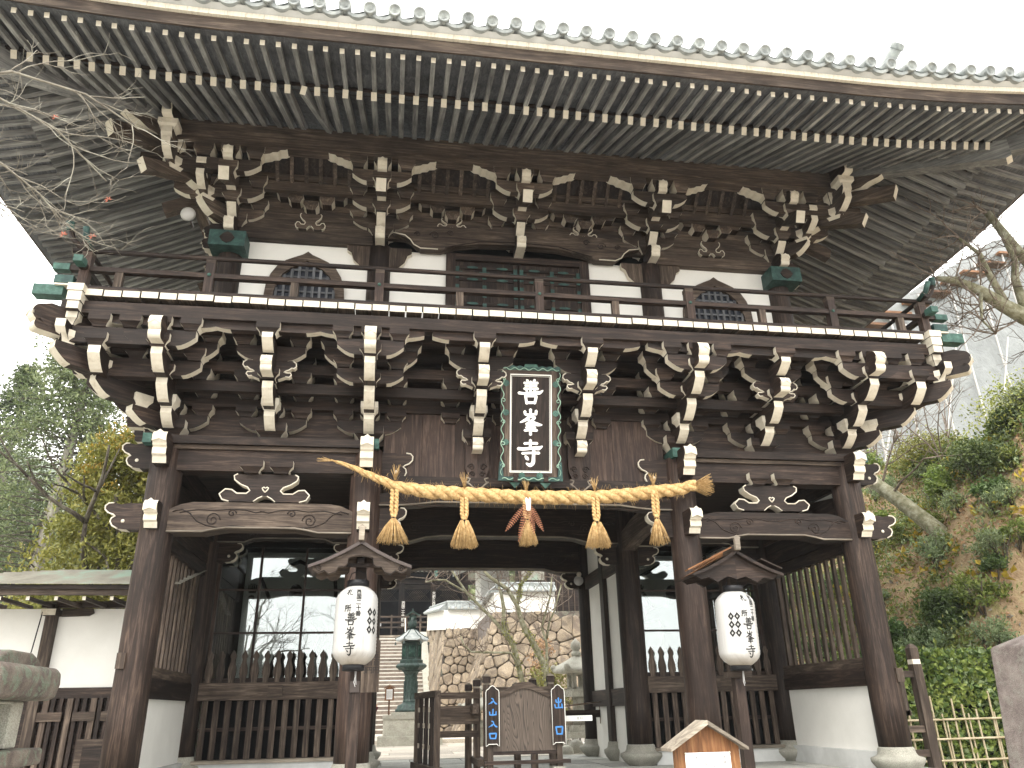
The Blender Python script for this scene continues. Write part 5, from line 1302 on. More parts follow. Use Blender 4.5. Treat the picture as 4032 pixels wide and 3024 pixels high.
# foreground lantern, left
fl = empty('stone_lantern', (-4.28, -4.2, -.95), 0, label='large lichen-covered stone lantern cut off by the left edge of the picture', category='stone lantern')
m = 'lichen_stone'; g0 = .95
mb = MB(); mb.lathe([(.19, g0+.86), (.20, g0+.90), (.195, g0+.955), (.14, g0+.965), (.14, g0+.975), (.19, g0+1.0), (.225, g0+1.06), (.22, g0+1.12), (.17, g0+1.18), (.09, g0+1.215), (.01, g0+1.24)], 28, m); mb.build('finial', fl)
mb = MB(); mb.lathe([(.20, g0+.83), (.22, g0+.84), (.22, g0+.87), (.18, g0+.88)], 26, m); mb.build('finial_base', fl)
mb = MB(); XK = 1.17; pts = [(-.46, .605), (.40, .605), (.44, .62), (.455, .70), (.45, .765), (.42, .80), (.37, .80), (.33, .775), (.31, .775), (.27, .80), (.22, .845), (.13, .875), (-.13, .875), (-.22, .845), (-.31, .775), (-.37, .80), (-.42, .80), (-.46, .70)]
mb.prism([(a*XK, b_+g0) for a, b_ in pts], 'y', -.42, .42, m); mb.prism([(a*XK, b_+g0+.001) for a, b_ in pts], 'x', -.44, .44, m); mb.build('cap', fl)
mb = MB()
for a in (-1, 1):
    for b_ in (-1, 1): mb.box(a*.28-.08, a*.28+.08, b_*.28-.08, b_*.28+.08, g0+.34, g0+.60, 'granite')
mb.box(-.355, .355, -.355, .355, g0+.585, g0+.604, 'granite'); mb.build('light_chamber', fl)
mb = MB(); mb.box(-.48, .48, -.48, .48, g0+.24, g0+.335, m); mb.box(-.33, .33, -.33, .33, g0+.14, g0+.24, m); mb.build('platform', fl)
MB().lathe([(.24, .12), (.20, .4), (.19, g0), (.22, g0+.14)], 20, m).build('shaft', fl); MB().box(-.42, .42, -.42, .42, -.1, .12, m).build('pedestal', fl)
def bevel(o, w=.02, seg=2):
    q = o.modifiers.new('bevel', 'BEVEL'); q.width = w; q.segments = seg; q.limit_method = 'ANGLE'
for o in fl.children: 
    if o.name.startswith(('cap', 'light', 'platform', 'pedestal')): bevel(o, .018, 3)
pil = MB(); vs = []
for z, w in ((-1.1, .30), (.83, .20)):
    for a, b_ in ((-1, -1), (1, -1), (1, 1), (-1, 1)): vs.append((a*w, b_*w, z))
vs.append((0, 0, .93)); pil.add(vs, [(0, 1, 5, 4), (1, 2, 6, 5), (2, 3, 7, 6), (3, 0, 4, 7), (4, 5, 8), (5, 6, 8), (6, 7, 8), (7, 4, 8), (3, 2, 1, 0)], 'dark_stone')
o = pil.build('stone_pillar', None, (2.70, -4.5, 0), (0, 0, RAD(8)), label='thick square stone pillar with a pointed top at the right edge of the picture', category='pillar'); bevel(o, .012)
stone_lantern(2.62, 9.0, -.10, .98, RAD(10), 'granite', label='pale stone lantern with a scrolled cap half hidden behind the rear passage column', category='stone lantern')
stone_lantern(.58, 11.0, -.55, .78, RAD(35), 'granite', label='stone lantern whose pointed cap shows just above the barrier posts', category='stone lantern')

# bronze lantern on its stone pedestal
bl = empty('bronze_lantern', (-1.03, 13, -.27), 0, label='tall green bronze lantern on a square stone pedestal at the foot of the stairs', category='lantern')
Z0 = .27
mb = MB(); mb.box(-.83, .83, -.55, .9, -.1, .19, 'granite'); mb.box(-.70, .70, -.42, .77, .19, .60, 'granite'); q = mb.build('pedestal', bl)
mb = MB(); mb.box(-.72, .72, -.44, .79, .60, .70, 'granite'); mb.build('pedestal_slab', bl); MB().box(-.5, .5, -.25, .6, .70, .77, 'granite').build('pedestal_slab', bl)
C6 = Matrix.Translation((0, .15, 0))
def hexl(prof, m='bronze', seg=6, rot=0): return MB().lathe([(r, z+Z0) for r, z in prof], seg, m, C6 @ Matrix.Rotation(rot, 4, 'Z'), smooth=seg > 8)
hexl([(.40, .50), (.40, .57), (.36, .58), (.34, .66), (.24, .70), (.20, .74)], seg=24).build('foot', bl)
mb = hexl([(.20, .70), (.20, .78), (.185, .80), (.17, 1.0), (.175, 1.02), (.175, 1.06), (.17, 1.08), (.17, 1.32), (.18, 1.34), (.165, 1.40), (.20, 1.48), (.30, 1.58)], seg=24)
for k in range(12):
    a = k*pi/6; mb.tube([(.175*cos(a), .15+.175*sin(a), Z0+.80+q*.06) for q in range(9)], [.012+.008*(q % 2) for q in range(9)], 'bronze', 5)
mb.build('shaft', bl)
mb = hexl([(.32, 1.55), (.41, 1.62), (.42, 1.66), (.38, 1.70), (.34, 1.72)], rot=RAD(0)); mb.build('platform', bl)
ch_ = hexl([(.31, 1.72), (.31, 1.80), (.27, 1.82), (.27, 2.24), (.31, 2.27)]).build('light_chamber', bl)
for k in range(6):
    a = pi/6+k*pi/3; T = C6 @ Matrix.Rotation(a, 4, 'Z') @ Matrix.Translation((.234, 0, Z0+2.03))
    mb = MB(); mb.box(-.004, .012, -.10, -.085, -.17, .17, 'bronze', T=T); mb.box(-.004, .012, .085, .10, -.17, .17, 'bronze', T=T); mb.box(-.004, .012, -.085, .085, .155, .17, 'bronze', T=T); mb.box(-.004, .012, -.085, .085, -.17, -.155, 'bronze', T=T)
    if k % 2 == 0 or True:
        for q in range(-4, 5):
            mb.tube([T @ Vector((.006, max(-.08, min(.08, q*.035-.07)), -.15)), T @ Vector((.006, max(-.08, min(.08, q*.035+.07)), .15))], .004, 'patina', 4); mb.tube([T @ Vector((.007, max(-.08, min(.08, q*.035+.07)), -.15)), T @ Vector((.007, max(-.08, min(.08, q*.035-.07)), .15))], .004, 'patina', 4)
    mb.build('grille', ch_)
mb = MB(); vs = []; n = 6; rings = [(.46, 2.30, .05), (.44, 2.34, .035), (.33, 2.42, .0), (.22, 2.50, 0), (.12, 2.585, 0), (.05, 2.62, 0)]
for r, z, c in rings:
    for k in range(24): 
        u = (k % 4)/4; e = abs(u-.0) if u <= .5 else 1-u; f_ = 1-.10*(sin(u*pi)); vs.append((r*f_*cos(2*pi*k/24), .15+r*f_*sin(2*pi*k/24), Z0+z+(c if k % 4 == 0 else 0)))
fs = []
for j in range(len(rings)-1):
    for k in range(24): fs.append((j*24+k, j*24+(k+1) % 24, (j+1)*24+(k+1) % 24, (j+1)*24+k))
fs.append(tuple(range(24))); mb.add(vs, fs, 'tile'); rf = mb.build('cap', bl)
for k in range(6):
    a = k*pi/3; mb = MB(); mb.tube([(r*cos(a), .15+r*sin(a), Z0+z+c+.008) for r, z, c in rings], .012, 'bronze', 6); mb.build('cap_rib', rf)
    mb = MB(); mb.lathe([(.006, 0), (.020, -.02), (.024, -.07), (.03, -.08)], 8, 'bronze', Matrix.Translation((.45*cos(a), .15+.45*sin(a), Z0+2.28))); mb.build('bell', rf)
hexl([(.05, 2.60), (.07, 2.63), (.11, 2.66), (.125, 2.72), (.12, 2.80), (.10, 2.86), (.11, 2.93)], seg=16, m='bronze').build('finial', bl)
mb = MB()
for s in (-1, 1): mb.prism([(0, Z0+3.10), (s*.13, Z0+3.02), (s*.20, Z0+2.98), (s*.20, Z0+2.96), (s*.12, Z0+2.98), (0, Z0+3.05)], 'y', 0, .30, 'bronze')
mb.box(-.10, .10, .05, .25, Z0+2.90, Z0+2.99, 'bronze'); mb.tube([(0, .15, Z0+3.08), (0, .15, Z0+3.18)], [.02, .006], 'bronze', 6); mb.build('finial_roof', bl)

# small notice on a post by the stairs
sn = empty('small_notice', (-1.58, 16, -.2), 0, label='small roofed notice with a white sheet on a post at the foot of the stairs', category='sign')
MB().box(-.025, .025, -.02, .02, 0, 1.1, 'orange').build('post', sn); MB().prism([(-.14, 1.02), (.14, 1.02), (.13, 1.36), (0, 1.44), (-.13, 1.36)], 'y', -.045, -.021, 'orange').build('board', sn)
MB().box(-.09, .09, -.052, -.046, 1.06, 1.34, 'paper').build('sheet', sn)
for s in (-1, 1): MB().prism([(0, 1.48), (s*.17, 1.38), (s*.17, 1.35), (0, 1.45)], 'y', -.07, .03, 'orange').build('roof_board', sn)
for k in range(5): MB().box(-.07+k*.033, -.062+k*.033, -.0535, -.0525, 1.10, 1.31, 'ink').build('text_line', sn)
# back of the gate: boarded rear wall above the passage, closed body
MB().box(-A, A, D2-.02, D2+.06, 3.50, 4.95, 'dark').build('back_board', gate)
MB().box(-UA, UA, 4.86, 4.90, 5.0, 8.3, 'plaster').build('back_board', gate)
MB().box(-A-.2, A+.2, .2, D2+1.2, 4.93, 4.99, 'dark').build('balcony_floor', gate)

# ================================================================= GROUND
def G(x, y):
    """ground height"""
    z = -.5
    if y < -1.4: z = -.5 - .65*min(1, max(0, (-1.4-y)/1.2))
    if y > 6: z = -.45+.25*min(1, (y-6)/15)
    ft = 8.8-1.9*min(1, max(0, (y-1.9)/.8))
    if x > ft and y > -1.2:
        f = min(1, (y+1.2)/1.5); k = max(0, x-ft)
        h = k*1.36 if k < 4.1 else 5.58+(k-4.1)*.05
        z = z*(1-f)+f*(max(z, .25+h+.25*sin(x*1.7+y*.9)*min(1, k)+.12*sin(x*3.1-y*2.3)))
    if y > 20.8 and x > -12: z = max(z, min(3.9, -.2+(y-20.8)*2.2)) if x > .2 or x < -3.2 else max(z, -.2+max(0, min(1, (y-20.5)/7.6))*3.75-.35)
    if x < -14 or y > 45:
        d = max(0, -14-x)+max(0, y-45); z = max(z, z+min(70, d*.26)+2*sin(x*.11)*min(1, d/15)+1.5*sin(y*.13)*min(1, d/15))
    return z
def sheet(name, x0, x1, y0, y1, nx, ny, m, fn=G, dz=0, **t):
    vs = [(x0+(x1-x0)*i/nx, y0+(y1-y0)*j/ny, 0) for j in range(ny+1) for i in range(nx+1)]
    vs = [(x, y, fn(x, y)+dz) for x, y, _ in vs]
    fs = [(j*(nx+1)+i, j*(nx+1)+i+1, (j+1)*(nx+1)+i+1, (j+1)*(nx+1)+i) for j in range(ny) for i in range(nx)]
    return MB().add(vs, fs, m, True).build(name, None, recalc=False, **t)
sheet('ground', -16, 6.6, -14, 21, 70, 110, 'gravel', kind='structure')
sheet('ground', -16, 6.6, 21, 60, 60, 80, 'gravel', kind='structure')
sheet('ground', -240, 240, -160, -14, 12, 10, 'gravel', lambda x, y: -1.15, kind='structure')
sheet('ground', -240, -16, -14, 200, 60, 60, 'forest', kind='structure')
sheet('ground', -16, 60, 60, 220, 30, 40, 'forest', kind='structure')
sheet('ground', 22, 240, -14, 220, 30, 40, 'forest', lambda x, y: 7.6, kind='structure')
sheet('hillside', 6.6, 22, -14, 60, 60, 220, 'soil', kind='structure')
# paving beyond the gate, slabs up to where they can still be told apart
paved('courtyard_paving', -4.2, 3.4, 6.0, 13.5, -.30, 1.35, .95, 'paving', .003)
MB().box(-4.2, 3.4, 13.5, 20.6, -.5, -.20, 'paving').build('courtyard', kind='structure')
for x, y, w, d in ((2.4, 9.5, .16, 7.5), ):
    MB().box(x-w/2, x+w/2, y-d/2, y+d/2, -.34, -.16, 'step_edge').build('kerb', kind='structure')

# stairs
st = empty('stone_stairs', (-1.3, 20.6, -.2), 0, label='wide flight of weathered stone steps with pale edges rising behind the bronze lantern', category='stairs')
NS = 24; me1 = MB().box(-1.95, 1.05, 0, .36, -.25, .119, 'step_stone').mesh('step'); me2 = MB().box(-1.95, 1.05, -.012, .36, .120, .157, 'step_edge').mesh('step_edge')
for k in range(NS):
    o = inst(me1, 'step', st, (0, k*.30, k*.157)); inst(me2, 'step_edge', o)
for s, x in ((1, 1.05), ):
    mb = MB(); mb.prism([(-.2, -.05), (0, .36), (NS*.30, NS*.157+.30), (NS*.30, NS*.157-.3), (.3, -.05)], 'x', x, x+.30, 'granite'); mb.build('stair_kerb', st)
    mb = MB()
    for k in range(90):
        t = rnd(); mb.lathe([(.01, -.05), (ru(.05, .09), 0), (.01, .05)], 7, 'dark_stone', Matrix.Translation((x+.36+ru(0, .22), t*NS*.30, t*NS*.157+.12+ru(0, .12))))
    mb.build('rubble_edge', st, kind='stuff')
for x in (.35, ): 
    mb = MB(); mb.tube([(x, -.1, .0), (x, 0, .9), (x, NS*.30, NS*.157+.9)], .025, 'white', 6); mb.build('handrail', st)

# stone retaining wall, stone by stone
def stone_face(par, BL, BR, TL, TR, rows, cols, seed, m='wall_stone', inward=Vector((0, 1, 0)), bat=.0):
    """irregular fitted stones: cells between scattered seeds, each one its own stone"""
    R = random.Random(seed); BL, BR, TL, TR = map(Vector, (BL, BR, TL, TR))
    W_ = ((BR-BL).length+(TR-TL).length)/2; H_ = ((TL-BL).length+(TR-BR).length)/2
    def S(u, v):
        p = BL.lerp(BR, u).lerp(TL.lerp(TR, u), v); return p - inward*bat*(1-v)**2
    back = MB(); n = 8; vs = [tuple(S(i/n, j/n)+inward*.07) for j in range(n+1) for i in range(n+1)]
    back.add(vs, [(j*(n+1)+i, j*(n+1)+i+1, (j+1)*(n+1)+i+1, (j+1)*(n+1)+i) for j in range(n) for i in range(n)], 'wall_joint'); bk = back.build('wall_core', par, recalc=False)
    cw, ch = W_/cols, H_/rows; sites = {}
    for j in range(-1, rows+1):
        for i in range(-1, cols+1):
            if R.random() < .12 and 0 <= i < cols and 0 <= j < rows: continue
            sites[(i, j)] = ((i+.5+(.5 if j % 2 else 0)*.7+R.uniform(-.36, .36))*cw, (j+.5+R.uniform(-.30, .30))*ch)
    for (i, j), (sx, sy) in sites.items():
        if not (-.1 < sx < W_+.1 and -.1 < sy < H_+.1): continue
        poly = [(0, 0), (W_, 0), (W_, H_), (0, H_)]
        for (a, b_), (tx, ty) in sites.items():
            if (a, b_) == (i, j) or abs(a-i) > 3 or abs(b_-j) > 3: continue
            mx_, my_ = (sx+tx)/2, (sy+ty)/2; nx_, ny_ = tx-sx, ty-sy; out = []
            for k in range(len(poly)):
                p, q = poly[k], poly[(k+1) % len(poly)]
                dp = (p[0]-mx_)*nx_+(p[1]-my_)*ny_; dq = (q[0]-mx_)*nx_+(q[1]-my_)*ny_
                if dp <= 0: out.append(p)
                if (dp < 0 < dq) or (dq < 0 < dp): t = dp/(dp-dq); out.append((p[0]+(q[0]-p[0])*t, p[1]+(q[1]-p[1])*t))
            poly = out
            if len(poly) < 3: break
        if len(poly) < 3: continue
        cx = sum(p[0] for p in poly)/len(poly); cy = sum(p[1] for p in poly)/len(poly); rr = max(hypot(p[0]-cx, p[1]-cy) for p in poly)
        if rr < .08: continue
        g = .009; P2 = []
        for p, q in zip(poly, poly[1:]+poly[:1]):   # chamfer every corner
            L = hypot(q[0]-p[0], q[1]-p[1]); c_ = min(.30, .05/max(L, .01))
            if L < .05: P2.append(((p[0]+q[0])/2, (p[1]+q[1])/2)); continue
            P2 += [(p[0]+(q[0]-p[0])*c_, p[1]+(q[1]-p[1])*c_), (q[0]+(p[0]-q[0])*c_, q[1]+(p[1]-q[1])*c_)]
        def sc(f): return [((cx+(x-cx)*f)/W_, (cy+(y-cy)*f)/H_) for x, y in P2]
        pr = R.uniform(.015, .08); tx_, ty_ = R.uniform(-.03, .03), R.uniform(-.03, .03); n = len(P2); ctr = S(cx/W_, cy/H_)
        f0 = 1-g/rr*1.4
        lay = [[S(u, v)+inward*.09 for u, v in sc(f0)], [S(u, v)-inward*.0 for u, v in sc(f0)], [S(u, v)-inward*(pr*.75) for u, v in sc(f0-.09)], [S(u, v)-inward*(pr+tx_*(u*W_-cx)/rr+ty_*(v*H_-cy)/rr) for u, v in sc(.62)]]
        vs = [tuple(q-ctr) for l in lay for q in l]; fs = []
        for a in range(3):
            for q in range(n): fs.append((a*n+q, a*n+(q+1) % n, (a+1)*n+(q+1) % n, (a+1)*n+q))
        fs.append(tuple(3*n+q for q in range(n)))
        MB().add(vs, fs, m, False).build('stone', bk, ctr)
rw = empty('stone_wall', (0, 0, 0), 0, label='high retaining wall of rough fitted stones beside the stairs', category='stone wall')
X2, X1 = 1.80, .42
stone_face(rw, (X2-1.0, 16.2, -.3), (6.5, 16.2, -.3), (X2, 17, 3.52), (6.5, 17, 3.56), 11, 13, 3, bat=.25)
stone_face(rw, (X1-.45, 19.8, -.3), (X2+.2, 19.8, -.3), (X1, 20.5, 3.34), (X2+.2, 20.5, 3.34), 11, 6, 5, bat=.15)
stone_face(rw, (X2-1.0, 20.6, -.3), (X2-1.0, 16.2, -.3), (X2, 20.6, 3.38), (X2, 17, 3.52), 11, 8, 8, inward=Vector((1, 0, 0)), bat=.25)
stone_face(rw, (X1-.30, 29, 3.4), (X1-.45, 19.8, -.3), (X1-.25, 29, 4.2), (X1, 20.5, 3.34), 5, 10, 9, inward=Vector((1, 0, 0)), bat=.1)
MB().box(X2-.2, 8, 17.1, 21, -.5, 3.5, 'dark_stone').build('wall_core', rw)
# white walls with tiled copings
ww = empty('white_wall', (0, 0, 0), 0, label='white plastered wall with a grey tiled coping on top of the stone wall', category='wall')
def coping(p, q, par, w=.28):
    p, q = Vector(p), Vector(q); d = q-p; L = hypot(d.x, d.y); a = atan2(d.y, d.x); sl = atan2(d.z, L); T = Matrix.Translation(p) @ Matrix.Rotation(a, 4, 'Z') @ Matrix.Rotation(-sl, 4, 'Y'); L = d.length
    mb = MB(); mb.prism([(-w, 0), (w, 0), (w, .04), (.06, .20), (.06, .27), (-.06, .27), (-.06, .20), (-w, .04)], 'x', 0, L, 'tile', T=T); o = mb.build('coping', par)
    n = int(L/.24); c = MB()
    for k in range(n+1):
        u = min(L, k*.24+.05)
        for s in (-1, 1): c.cyl(T @ Vector((u, s*(w+.02), .045)), T @ Vector((u, s*.07, .215)), .035, m='tile', seg=8, capm='plaster')
    c.build('coping_tile', o)
    mb = MB(); mb.cyl(T @ Vector((-.03, 0, .29)), T @ Vector((L+.03, 0, .29)), .06, m='tile', seg=10); mb.build('coping_ridge', o)
def wallseg(p, q, zb0, zb1, par):
    """plaster panel from plan point p to q with given base heights, top heights in p.z, q.z"""
    p, q = Vector(p), Vector(q); n = Vector((-(q-p).y, (q-p).x, 0)).normalized()*.12
    vs = [tuple(v+o_) for o_ in (-n, n) for v in (Vector((p.x, p.y, zb0)), Vector((q.x, q.y, zb1)), q, p)]
    MB().add(vs, [(0, 1, 2, 3), (4, 5, 6, 7), (0, 1, 5, 4), (1, 2, 6, 5), (2, 3, 7, 6), (3, 0, 4, 7)], 'plaster').build('plaster_panel', par); coping(p, q, par)
wallseg((X2+.12, 17.12, 4.16), (3.85, 17.12, 4.16), 3.5, 3.5, ww); wallseg((X2+.12, 20.6, 4.02), (X2+.12, 17.2, 4.16), 3.3, 3.5, ww)
wallseg((X1+.05, 20.62, 3.99), (X2, 20.62, 3.99), 3.3, 3.3, ww); wallseg((X1-.25, 27.5, 4.6), (X1+.05, 20.7, 3.99), 3.9, 3.3, ww)
# dark timber house behind the wall at the right
hs = empty('timber_house', (0, 0, 0), 0, label='dark boarded house with a pale green window above the stone wall', category='house')
MB().box(3.6, 9, 19, 24, 3.4, 6.4, 'dark').build('wall', hs)
for k in range(14): MB().box(3.65+k*.22, 3.69+k*.22, 18.96, 18.998, 3.6, 6.0, 'mid').build('batten', hs)
w_ = MB().box(2.0, 3.2, 23, 25, 4, 7.2, 'plaster').build('wall', hs); f_ = MB().box(2.9, 3.9, 18.6, 18.64, 4.75, 5.6, 'red').build('window', hs); MB().box(2.98, 3.82, 18.58, 18.598, 4.8, 5.56, 'copper_roof').build('pane', f_)
MB().prism([(1.0, 5.9), (2.6, 6.6), (5.2, 7.6), (5.2, 7.75), (2.6, 6.75), (1.0, 6.02)], 'y', 19, 25, 'tile').build('roof', hs)

# hall at the head of the stairs
hl = empty('temple_hall', (0, 36, 3.9), 0, label='dark temple hall with pillars, railing and hanging boards at the head of the stairs', category='hall')
for x in (-6.6, -4.8, -2.9, -1.02, .76, 2.57):
    MB().box(x-.16, x+.16, -.16, .16, 0, 4, 'dark').build('column', hl)
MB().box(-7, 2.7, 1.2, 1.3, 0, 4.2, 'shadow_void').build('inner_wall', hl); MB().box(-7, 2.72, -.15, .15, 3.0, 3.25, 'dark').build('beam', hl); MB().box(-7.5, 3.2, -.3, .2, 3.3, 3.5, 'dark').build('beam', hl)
for x0, x1 in ((-4.6, -3.1), (-2.75, -1.2), (-.85, .6), (.92, 2.4)):
    mb = MB(); n = 12
    for k in range(-5, n+1):
        a = x0+(x1-x0)*k/n
        for s in (-1, 1):
            p0, p1 = (a, 2.45), (a+.55, 3.0)
            if s < 0: p0, p1 = (a, 3.0), (a+.55, 2.45)
            if p0[0] < x0 or p1[0] > x1: continue
            mb.tube([(p0[0], .1, p0[1]), (p1[0], .1, p1[1])], .012, 'mid', 4)
    mb.build('lattice', hl); MB().box(x0, x1, .05, .15, 2.38, 2.45, 'dark').build('beam', hl)
for z in (.85, 1.1, 1.4): MB().box(-7, 3.2, -1.2, -1.1, z-.04, z+.04, 'mid').build('railing', hl)
for k in range(14): MB().box(-7+k*.78-.05, -7+k*.78+.05, -1.22, -1.1, .4, 1.5, 'mid').build('rail_post', hl)
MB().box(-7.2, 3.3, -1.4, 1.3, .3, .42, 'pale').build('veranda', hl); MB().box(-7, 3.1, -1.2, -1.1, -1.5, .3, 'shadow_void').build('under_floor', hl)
MB().box(1.0, 2.35, .3, .4, .4, 2.3, 'mid').build('shutter', hl)
for cx, z1, z0, tx in ((-.93, 2.35, .75, '西国二十番観音堂'), (.76, 2.75, 1.2, '京都洛西第一番札所')):
    q = MB().box(cx-.13, cx+.13, -.60, -.55, z0, z1, 'dark').build('hanging_board', hl); text(tx, .185, 'white_letter', q, (cx, -.603, (z0+z1)/2+.02), vertical=True, ext=.001, off=.004, gap=.97)
for row, (d, z) in enumerate(((2.2, 4.1), (3.0, 3.95))):
    for k in range(44): MB().box(-6.8+k*.24, -6.70+k*.24, -d, 0, z, z+.12, 'dark', {'-y': 'white'}).build('rafter', hl) if row == 0 or k % 1 == 0 else None
MB().box(-7.5, 4.3, -3.2, .5, 4.25, 4.33, 'dark').build('eave_board', hl)
mb = MB(); mb.prism([(-3.4, 4.33), (-3.4, 4.45), (1.5, 7.5), (6, 4.4)], 'x', -8, 4.6, 'copper_roof'); mb.build('roof', hl)
MB().box(-.5, .95, -3.5, -3.38, 4.05, 4.22, 'patina').build('gutter', hl); MB().box(.62, .78, -3.46, -3.40, 3.2, 4.05, 'patina').build('downpipe', hl)
mb = MB(); mb.lathe([(.05, 1.4), (.10, 1.5), (.15, 1.62), (.12, 1.74), (.04, 1.85), (.01, 1.92)], 14, 'patina', Matrix.Translation((2.3, -1.15, 0))); mb.build('post_finial', hl)
MB().box(-3.5, -2.4, .2, .3, .9, 1.3, 'mid').build('shutter', hl); MB().box(-2.5, -2.1, -.2, -.18, 1.0, 1.2, 'paper').build('paper_note', hl)
# small roofed hut left of the stairs
ht = empty('roofed_hut', (-2.9, 15, -.2), 0, label='small hut roof with battened dark boards just right of the left paper lantern', category='hut')
for s in (-1, 1): MB().box(-2.4, .62, -.05, .05, 0, 2.45, 'dark').build('wall', ht) if s > 0 else None
mb = MB(); mb.prism([(-1.2, 2.95), (-1.2, 3.05), (.2, 3.9), (.2, 3.8)], 'x', -2.5, .85, 'tile'); mb.build('roof', ht)
for k in range(7): MB().box(-2.4, .95, 0, .04, 0, .035, 'mid').build('roof_batten', ht, (0, -1.15+k*.19, 2.86+k*.113), (RAD(30), 0, 0))
MB().box(.86, .93, -1.3, .2, 0, .10, 'mid').build('barge_board', ht, (0, -.0, 3.0), (0, 0, 0)); MB().box(.4, .55, -.8, -.65, 0, 3.0, 'dark').build('post', ht)

# person half hidden behind the left middle column
def skin_body(name, par, joints, edges, m, sub=2, root=0, loc=(0, 0, 0)):
    me = bpy.data.meshes.new(name); me.from_pydata([j[:3] for j in joints], edges, []); o = bpy.data.objects.new(name, me); COL.objects.link(o); o.parent = par; o.location = loc
    me.materials.append(MATS[m] if m in MATS else wood('dark', 'z')); md = o.modifiers.new('skin', 'SKIN'); sv = me.skin_vertices[0].data
    for i, j in enumerate(joints): sv[i].radius = (j[3], j[4] if len(j) > 4 else j[3]); sv[i].use_root = (i == root)
    md.use_smooth_shade = True; s_ = o.modifiers.new('sub', 'SUBSURF'); s_.levels = sub; s_.render_levels = sub; return o
flat('skin', (.45, .27, .19), .6); flat('navy', (.018, .022, .045), .85); flat('cream_cloth', (.60, .58, .52), .85); flat('maroon', (.09, .02, .035), .85); flat('hair', (.012, .010, .009), .6)
ps = empty('person', (-2.10, 17.0, -.22), RAD(-60), label='person in a navy top with pale sleeves at the foot of the stairs', category='person')
J = [(0, 0, .88, .13, .10), (0, 0, 1.08, .12, .09), (0, 0, 1.30, .16, .10), (0, 0, 1.40, .06), (0, 0, 1.47, .05),
     (-.09, 0, .82, .085), (-.09, .03, .48, .06), (-.09, -.05, .09, .045), (-.09, .07, .04, .04), (.09, 0, .82, .085), (.10, -.08, .48, .06), (.10, -.18, .09, .045), (.10, -.08, .04, .04),
     (-.19, 0, 1.34, .055), (-.23, .03, 1.08, .045), (-.22, .16, .90, .035), (.19, 0, 1.34, .055), (.23, -.05, 1.08, .045), (.24, .04, .88, .035), (0, .01, 1.56, .085, .10), (0, .01, 1.64, .07, .085)]
Ed = [(0, 1), (1, 2), (2, 3), (3, 4), (0, 5), (5, 6), (6, 7), (7, 8), (0, 9), (9, 10), (10, 11), (11, 12), (2, 13), (13, 14), (14, 15), (2, 16), (16, 17), (17, 18), (4, 19), (19, 20)]
skin_body('body', ps, J, Ed, 'skin')
skin_body('top', ps, [(0, 0, .86, .15, .125), (0, 0, 1.08, .14, .115), (0, 0, 1.30, .18, .12), (0, 0, 1.39, .08)], [(0, 1), (1, 2), (2, 3)], 'navy')
skin_body('sleeve', ps, [(-.17, 0, 1.35, .07), (-.23, .03, 1.08, .06), (-.22, .12, .95, .055)], [(0, 1), (1, 2)], 'cream_cloth'); skin_body('sleeve', ps, [(.17, 0, 1.35, .07), (.23, -.05, 1.08, .06), (.24, .02, .95, .055)], [(0, 1), (1, 2)], 'cream_cloth')
skin_body('trousers', ps, [(0, 0, .88, .14, .12), (-.09, 0, .80, .10), (-.09, .03, .48, .08), (-.09, -.04, .14, .065), (.09, 0, .80, .10), (.10, -.08, .48, .08), (.10, -.17, .14, .065)], [(0, 1), (1, 2), (2, 3), (0, 4), (4, 5), (5, 6)], 'maroon')
mb = MB(); mb.lathe([(.02, 0), (.09, .02), (.108, .09), (.10, .16), (.05, .205), (.01, .21)], 18, 'hair', Matrix.Translation((0, -.015, 1.55))); mb.build('hair', ps)

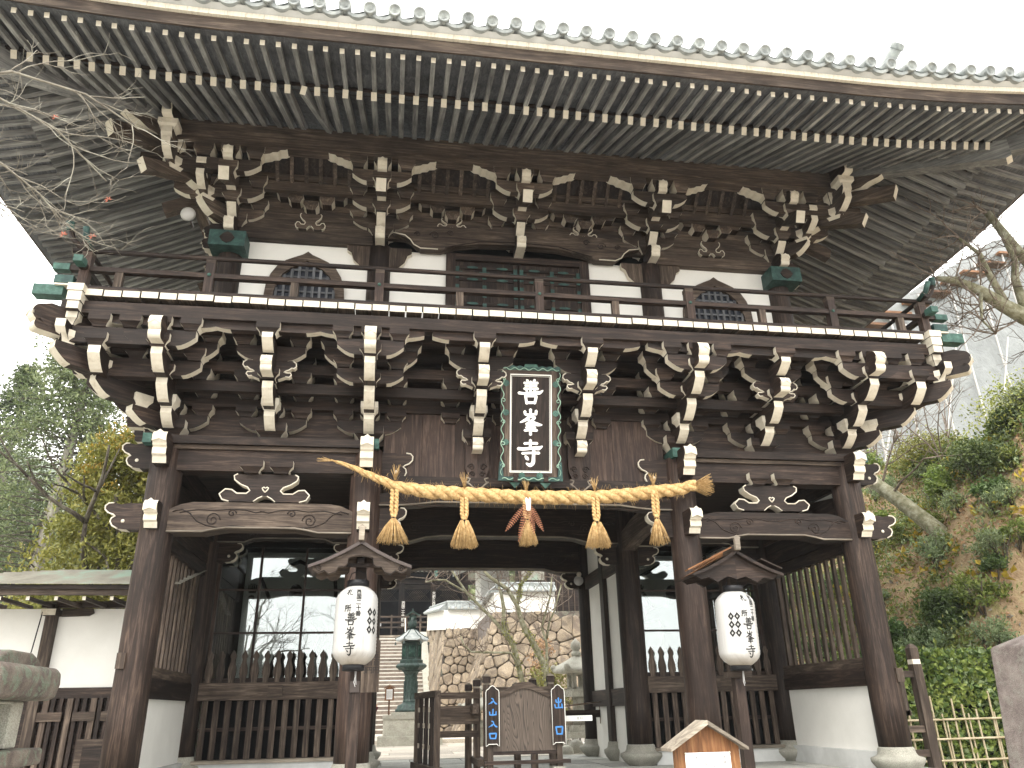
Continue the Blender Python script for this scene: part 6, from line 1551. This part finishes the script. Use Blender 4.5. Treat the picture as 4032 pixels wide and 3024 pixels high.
# guardian statues behind the glass
for s in (-1, 1):
    gx = s*3.21
    su = empty('guardian_statue', (gx, 3.95, -.1), 0, label='carved wooden guardian figure behind the glass of the %s bay' % ('left' if s < 0 else 'right'), category='statue')
    MB().box(-.55, .55, -.4, .4, 0, .5, 'dark').build('rock_base', su)
    J = [(0, 0, 1.45, .20, .16), (0, 0, 1.75, .19, .15), (0, -.03, 2.05, .25, .17), (0, -.03, 2.22, .08), (0, -.05, 2.42, .13, .14), (0, -.03, 2.58, .08), (-.14, 0, 1.35, .14), (-.24, -.05, .95, .09), (-.30, .0, .60, .08), (-.32, -.12, .52, .06), (.14, 0, 1.35, .14), (.22, .0, .95, .09), (.20, .03, .60, .08), (.22, -.10, .52, .06),
         (-.32, -.02, 2.10, .10), (-.58, -.05, 1.95, .075), (-.66, -.18, 2.28, .055), (-.68, -.2, 2.38, .06), (.32, -.02, 2.10, .10), (.50, -.05, 1.75, .075), (.42, -.25, 1.50, .055), (.40, -.30, 1.42, .06)]
    Ed = [(0, 1), (1, 2), (2, 3), (3, 4), (4, 5), (0, 6), (6, 7), (7, 8), (8, 9), (0, 10), (10, 11), (11, 12), (12, 13), (2, 14), (14, 15), (15, 16), (16, 17), (2, 18), (18, 19), (19, 20), (20, 21)]
    skin_body('body', su, J, Ed, 'statue_wood')
    mb = MB()
    for k in range(14):
        a = k/14*2*pi; mb.tube([(.20*cos(a), .14*sin(a), 1.48), (.30*cos(a), .24*sin(a), 1.2), (.38*cos(a+.2), .3*sin(a+.2), .85)], [.06, .06, .03], 'red_z', 6)
    mb.build('skirt', su); mb = MB(); mb.tube([(-.35, .05, 2.2), (-.6, .15, 2.7), (0, .2, 2.98), (.6, .15, 2.7), (.7, .1, 1.8), (.6, 0, 1.1)], .035, 'dark_z', 6); mb.build('scarf', su)
    mb = MB()
    for k in range(5): 
        o_ = (-.70+k*.022, -.22, 2.40); mb.tube([o_, (o_[0]-.01+k*.006, -.25, 2.47+.02*(k in (1, 2, 3))), (o_[0]-.01+k*.008, -.28, 2.52+.02*(k in (1, 2, 3)))], [.012, .011, .008], 'red_z', 5)
    mb.build('hand', su)

# ================================================================= LEFT SIDE: ANNEX, TREES
an = empty('side_building', (0, 0, 0), 0, label='low side building with white panel, dark lattice and green-tinged copper roof, left of the gate', category='building')
AY = 2.0
MB().box(-9.5, -4.7, AY+.05, AY+.10, .86, 1.86, 'plaster').build('wall', an); MB().box(-9.5, -4.7, AY-.02, AY+.12, .74, .87, 'dark').build('beam', an); MB().box(-9.5, -4.7, AY+.04, AY+.10, -.45, .74, 'dark').build('wall', an)
for x in (-6.11, -9.0): MB().box(x-.065, x+.065, AY-.06, AY+.06, -.45, 1.95, 'mid').build('post', an)
for k in range(17):
    MB().box(-6.0+k*.095, -5.955+k*.095 if k % 3 else -5.93+k*.095, AY-.03, AY+.03, -.45, .74, 'mid' if k % 3 == 0 else 'dark').build('slat', an)
for x0, x1 in ((-6.15, -5.75), (-5.62, -5.35), (-5.28, -4.8)): MB().box(x0, x1, AY-.05, AY-.02, .47, .58, 'mid').build('rail', an)
MB().box(-5.5, -4.7, AY-.07, AY-.035, -.4, .26, 'mid').build('door_frame', an); MB().box(-5.42, -4.7, AY-.075, AY-.06, -.4, .18, 'dark').build('door', an)
MB().box(-9.6, -4.7, 1.1, 1.18, 1.92, 2.0, 'mid').build('eave_board', an); MB().box(-9.6, -4.7, 1.06, 1.12, 1.985, 2.04, 'dark').build('eave_board', an)
MB().box(-6.25, -4.7, AY-.05, AY+.05, 1.87, 1.95, 'red').build('beam', an); MB().box(-6.20, -6.02, AY-.16, AY+.1, 1.76, 1.84, 'mid', {'-y': 'white'}).build('bracket_arm', an); MB().prism([(-6.0, 1.86), (-5.62, 1.86), (-5.60, 1.80), (-5.66, 1.765), (-6.0, 1.755)], 'y', AY-.01, AY+.03, 'mid').build('bracket_arm', an)
for k in range(12): MB().box(-8.4+k*.325, -8.36+k*.325, 1.14, 2.1, 1.86, 1.905, 'mid', {'-y': 'white'}).build('rafter', an)
# roof in copper courses, hipped on the left
mb = MB(); rows = 14
for k in range(rows):
    g0 = k/rows; g1 = (k+1)/rows; y0, z0_ = 1.02+g0*1.4, 2.04+g0*.40; y1, z1_ = 1.02+g1*1.4, 2.04+g1*.40; xl0 = -8.7+g0*2.6; xl1 = -8.7+g1*2.6
    mb.add([(xl0, y0, z0_), (-4.3, y0, z0_), (-4.3, y0, z0_+.014), (xl0, y0, z0_+.014), (-4.3, y1, z1_), (xl1, y1, z1_)], [(0, 1, 2, 3), (3, 2, 4, 5)], 'copper_roof')
mb.build('roof', an)
cb = MB(); cb.tube([(-6.18, 1.85, 1.84), (-6.2, 1.80, 1.3), (-6.3, 1.9, 1.1), (-6.25, 1.8, .3), (-6.2, 1.82, -.2)], .008, 'black', 5); cb.build('cable', an)

def branch(mb, p, d, L, r, depth, m, spread=.6, up=.15, tips=None, seg=5, min_r=.003, kids=(2, 4), wob=.18, shrink=.62):
    pts = [Vector(p)]; d = Vector(d).normalized(); n = 5
    for k in range(n):
        d = (d+Vector((ru(-1, 1), ru(-1, 1), ru(-1, 1)+up))*wob).normalized(); pts.append(pts[-1]+d*L/n)
    mb.tube(pts, [max(min_r*.6, r*(1-.55*k/n)) for k in range(n+1)], m, seg if r > .01 else 4)
    if tips is not None and depth <= 1: tips.append(tuple(pts[-1])); tips.append(tuple(pts[3]))
    if depth <= 0: return
    for _ in range(random.randint(*kids)):
        k = random.randint(2, n); q = pts[k]; a = Vector((ru(-1, 1), ru(-1, 1), ru(-.6, 1))).normalized()
        branch(mb, q, (d+a*spread*1.6).normalized(), L*shrink*ru(.8, 1.2), max(min_r, r*.55), depth-1, m, spread, up, tips, seg, min_r, kids, wob, shrink)
# conifer with pale trunk
def conifer(name, x, y, z, H, R, tr, n, lab, grp=None, m='leaf_conifer', lean=0, bare=.25):
    t = empty(name, (x, y, z), 0, label=lab, category='tree', group=grp)
    mb = MB(); mb.tube([(lean*k/8*H*.05, 0, H*k/8) for k in range(9)], [tr*(1-.85*k/8) for k in range(9)], 'bark_pale', 10); 
    pts = []
    for k in range(int(n/26)):
        g = bare+(1-bare)*rnd()**.9; zz = H*g; a = ru(0, 6.28); L = R*(1-g)**.75*ru(.5, 1.15)+.25; dr = -ru(.05, .35)
        q = [(lean*g*H*.05+cos(a)*L*u, sin(a)*L*u, zz+L*(.12*u+dr*u*u)) for u in (0, .35, .7, 1)]
        if k % 3 == 0: mb.tube(q, [.035*(1-g)+.008, .02, .012, .004], 'bark', 4)
        c = 26; 
        for _ in range(c):
            u = ru(.25, 1.05); w = .16*L+.12
            if name == 'conifer' and H > 15 and g < .62 and sin(a)*L*u < .3 and abs(cos(a)*L*u) < .9: continue
            pts.append((lean*g*H*.05+cos(a)*L*u+ru(-w, w), sin(a)*L*u+ru(-w, w), zz+L*(.12*u+dr*u*u)+ru(-.22, .10)))
    mb.build('trunk', t); cloud('crown', pts, .15 if y > 12 else .2, m, 2.0, t, up=-.35); return t
conifer('conifer', -13.3, 18, -.4, 15.8, 4.6, .34, 34000, 'tall dark green conifer with a bare pale trunk at the left edge', lean=1, bare=.22)
conifer('conifer', -18.5, 26, 2.5, 13, 4.5, .30, 16000, 'dark conifer standing behind the tall left one', m='leaf_dark')
conifer('conifer', -10.6, 24, -.4, 11.5, 3.6, .25, 9000, 'conifer whose lower crown shows just left of the gate corner', bare=.15)
# yellow-tipped podocarp tree
pd = empty('evergreen_tree', (-7.05, 7.0, -.4), 0, label='broad yellow-green evergreen with golden tips close to the left outer column', category='tree')
mb = MB(); tp = []
for k in range(7): branch(mb, (0, 0, .8+k*.35), (ru(-1, 1), ru(-1, 1), 1.1), 2.2, .09, 2, 'bark', .7, .25, tp, kids=(2, 3))
mb.tube([(0, 0, 0), (.05, 0, 1.5), (.1, 0, 3.2)], [.16, .13, .09], 'bark', 10); mb.build('trunk', pd)
pts = []; gp = []
for k in range(330):
    a = ru(0, 6.28); v = ru(0, 1); rr = 1.65*sqrt(rnd())*(1-.55*max(0, v-.45)/.55); cx, cy, cz = rr*cos(a), rr*sin(a)*.8, 1.6+4.7*v*(1-.22*(rr/1.65)**2)
    s_ = ru(.22, .42)
    for _ in range(95):
        q = Vector((random.gauss(0, 1), random.gauss(0, 1), random.gauss(0, .7)))*s_*.5; pts.append((cx+q.x, cy+q.y, cz+q.z))
    if v > .72 and rr < 1.5: 
        for _ in range(16): gp.append((cx+ru(-.15, .15), cy+ru(-.15, .15), cz+s_*.6+ru(-.05, .15)))
cloud('crown', pts, .13, 'leaf_podo', 2.8, pd, up=.5); cloud('golden_tips', gp, .10, 'leaf_tip', 3, pd, up=1.2)
# far wooded slope, patchy
pts = []
for k in range(26000):
    x = -ru(15, 75); y = ru(16, 95); z = G(x, y); pts.append((x, y, z+ru(0, 2.2)+1.2*sin(x*.9)*sin(y*.7)))
cloud('far_woodland', pts, .9, 'forest', 1.5, mix=[('forest', .55), ('leaf_conifer', .2), ('leaf_dry', .12), ('twig', .13)], kind='stuff', up=.4)
pts = []
for k in range(7000):
    x = ru(-16, 12); y = ru(50, 90); pts.append((x, y, G(x, y)+ru(0, 3)))
cloud('hall_woodland', pts, .9, 'leaf_conifer', 1.5, kind='stuff')
# small white building far left
fb = empty('white_house', (-17.5, 20, .3), 0, label='small white building with a grey roof line at the far left below the conifer', category='house')
MB().box(-2, 3.2, 0, 3, -1, 2.7, 'plaster').build('wall', fb); MB().prism([(-.5, 2.7), (-.5, 2.8), (1.5, 3.7), (3.5, 2.8), (3.5, 2.7)], 'x', -2.4, 3.6, 'tile').build('roof', fb)

# maple twigs reaching in from the upper left
mp = empty('maple_tree', (-5.2, -6.6, -1.15), 0, label='bare maple twigs with a few red leaves reaching in at the upper left', category='tree')
mb = MB(); tp = []
mb.tube([(0, 0, 0), (.05, .1, 1.5), (.1, .3, 3.0), (.3, .6, 4.2)], [.12, .09, .06, .03], 'bark_pale', 10)
base = Vector((-5.2, -6.6, -1.15))
for P in ([(-4.9, -6.0, 3.05), (-4.45, -5.6, 3.55), (-4.15, -5.3, 3.62), (-3.95, -5.1, 3.52), (-3.80, -5.0, 3.36)], [(-4.9, -6.0, 3.05), (-4.5, -5.7, 3.72), (-4.15, -5.4, 3.98), (-3.9, -5.2, 3.95), (-3.62, -5.0, 3.72)], [(-4.9, -6.0, 3.05), (-4.45, -5.6, 3.35), (-4.25, -5.4, 3.38), (-4.1, -5.3, 3.28)], [(-4.5, -5.7, 3.72), (-4.1, -5.45, 4.15), (-3.75, -5.25, 4.2), (-3.45, -5.1, 4.08)]):
    Q = [Vector(p)-base for p in P]; mb.tube(Q, [.011*(1-.7*k/len(Q)) for k in range(len(Q))], 'bark_pale', 6)
    for k in range(1, len(Q)):
        for _ in range(4): branch(mb, Q[k-1].lerp(Q[k], rnd()), (Q[k]-Q[k-1]).normalized()+Vector((ru(-.7, .7), ru(-.6, .6), ru(-.9, .5))), ru(.24, .42), .0044, 2, 'bark_pale', .55, .04, tp, 5, .0016, (2, 3), .22, .6)
mb.build('branches', mp, recalc=False)
lm_ = random.Random(4).sample(tp, 8); mb = MB()
flat('leaf_red', (.45, .13, .08), .6)
for p in lm_:
    for k in range(5):
        a = k/5*pi*1.5; c = Vector(p); mb.add([tuple(c), tuple(c+Vector((cos(a)*.016, .004, sin(a)*.016))), tuple(c+Vector((cos(a+.3)*.026, 0, sin(a+.3)*.026))), tuple(c+Vector((cos(a+.6)*.015, .004, sin(a+.6)*.015)))], [(0, 1, 2, 3)], 'leaf_red')
mb.build('red_leaves', mp, recalc=False)

# courtyard tree in front of the stone wall
ct = empty('courtyard_tree', (2.3, 12, -.3), 0, label='bare lichen-spotted tree spreading in front of the stone wall, seen through the passage', category='tree')
mb = MB(); b0 = Vector((2.3, 12, -.3))
LB = [([(2.75, 12, -.3), (2.55, 12, .8), (2.43, 12, 1.6), (2.12, 12, 2.21), (1.96, 12, 2.46), (1.84, 12, 2.76), (1.74, 12, 3.12), (1.50, 12, 3.53), (1.27, 12, 3.69), (1.01, 12, 3.86), (.85, 12, 4.02)], .10),
      ([(1.74, 12, 3.12), (1.83, 12.1, 3.43), (1.86, 12.1, 3.67), (2.13, 12.2, 3.94), (2.2, 12.2, 4.3)], .055), ([(2.1, 12.1, -.3), (1.9, 12.1, 1.0), (1.62, 12, 2.08), (1.44, 12, 2.37), (1.36, 12, 2.67), (1.38, 12, 3.02), (1.31, 12, 3.43), (1.25, 12, 3.61)], .085),
      ([(1.62, 12, 2.08), (1.31, 12, 2.49), (1.05, 12, 2.79), (.80, 12, 3.02), (.36, 11.9, 3.43), (.15, 11.9, 3.73), (-.1, 11.9, 4.1)], .055), ([(.36, 11.9, 3.43), (-.23, 11.8, 3.75), (-.52, 11.8, 3.75), (-.76, 11.8, 3.69)], .03),
      ([(1.75, 12, 1.55), (1.52, 11.8, 1.88), (.81, 11.7, 1.89), (.46, 11.7, 1.91), (.28, 11.7, 2.07), (.18, 11.7, 2.30)], .035), ([(2.6, 12.2, -.3), (2.56, 12.2, 1.4), (2.56, 12.2, 2.17), (2.44, 12.2, 2.56), (2.54, 12.2, 2.86), (2.71, 12.2, 3.37), (2.78, 12.2, 3.9)], .045),
      ([(2.57, 12.2, 2.26), (2.66, 12.2, 2.70), (2.82, 12.2, 3.00), (3.04, 12.2, 3.7)], .035)]
for P, r in LB:
    Q = [Vector(p)-b0 for p in P]; mb.tube(Q, [r*(1-.65*k/len(Q)) for k in range(len(Q))], 'bark_lichen', 8)
    for k in range(max(1, len(Q)-5), len(Q)):
        for _ in range(3): branch(mb, Q[k], Vector((ru(-1, 1), ru(-.6, .6), ru(-.2, 1))), ru(.4, .8), .014, 2, 'twig', .6, .1, None, 5, .003, (2, 3), .2)
mb.build('trunk', ct, recalc=False)
pts = []
for P, r in LB[:3]:
    for _ in range(260):
        k = random.randint(0, 3); q = Vector(P[k]).lerp(Vector(P[k+1]), rnd())-b0; pts.append((q.x+ru(-r, r)*1.3, q.y-ru(0, r)*1.2, q.z))
cloud('moss', pts, .05, 'moss', 1.3, ct)
def bush(name, x, y, z, rx, rz, n, size, m, lab, cat='shrub', grp=None, mix=None, asp=1.8, stems=7):
    t = empty(name, (x, y, z), ru(0, 6), label=lab, category=cat, group=grp); pts = []
    for k in range(max(6, n//60)):
        a = ru(0, 6.28); v = rnd()**.7; rr = rx*sqrt(rnd())*(1-.35*v); c = Vector((rr*cos(a), rr*sin(a), rz*(.15+.85*v)))
        for _ in range(60): pts.append(tuple(c+Vector((random.gauss(0, 1), random.gauss(0, 1), random.gauss(0, .8)))*rx*.19))
    mb = MB()
    for k in range(stems): a = ru(0, 6.28); mb.tube([(0, 0, -.25), (cos(a)*rx*.3, sin(a)*rx*.3, rz*.4), (cos(a)*rx*.6, sin(a)*rx*.6, rz*.85)], [.02, .012, .005], 'bark', 5)
    mb.build('stems', t); cloud('foliage', pts, size, m, asp, t, mix=mix); return t
gb = empty('twiggy_shrub', (2.35, 9.0, -.3), 0, label='leafless pale twiggy shrub behind the exit plate', category='shrub'); mb = MB()
for k in range(46): branch(mb, (ru(-.4, .4), ru(-.3, .3), 0), (ru(-.7, .3), ru(-.3, .3), 1), ru(.7, 1.15), .010, 1, 'bark_pale', .5, .1, None, 5, .004, (1, 3), .22)
mb.build('stems', gb, recalc=False)
for k, (x, y, w, h, d) in enumerate(((1.70, 6.2, .34, .20, .26), (2.0, 6.7, .5, .28, .3), (2.5, 6.9, .4, .3, .3))):
    mb = MB(); mb.lathe([(.02, -.1), (.46, -.05), (.52, .3), (.42, .8), (.1, 1.0)], 9, 'granite', Matrix.Diagonal((w, d, h, 1))); mb.build('edging_stone', None, (x, y, -.33), (0, 0, ru(0, 3)), label=('low pale rock beside the foot of the barrier board', 'edging rock under the exit plate', 'edging rock close to the rear column base')[k], category='rock')
bush('moss_shrub', 3.0, 14.6, -.3, .8, 1.8, 1500, .09, 'moss', 'yellow-green mossy shrub against the foot of the stone wall', asp=1.5)
bush('red_maple', 3.0, 15.4, 1.2, .5, 1.2, 900, .06, 'leaf_dry', 'small russet-leaved maple before the stone wall, above the pale stone lantern', 'tree', asp=1.4)

# ================================================================= RIGHT SIDE: HILL PLANTS, HEDGE, FENCES
def hz_(x, y): return G(x, y)
pts = []
for k in range(42000):
    x = ru(6.7, 13.5); y = ru(-5, 22); pts.append((x, y, hz_(x, y)+ru(0, .05)))
cloud('leaf_litter', pts, .085, 'leaf_dry', 1.5, mix=[('leaf_dry', .62), ('moss', .25), ('leaf_pale', .05), ('bark_pale', .08)], kind='stuff', up=.1)
pts = []
for k in range(1500):
    x = ru(6.9, 11.8); y = ru(1.5, 16); z = hz_(x, y); s_ = ru(.12, .34)
    for _ in range(34): pts.append((x+random.gauss(0, s_*.6), y+random.gauss(0, s_*.6), z+abs(random.gauss(0, s_*.6))))
cloud('ground_cover', pts, .085, 'leaf_mid', 2, mix=[('leaf_mid', .5), ('leaf_pale', .25), ('moss', .25)], kind='stuff', up=.5)
R5 = random.Random(11); shr = []
for k in range(130):
    t_ = R5.random(); x = 7.1+R5.random()*4.0; y = 2.4+R5.random()**1.3*11
    shr.append((x, y))
def shrub_label(k, x, y):
    kind_ = ('dark green broad-leaved shrub', 'mid green shrub', 'pale feathery shrub')[k % 3]
    up_ = 'just above the ivy hedge' if x < 8.1 else ('low on the slope' if x < 9.0 else ('halfway up the slope' if x < 10.0 else 'high on the slope below the skyline'))
    far_ = 'nearest the viewer' if y < 4.5 else ('behind the leaning trunk' if y < 6.5 else ('beyond the outer column' if y < 9.5 else 'at its far end'))
    return kind_+' '+up_+', '+far_
SL = ['low dark green broad-leaved shrub on the dry leaf slope right of the gate', 'low mid green shrub among dry leaves on the slope right of the gate', 'pale green feathery shrub on the slope right of the gate']
protos = []
for k in range(6):
    kk = k % 3; protos.append(bush('hillside_shrub', shr[k][0], shr[k][1], hz_(*shr[k])-.05, R5.uniform(.26, .42), R5.uniform(.30, .52), (900, 800, 900)[kk], (.075, .07, .055)[kk], ('leaf_dark', 'leaf_mid', 'leaf_pale')[kk], shrub_label(k, *shr[k]), grp='shrubs: '+shrub_label(k, *shr[k]), asp=(1.7, 1.9, 2.6)[kk]))
for k in range(6, 130):
    c = copy_tree(protos[k % 6]); x, y = shr[k]; c['label'] = shrub_label(k, x, y); c['group'] = 'shrubs: '+c['label']; c.location = (x, y, hz_(x, y)-.05); c.rotation_euler = (0, 0, R5.uniform(0, 6)); q = R5.uniform(.6, 1.35); c.scale = (q, q, q)
for x, y, r_, lab in ((11.2, 3.6, 1.1, 'rounded yellow-green clipped shrub on the skyline at the right edge'), (11.1, 6.8, .9, 'rounded yellow-green shrub further along the skyline of the slope')):
    bush('clipped_shrub', x, y, hz_(x, y)-.1, r_, .55, 4200, .065, 'leaf_podo', lab, mix=[('leaf_podo', .7), ('moss', .3)])
bush('camellia', 8.1, 3.4, hz_(8.1, 3.4), .48, .7, 1800, .085, 'leaf_dark', 'dense dark camellia on the slope above the ivy hedge, right of the outer column', asp=1.8)
bush('azalea', 9.9, 3.9, hz_(9.9, 3.9), .75, .5, 2600, .08, 'leaf_dark', 'wide dark green shrub high on the slope near the right edge', asp=1.8)
pts = []
for k in range(90):
    x = ru(7, 11); y = ru(-1, 12); z = hz_(x, y)+.12
    for _ in range(7): pts.append((x+ru(-.14, .14), y+ru(-.14, .14), z+ru(0, .12)))
cloud('yellow_leaves', pts, .13, 'leaf_yellow', 1.3, kind='stuff')
# leaning trunk on the slope
lt = empty('leaning_tree', (9.2, 4.6, 3.4), 0, label='leaning lichen-covered trunk on the slope just right of the gate bracket end', category='tree')
mb = MB(); mb.tube([(.15, -.2, -.4), (0, 0, .25), (-.25, .6, 1.0), (-.55, 1.4, 1.9), (-.9, 2.6, 3.0)], [.19, .17, .15, .13, .07], 'bark_lichen', 12)
for k in range(9): branch(mb, (-.3-.06*k, .8+.2*k, 1.2+.2*k), (ru(-.4, 1), ru(-1, .6), ru(-.1, .8)), 1.3, .03, 2, 'twig', .6, .05, None, 5, .004, (2, 3))
mb.build('trunk', lt, recalc=False)
# big bare tree, limb entering at the right edge
bt = empty('bare_tree', (9.6, -.6, 2.6), 0, label='bare lichen-grey tree whose thick limb enters at the right edge under the eaves', category='tree')
mb = MB(); b0 = Vector((9.6, -.6, 2.6))
for P, r0, r1 in (([(9.6, -.6, 2.6), (9.5, -.7, 4.0), (8.6, -.8, 4.9), (7.6, -.9, 5.25), (6.98, -1, 5.46), (6.70, -1, 5.62), (6.40, -1, 5.83), (6.05, -1, 5.98), (5.80, -.95, 6.02)], .20, .035),
                  ([(8.6, -.8, 4.9), (7.7, -.9, 6.0), (7.24, -1, 6.5), (6.9, -1, 7.2)], .12, .05), ([(7.03, -1, 5.50), (7.02, -1, 6.06), (7.12, -1, 6.4), (7.0, -1, 7.0)], .07, .03),
                  ([(6.75, -1, 5.66), (6.60, -1.02, 6.10), (6.57, -1, 6.45), (6.3, -1, 6.7)], .055, .02), ([(6.40, -1, 5.80), (6.25, -1.1, 5.55), (6.20, -1.1, 5.30), (6.35, -1.1, 5.1)], .03, .01)):
    Q = [Vector(p)-b0 for p in P]; n = len(Q)-1; mb.tube(Q, [r0+(r1-r0)*k/n for k in range(n+1)], 'bark_lichen', 10)
    for k in range(2 if n > 5 else 1, n+1):
        for _ in range(4): branch(mb, Q[k], Vector((ru(-1, .6), ru(-.7, .7), ru(-.6, .9))), ru(.35, .7), .012, 2, 'twig', .6, .02, None, 5, .0025, (2, 3), .25)
mb.build('trunk', bt, recalc=False)
for k, (x, y) in enumerate(((11.4, 9.0), (11.6, 12.5), (10.9, 6.0))):
    t = empty('bare_sapling', (x, y, hz_(x, y)-.1), 0, label=('bare reddish twiggy sapling on the skyline before the sheeting', 'farther bare sapling on the skyline close to the bracket ends', 'bare sapling above the dark shrubs of the slope')[k], category='tree'); mb = MB()
    for _ in range(7): branch(mb, (ru(-.2, .2), ru(-.2, .2), 0), (ru(-.6, .6), ru(-.6, .6), 1), 1.6, .022, 3, 'twig', .55, .1, None, 5, .004, (2, 3))
    mb.build('stems', t, recalc=False)
# sheeted scaffold
sc_ = empty('sheeted_scaffold', (0, 0, 0), 0, label='tall scaffold wrapped in pale grey sheeting behind the hill at the right', category='scaffold')
vs = []; fs = []; nx, ny = 30, 20
for j in range(ny+1):
    for i in range(nx+1): u = i/nx; v = j/ny; vs.append((16.5+19*u, 20+2.0*u+.12*sin(i*1.1+j*.7), 6+v*(9.0+8.2*min(1, u*1.45))))
for j in range(ny):
    for i in range(nx): a = j*(nx+1)+i; fs.append((a, a+1, a+nx+2, a+nx+1))
MB().add(vs, fs, 'sheeting', True).build('sheeting', sc_, recalc=False)
for k in range(9): mb = MB(); x = 17.5+2*k; mb.cyl((x, 19.85+.21*k, 6), (x-.1, 19.85+.21*k, 15.2+min(7.0, k*1.25)), .05, m='metal', seg=6); mb.build('scaffold_pole', sc_)
for k in range(5): mb = MB(); mb.cyl((18+3*k, 19.7+.33*k, 7), (22+3*k, 20.1+.35*k, 17), .04, m='metal', seg=6); mb.build('scaffold_brace', sc_)
for k in range(10): MB().box(17.0+k*1.35, 18.4+k*1.35, 19.6+k*.15, 20.6+k*.15, 15.3+k*.75, 15.42+k*.75, 'orange').build('roof_board', sc_, rot=(0, 0, 0))
# ivy hedge on a bamboo fence
hd = empty('ivy_hedge', (0, 0, 0), 0, label='clipped leafy ivy hedge growing over the bamboo fence at the lower right', category='hedge')
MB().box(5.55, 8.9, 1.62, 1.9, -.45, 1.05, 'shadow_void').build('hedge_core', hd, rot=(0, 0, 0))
pts = []
for k in range(15000):
    x = ru(5.5, 8.9); z = ru(-.4, 1.15); pts.append((x, 1.56+ru(-.10, .08)+.06*sin(x*5)*sin(z*6), z)) if rnd() < (1 if z > .45 else .55) else None
for k in range(2500): pts.append((ru(5.5, 8.9), ru(1.5, 1.95), 1.10+ru(-.06, .08)))
cloud('ivy_leaves', pts, .085, 'leaf_mid', 1.35, hd, mix=[('leaf_mid', .55), ('leaf_dark', .35), ('leaf_pale', .10)])
bf = empty('bamboo_fence', (0, 1.40, -.45), 0, label='lattice fence of split bamboo canes in front of the ivy hedge', category='fence')
for k in range(17):
    x = 5.62+k*.18+ru(-.05, .05); mb = MB(); mb.cyl((x, ru(-.02, .02), 0), (x+ru(-.03, .03), ru(-.02, .02), .85+ru(-.15, .22)), .014, m='bamboo', seg=7); mb.build('cane', bf)
    if k % 2: mb = MB(); mb.cyl((x+.04, .01, 0), (x+.045, .01, .8+ru(-.15, .2)), .012, m='bamboo', seg=7); mb.build('cane', bf)
for z in (.18, .45, .70): mb = MB(); mb.cyl((5.5, -.03, z), (8.2, -.03, z+.01), .015, m='bamboo', seg=7); mb.build('cane', bf)
wf = empty('wooden_fence', (5.22, .5, -.45), 0, label='short weathered fence with a white-banded post between the outer column and the hedge', category='fence')
MB().box(-.06, .06, -.06, .06, 0, 1.40, 'mid').build('post', wf, rot=(0, 0, 0)); MB().box(-.055, .055, -.055, .055, 1.40, 1.46, 'white').build('post_band', wf)
mb = MB(); mb.lathe([(.075, 1.46), (.08, 1.50), (.08, 1.60), (.04, 1.645), (.01, 1.66)], 4, 'mid', Matrix.Rotation(pi/4, 4, 'Z'), smooth=False); mb.build('post_cap', wf)
for z in (.30, .58, 1.24): MB().box(-.62, -.05, -.03, .03, z, z+.08, 'mid').build('rail', wf)
MB().box(-.28, -.22, -.03, .03, .78, 1.24, 'mid').build('strut', wf); MB().box(-.42, -.20, -.03, .03, .78, .84, 'mid').build('rail', wf)
MB().prism([(-.35, 0), (.30, 0), (.30, .07), (.12, .16), (-.35, .16)], 'y', -.06, .06, 'dark', [None, 'white', 'white', None, None]).build('sill', wf)
# bare trees behind the viewer, seen only mirrored in the glass
for k, (x, y) in enumerate(((-11, -40), (-2, -46), (10, -42), (-19, -50))):
    t = empty('bare_tree', (x, y, -1.15), 0, label='bare spreading tree behind the viewer, mirrored in the glass', category='tree', group='bare trees mirrored in the glass'); mb = MB()
    mb.tube([(0, 0, 0), (.1, 0, 2.2), (0, .1, 3.6)], [.28, .22, .18], 'bark', 8)
    for _ in range(8): branch(mb, (0, .1, ru(2.5, 3.7)), (ru(-1, 1), ru(-.7, .7), ru(.35, 1)), 3.6, .11, 4, 'bark', .55, .06, None, 5, .012, (2, 3), .22, .66)
    mb.build('branches', t, recalc=False)

# thin haze fading the hills; also lifts near darks in place of lens glare
hm = bpy.data.materials.new('air'); hm.use_nodes = True; n_ = hm.node_tree; n_.nodes.clear()
vo = n_.nodes.new('ShaderNodeVolumePrincipled'); vo.inputs['Color'].default_value = (.92, .96, 1, 1); vo.inputs['Density'].default_value = .0007; vo.inputs['Anisotropy'].default_value = .2
oo = n_.nodes.new('ShaderNodeOutputMaterial'); n_.links.new(vo.outputs[0], oo.inputs['Volume']); MATS['air'] = hm
MB().box(-245, 245, -165, 225, -3, 75, 'air').build('haze', kind='stuff')
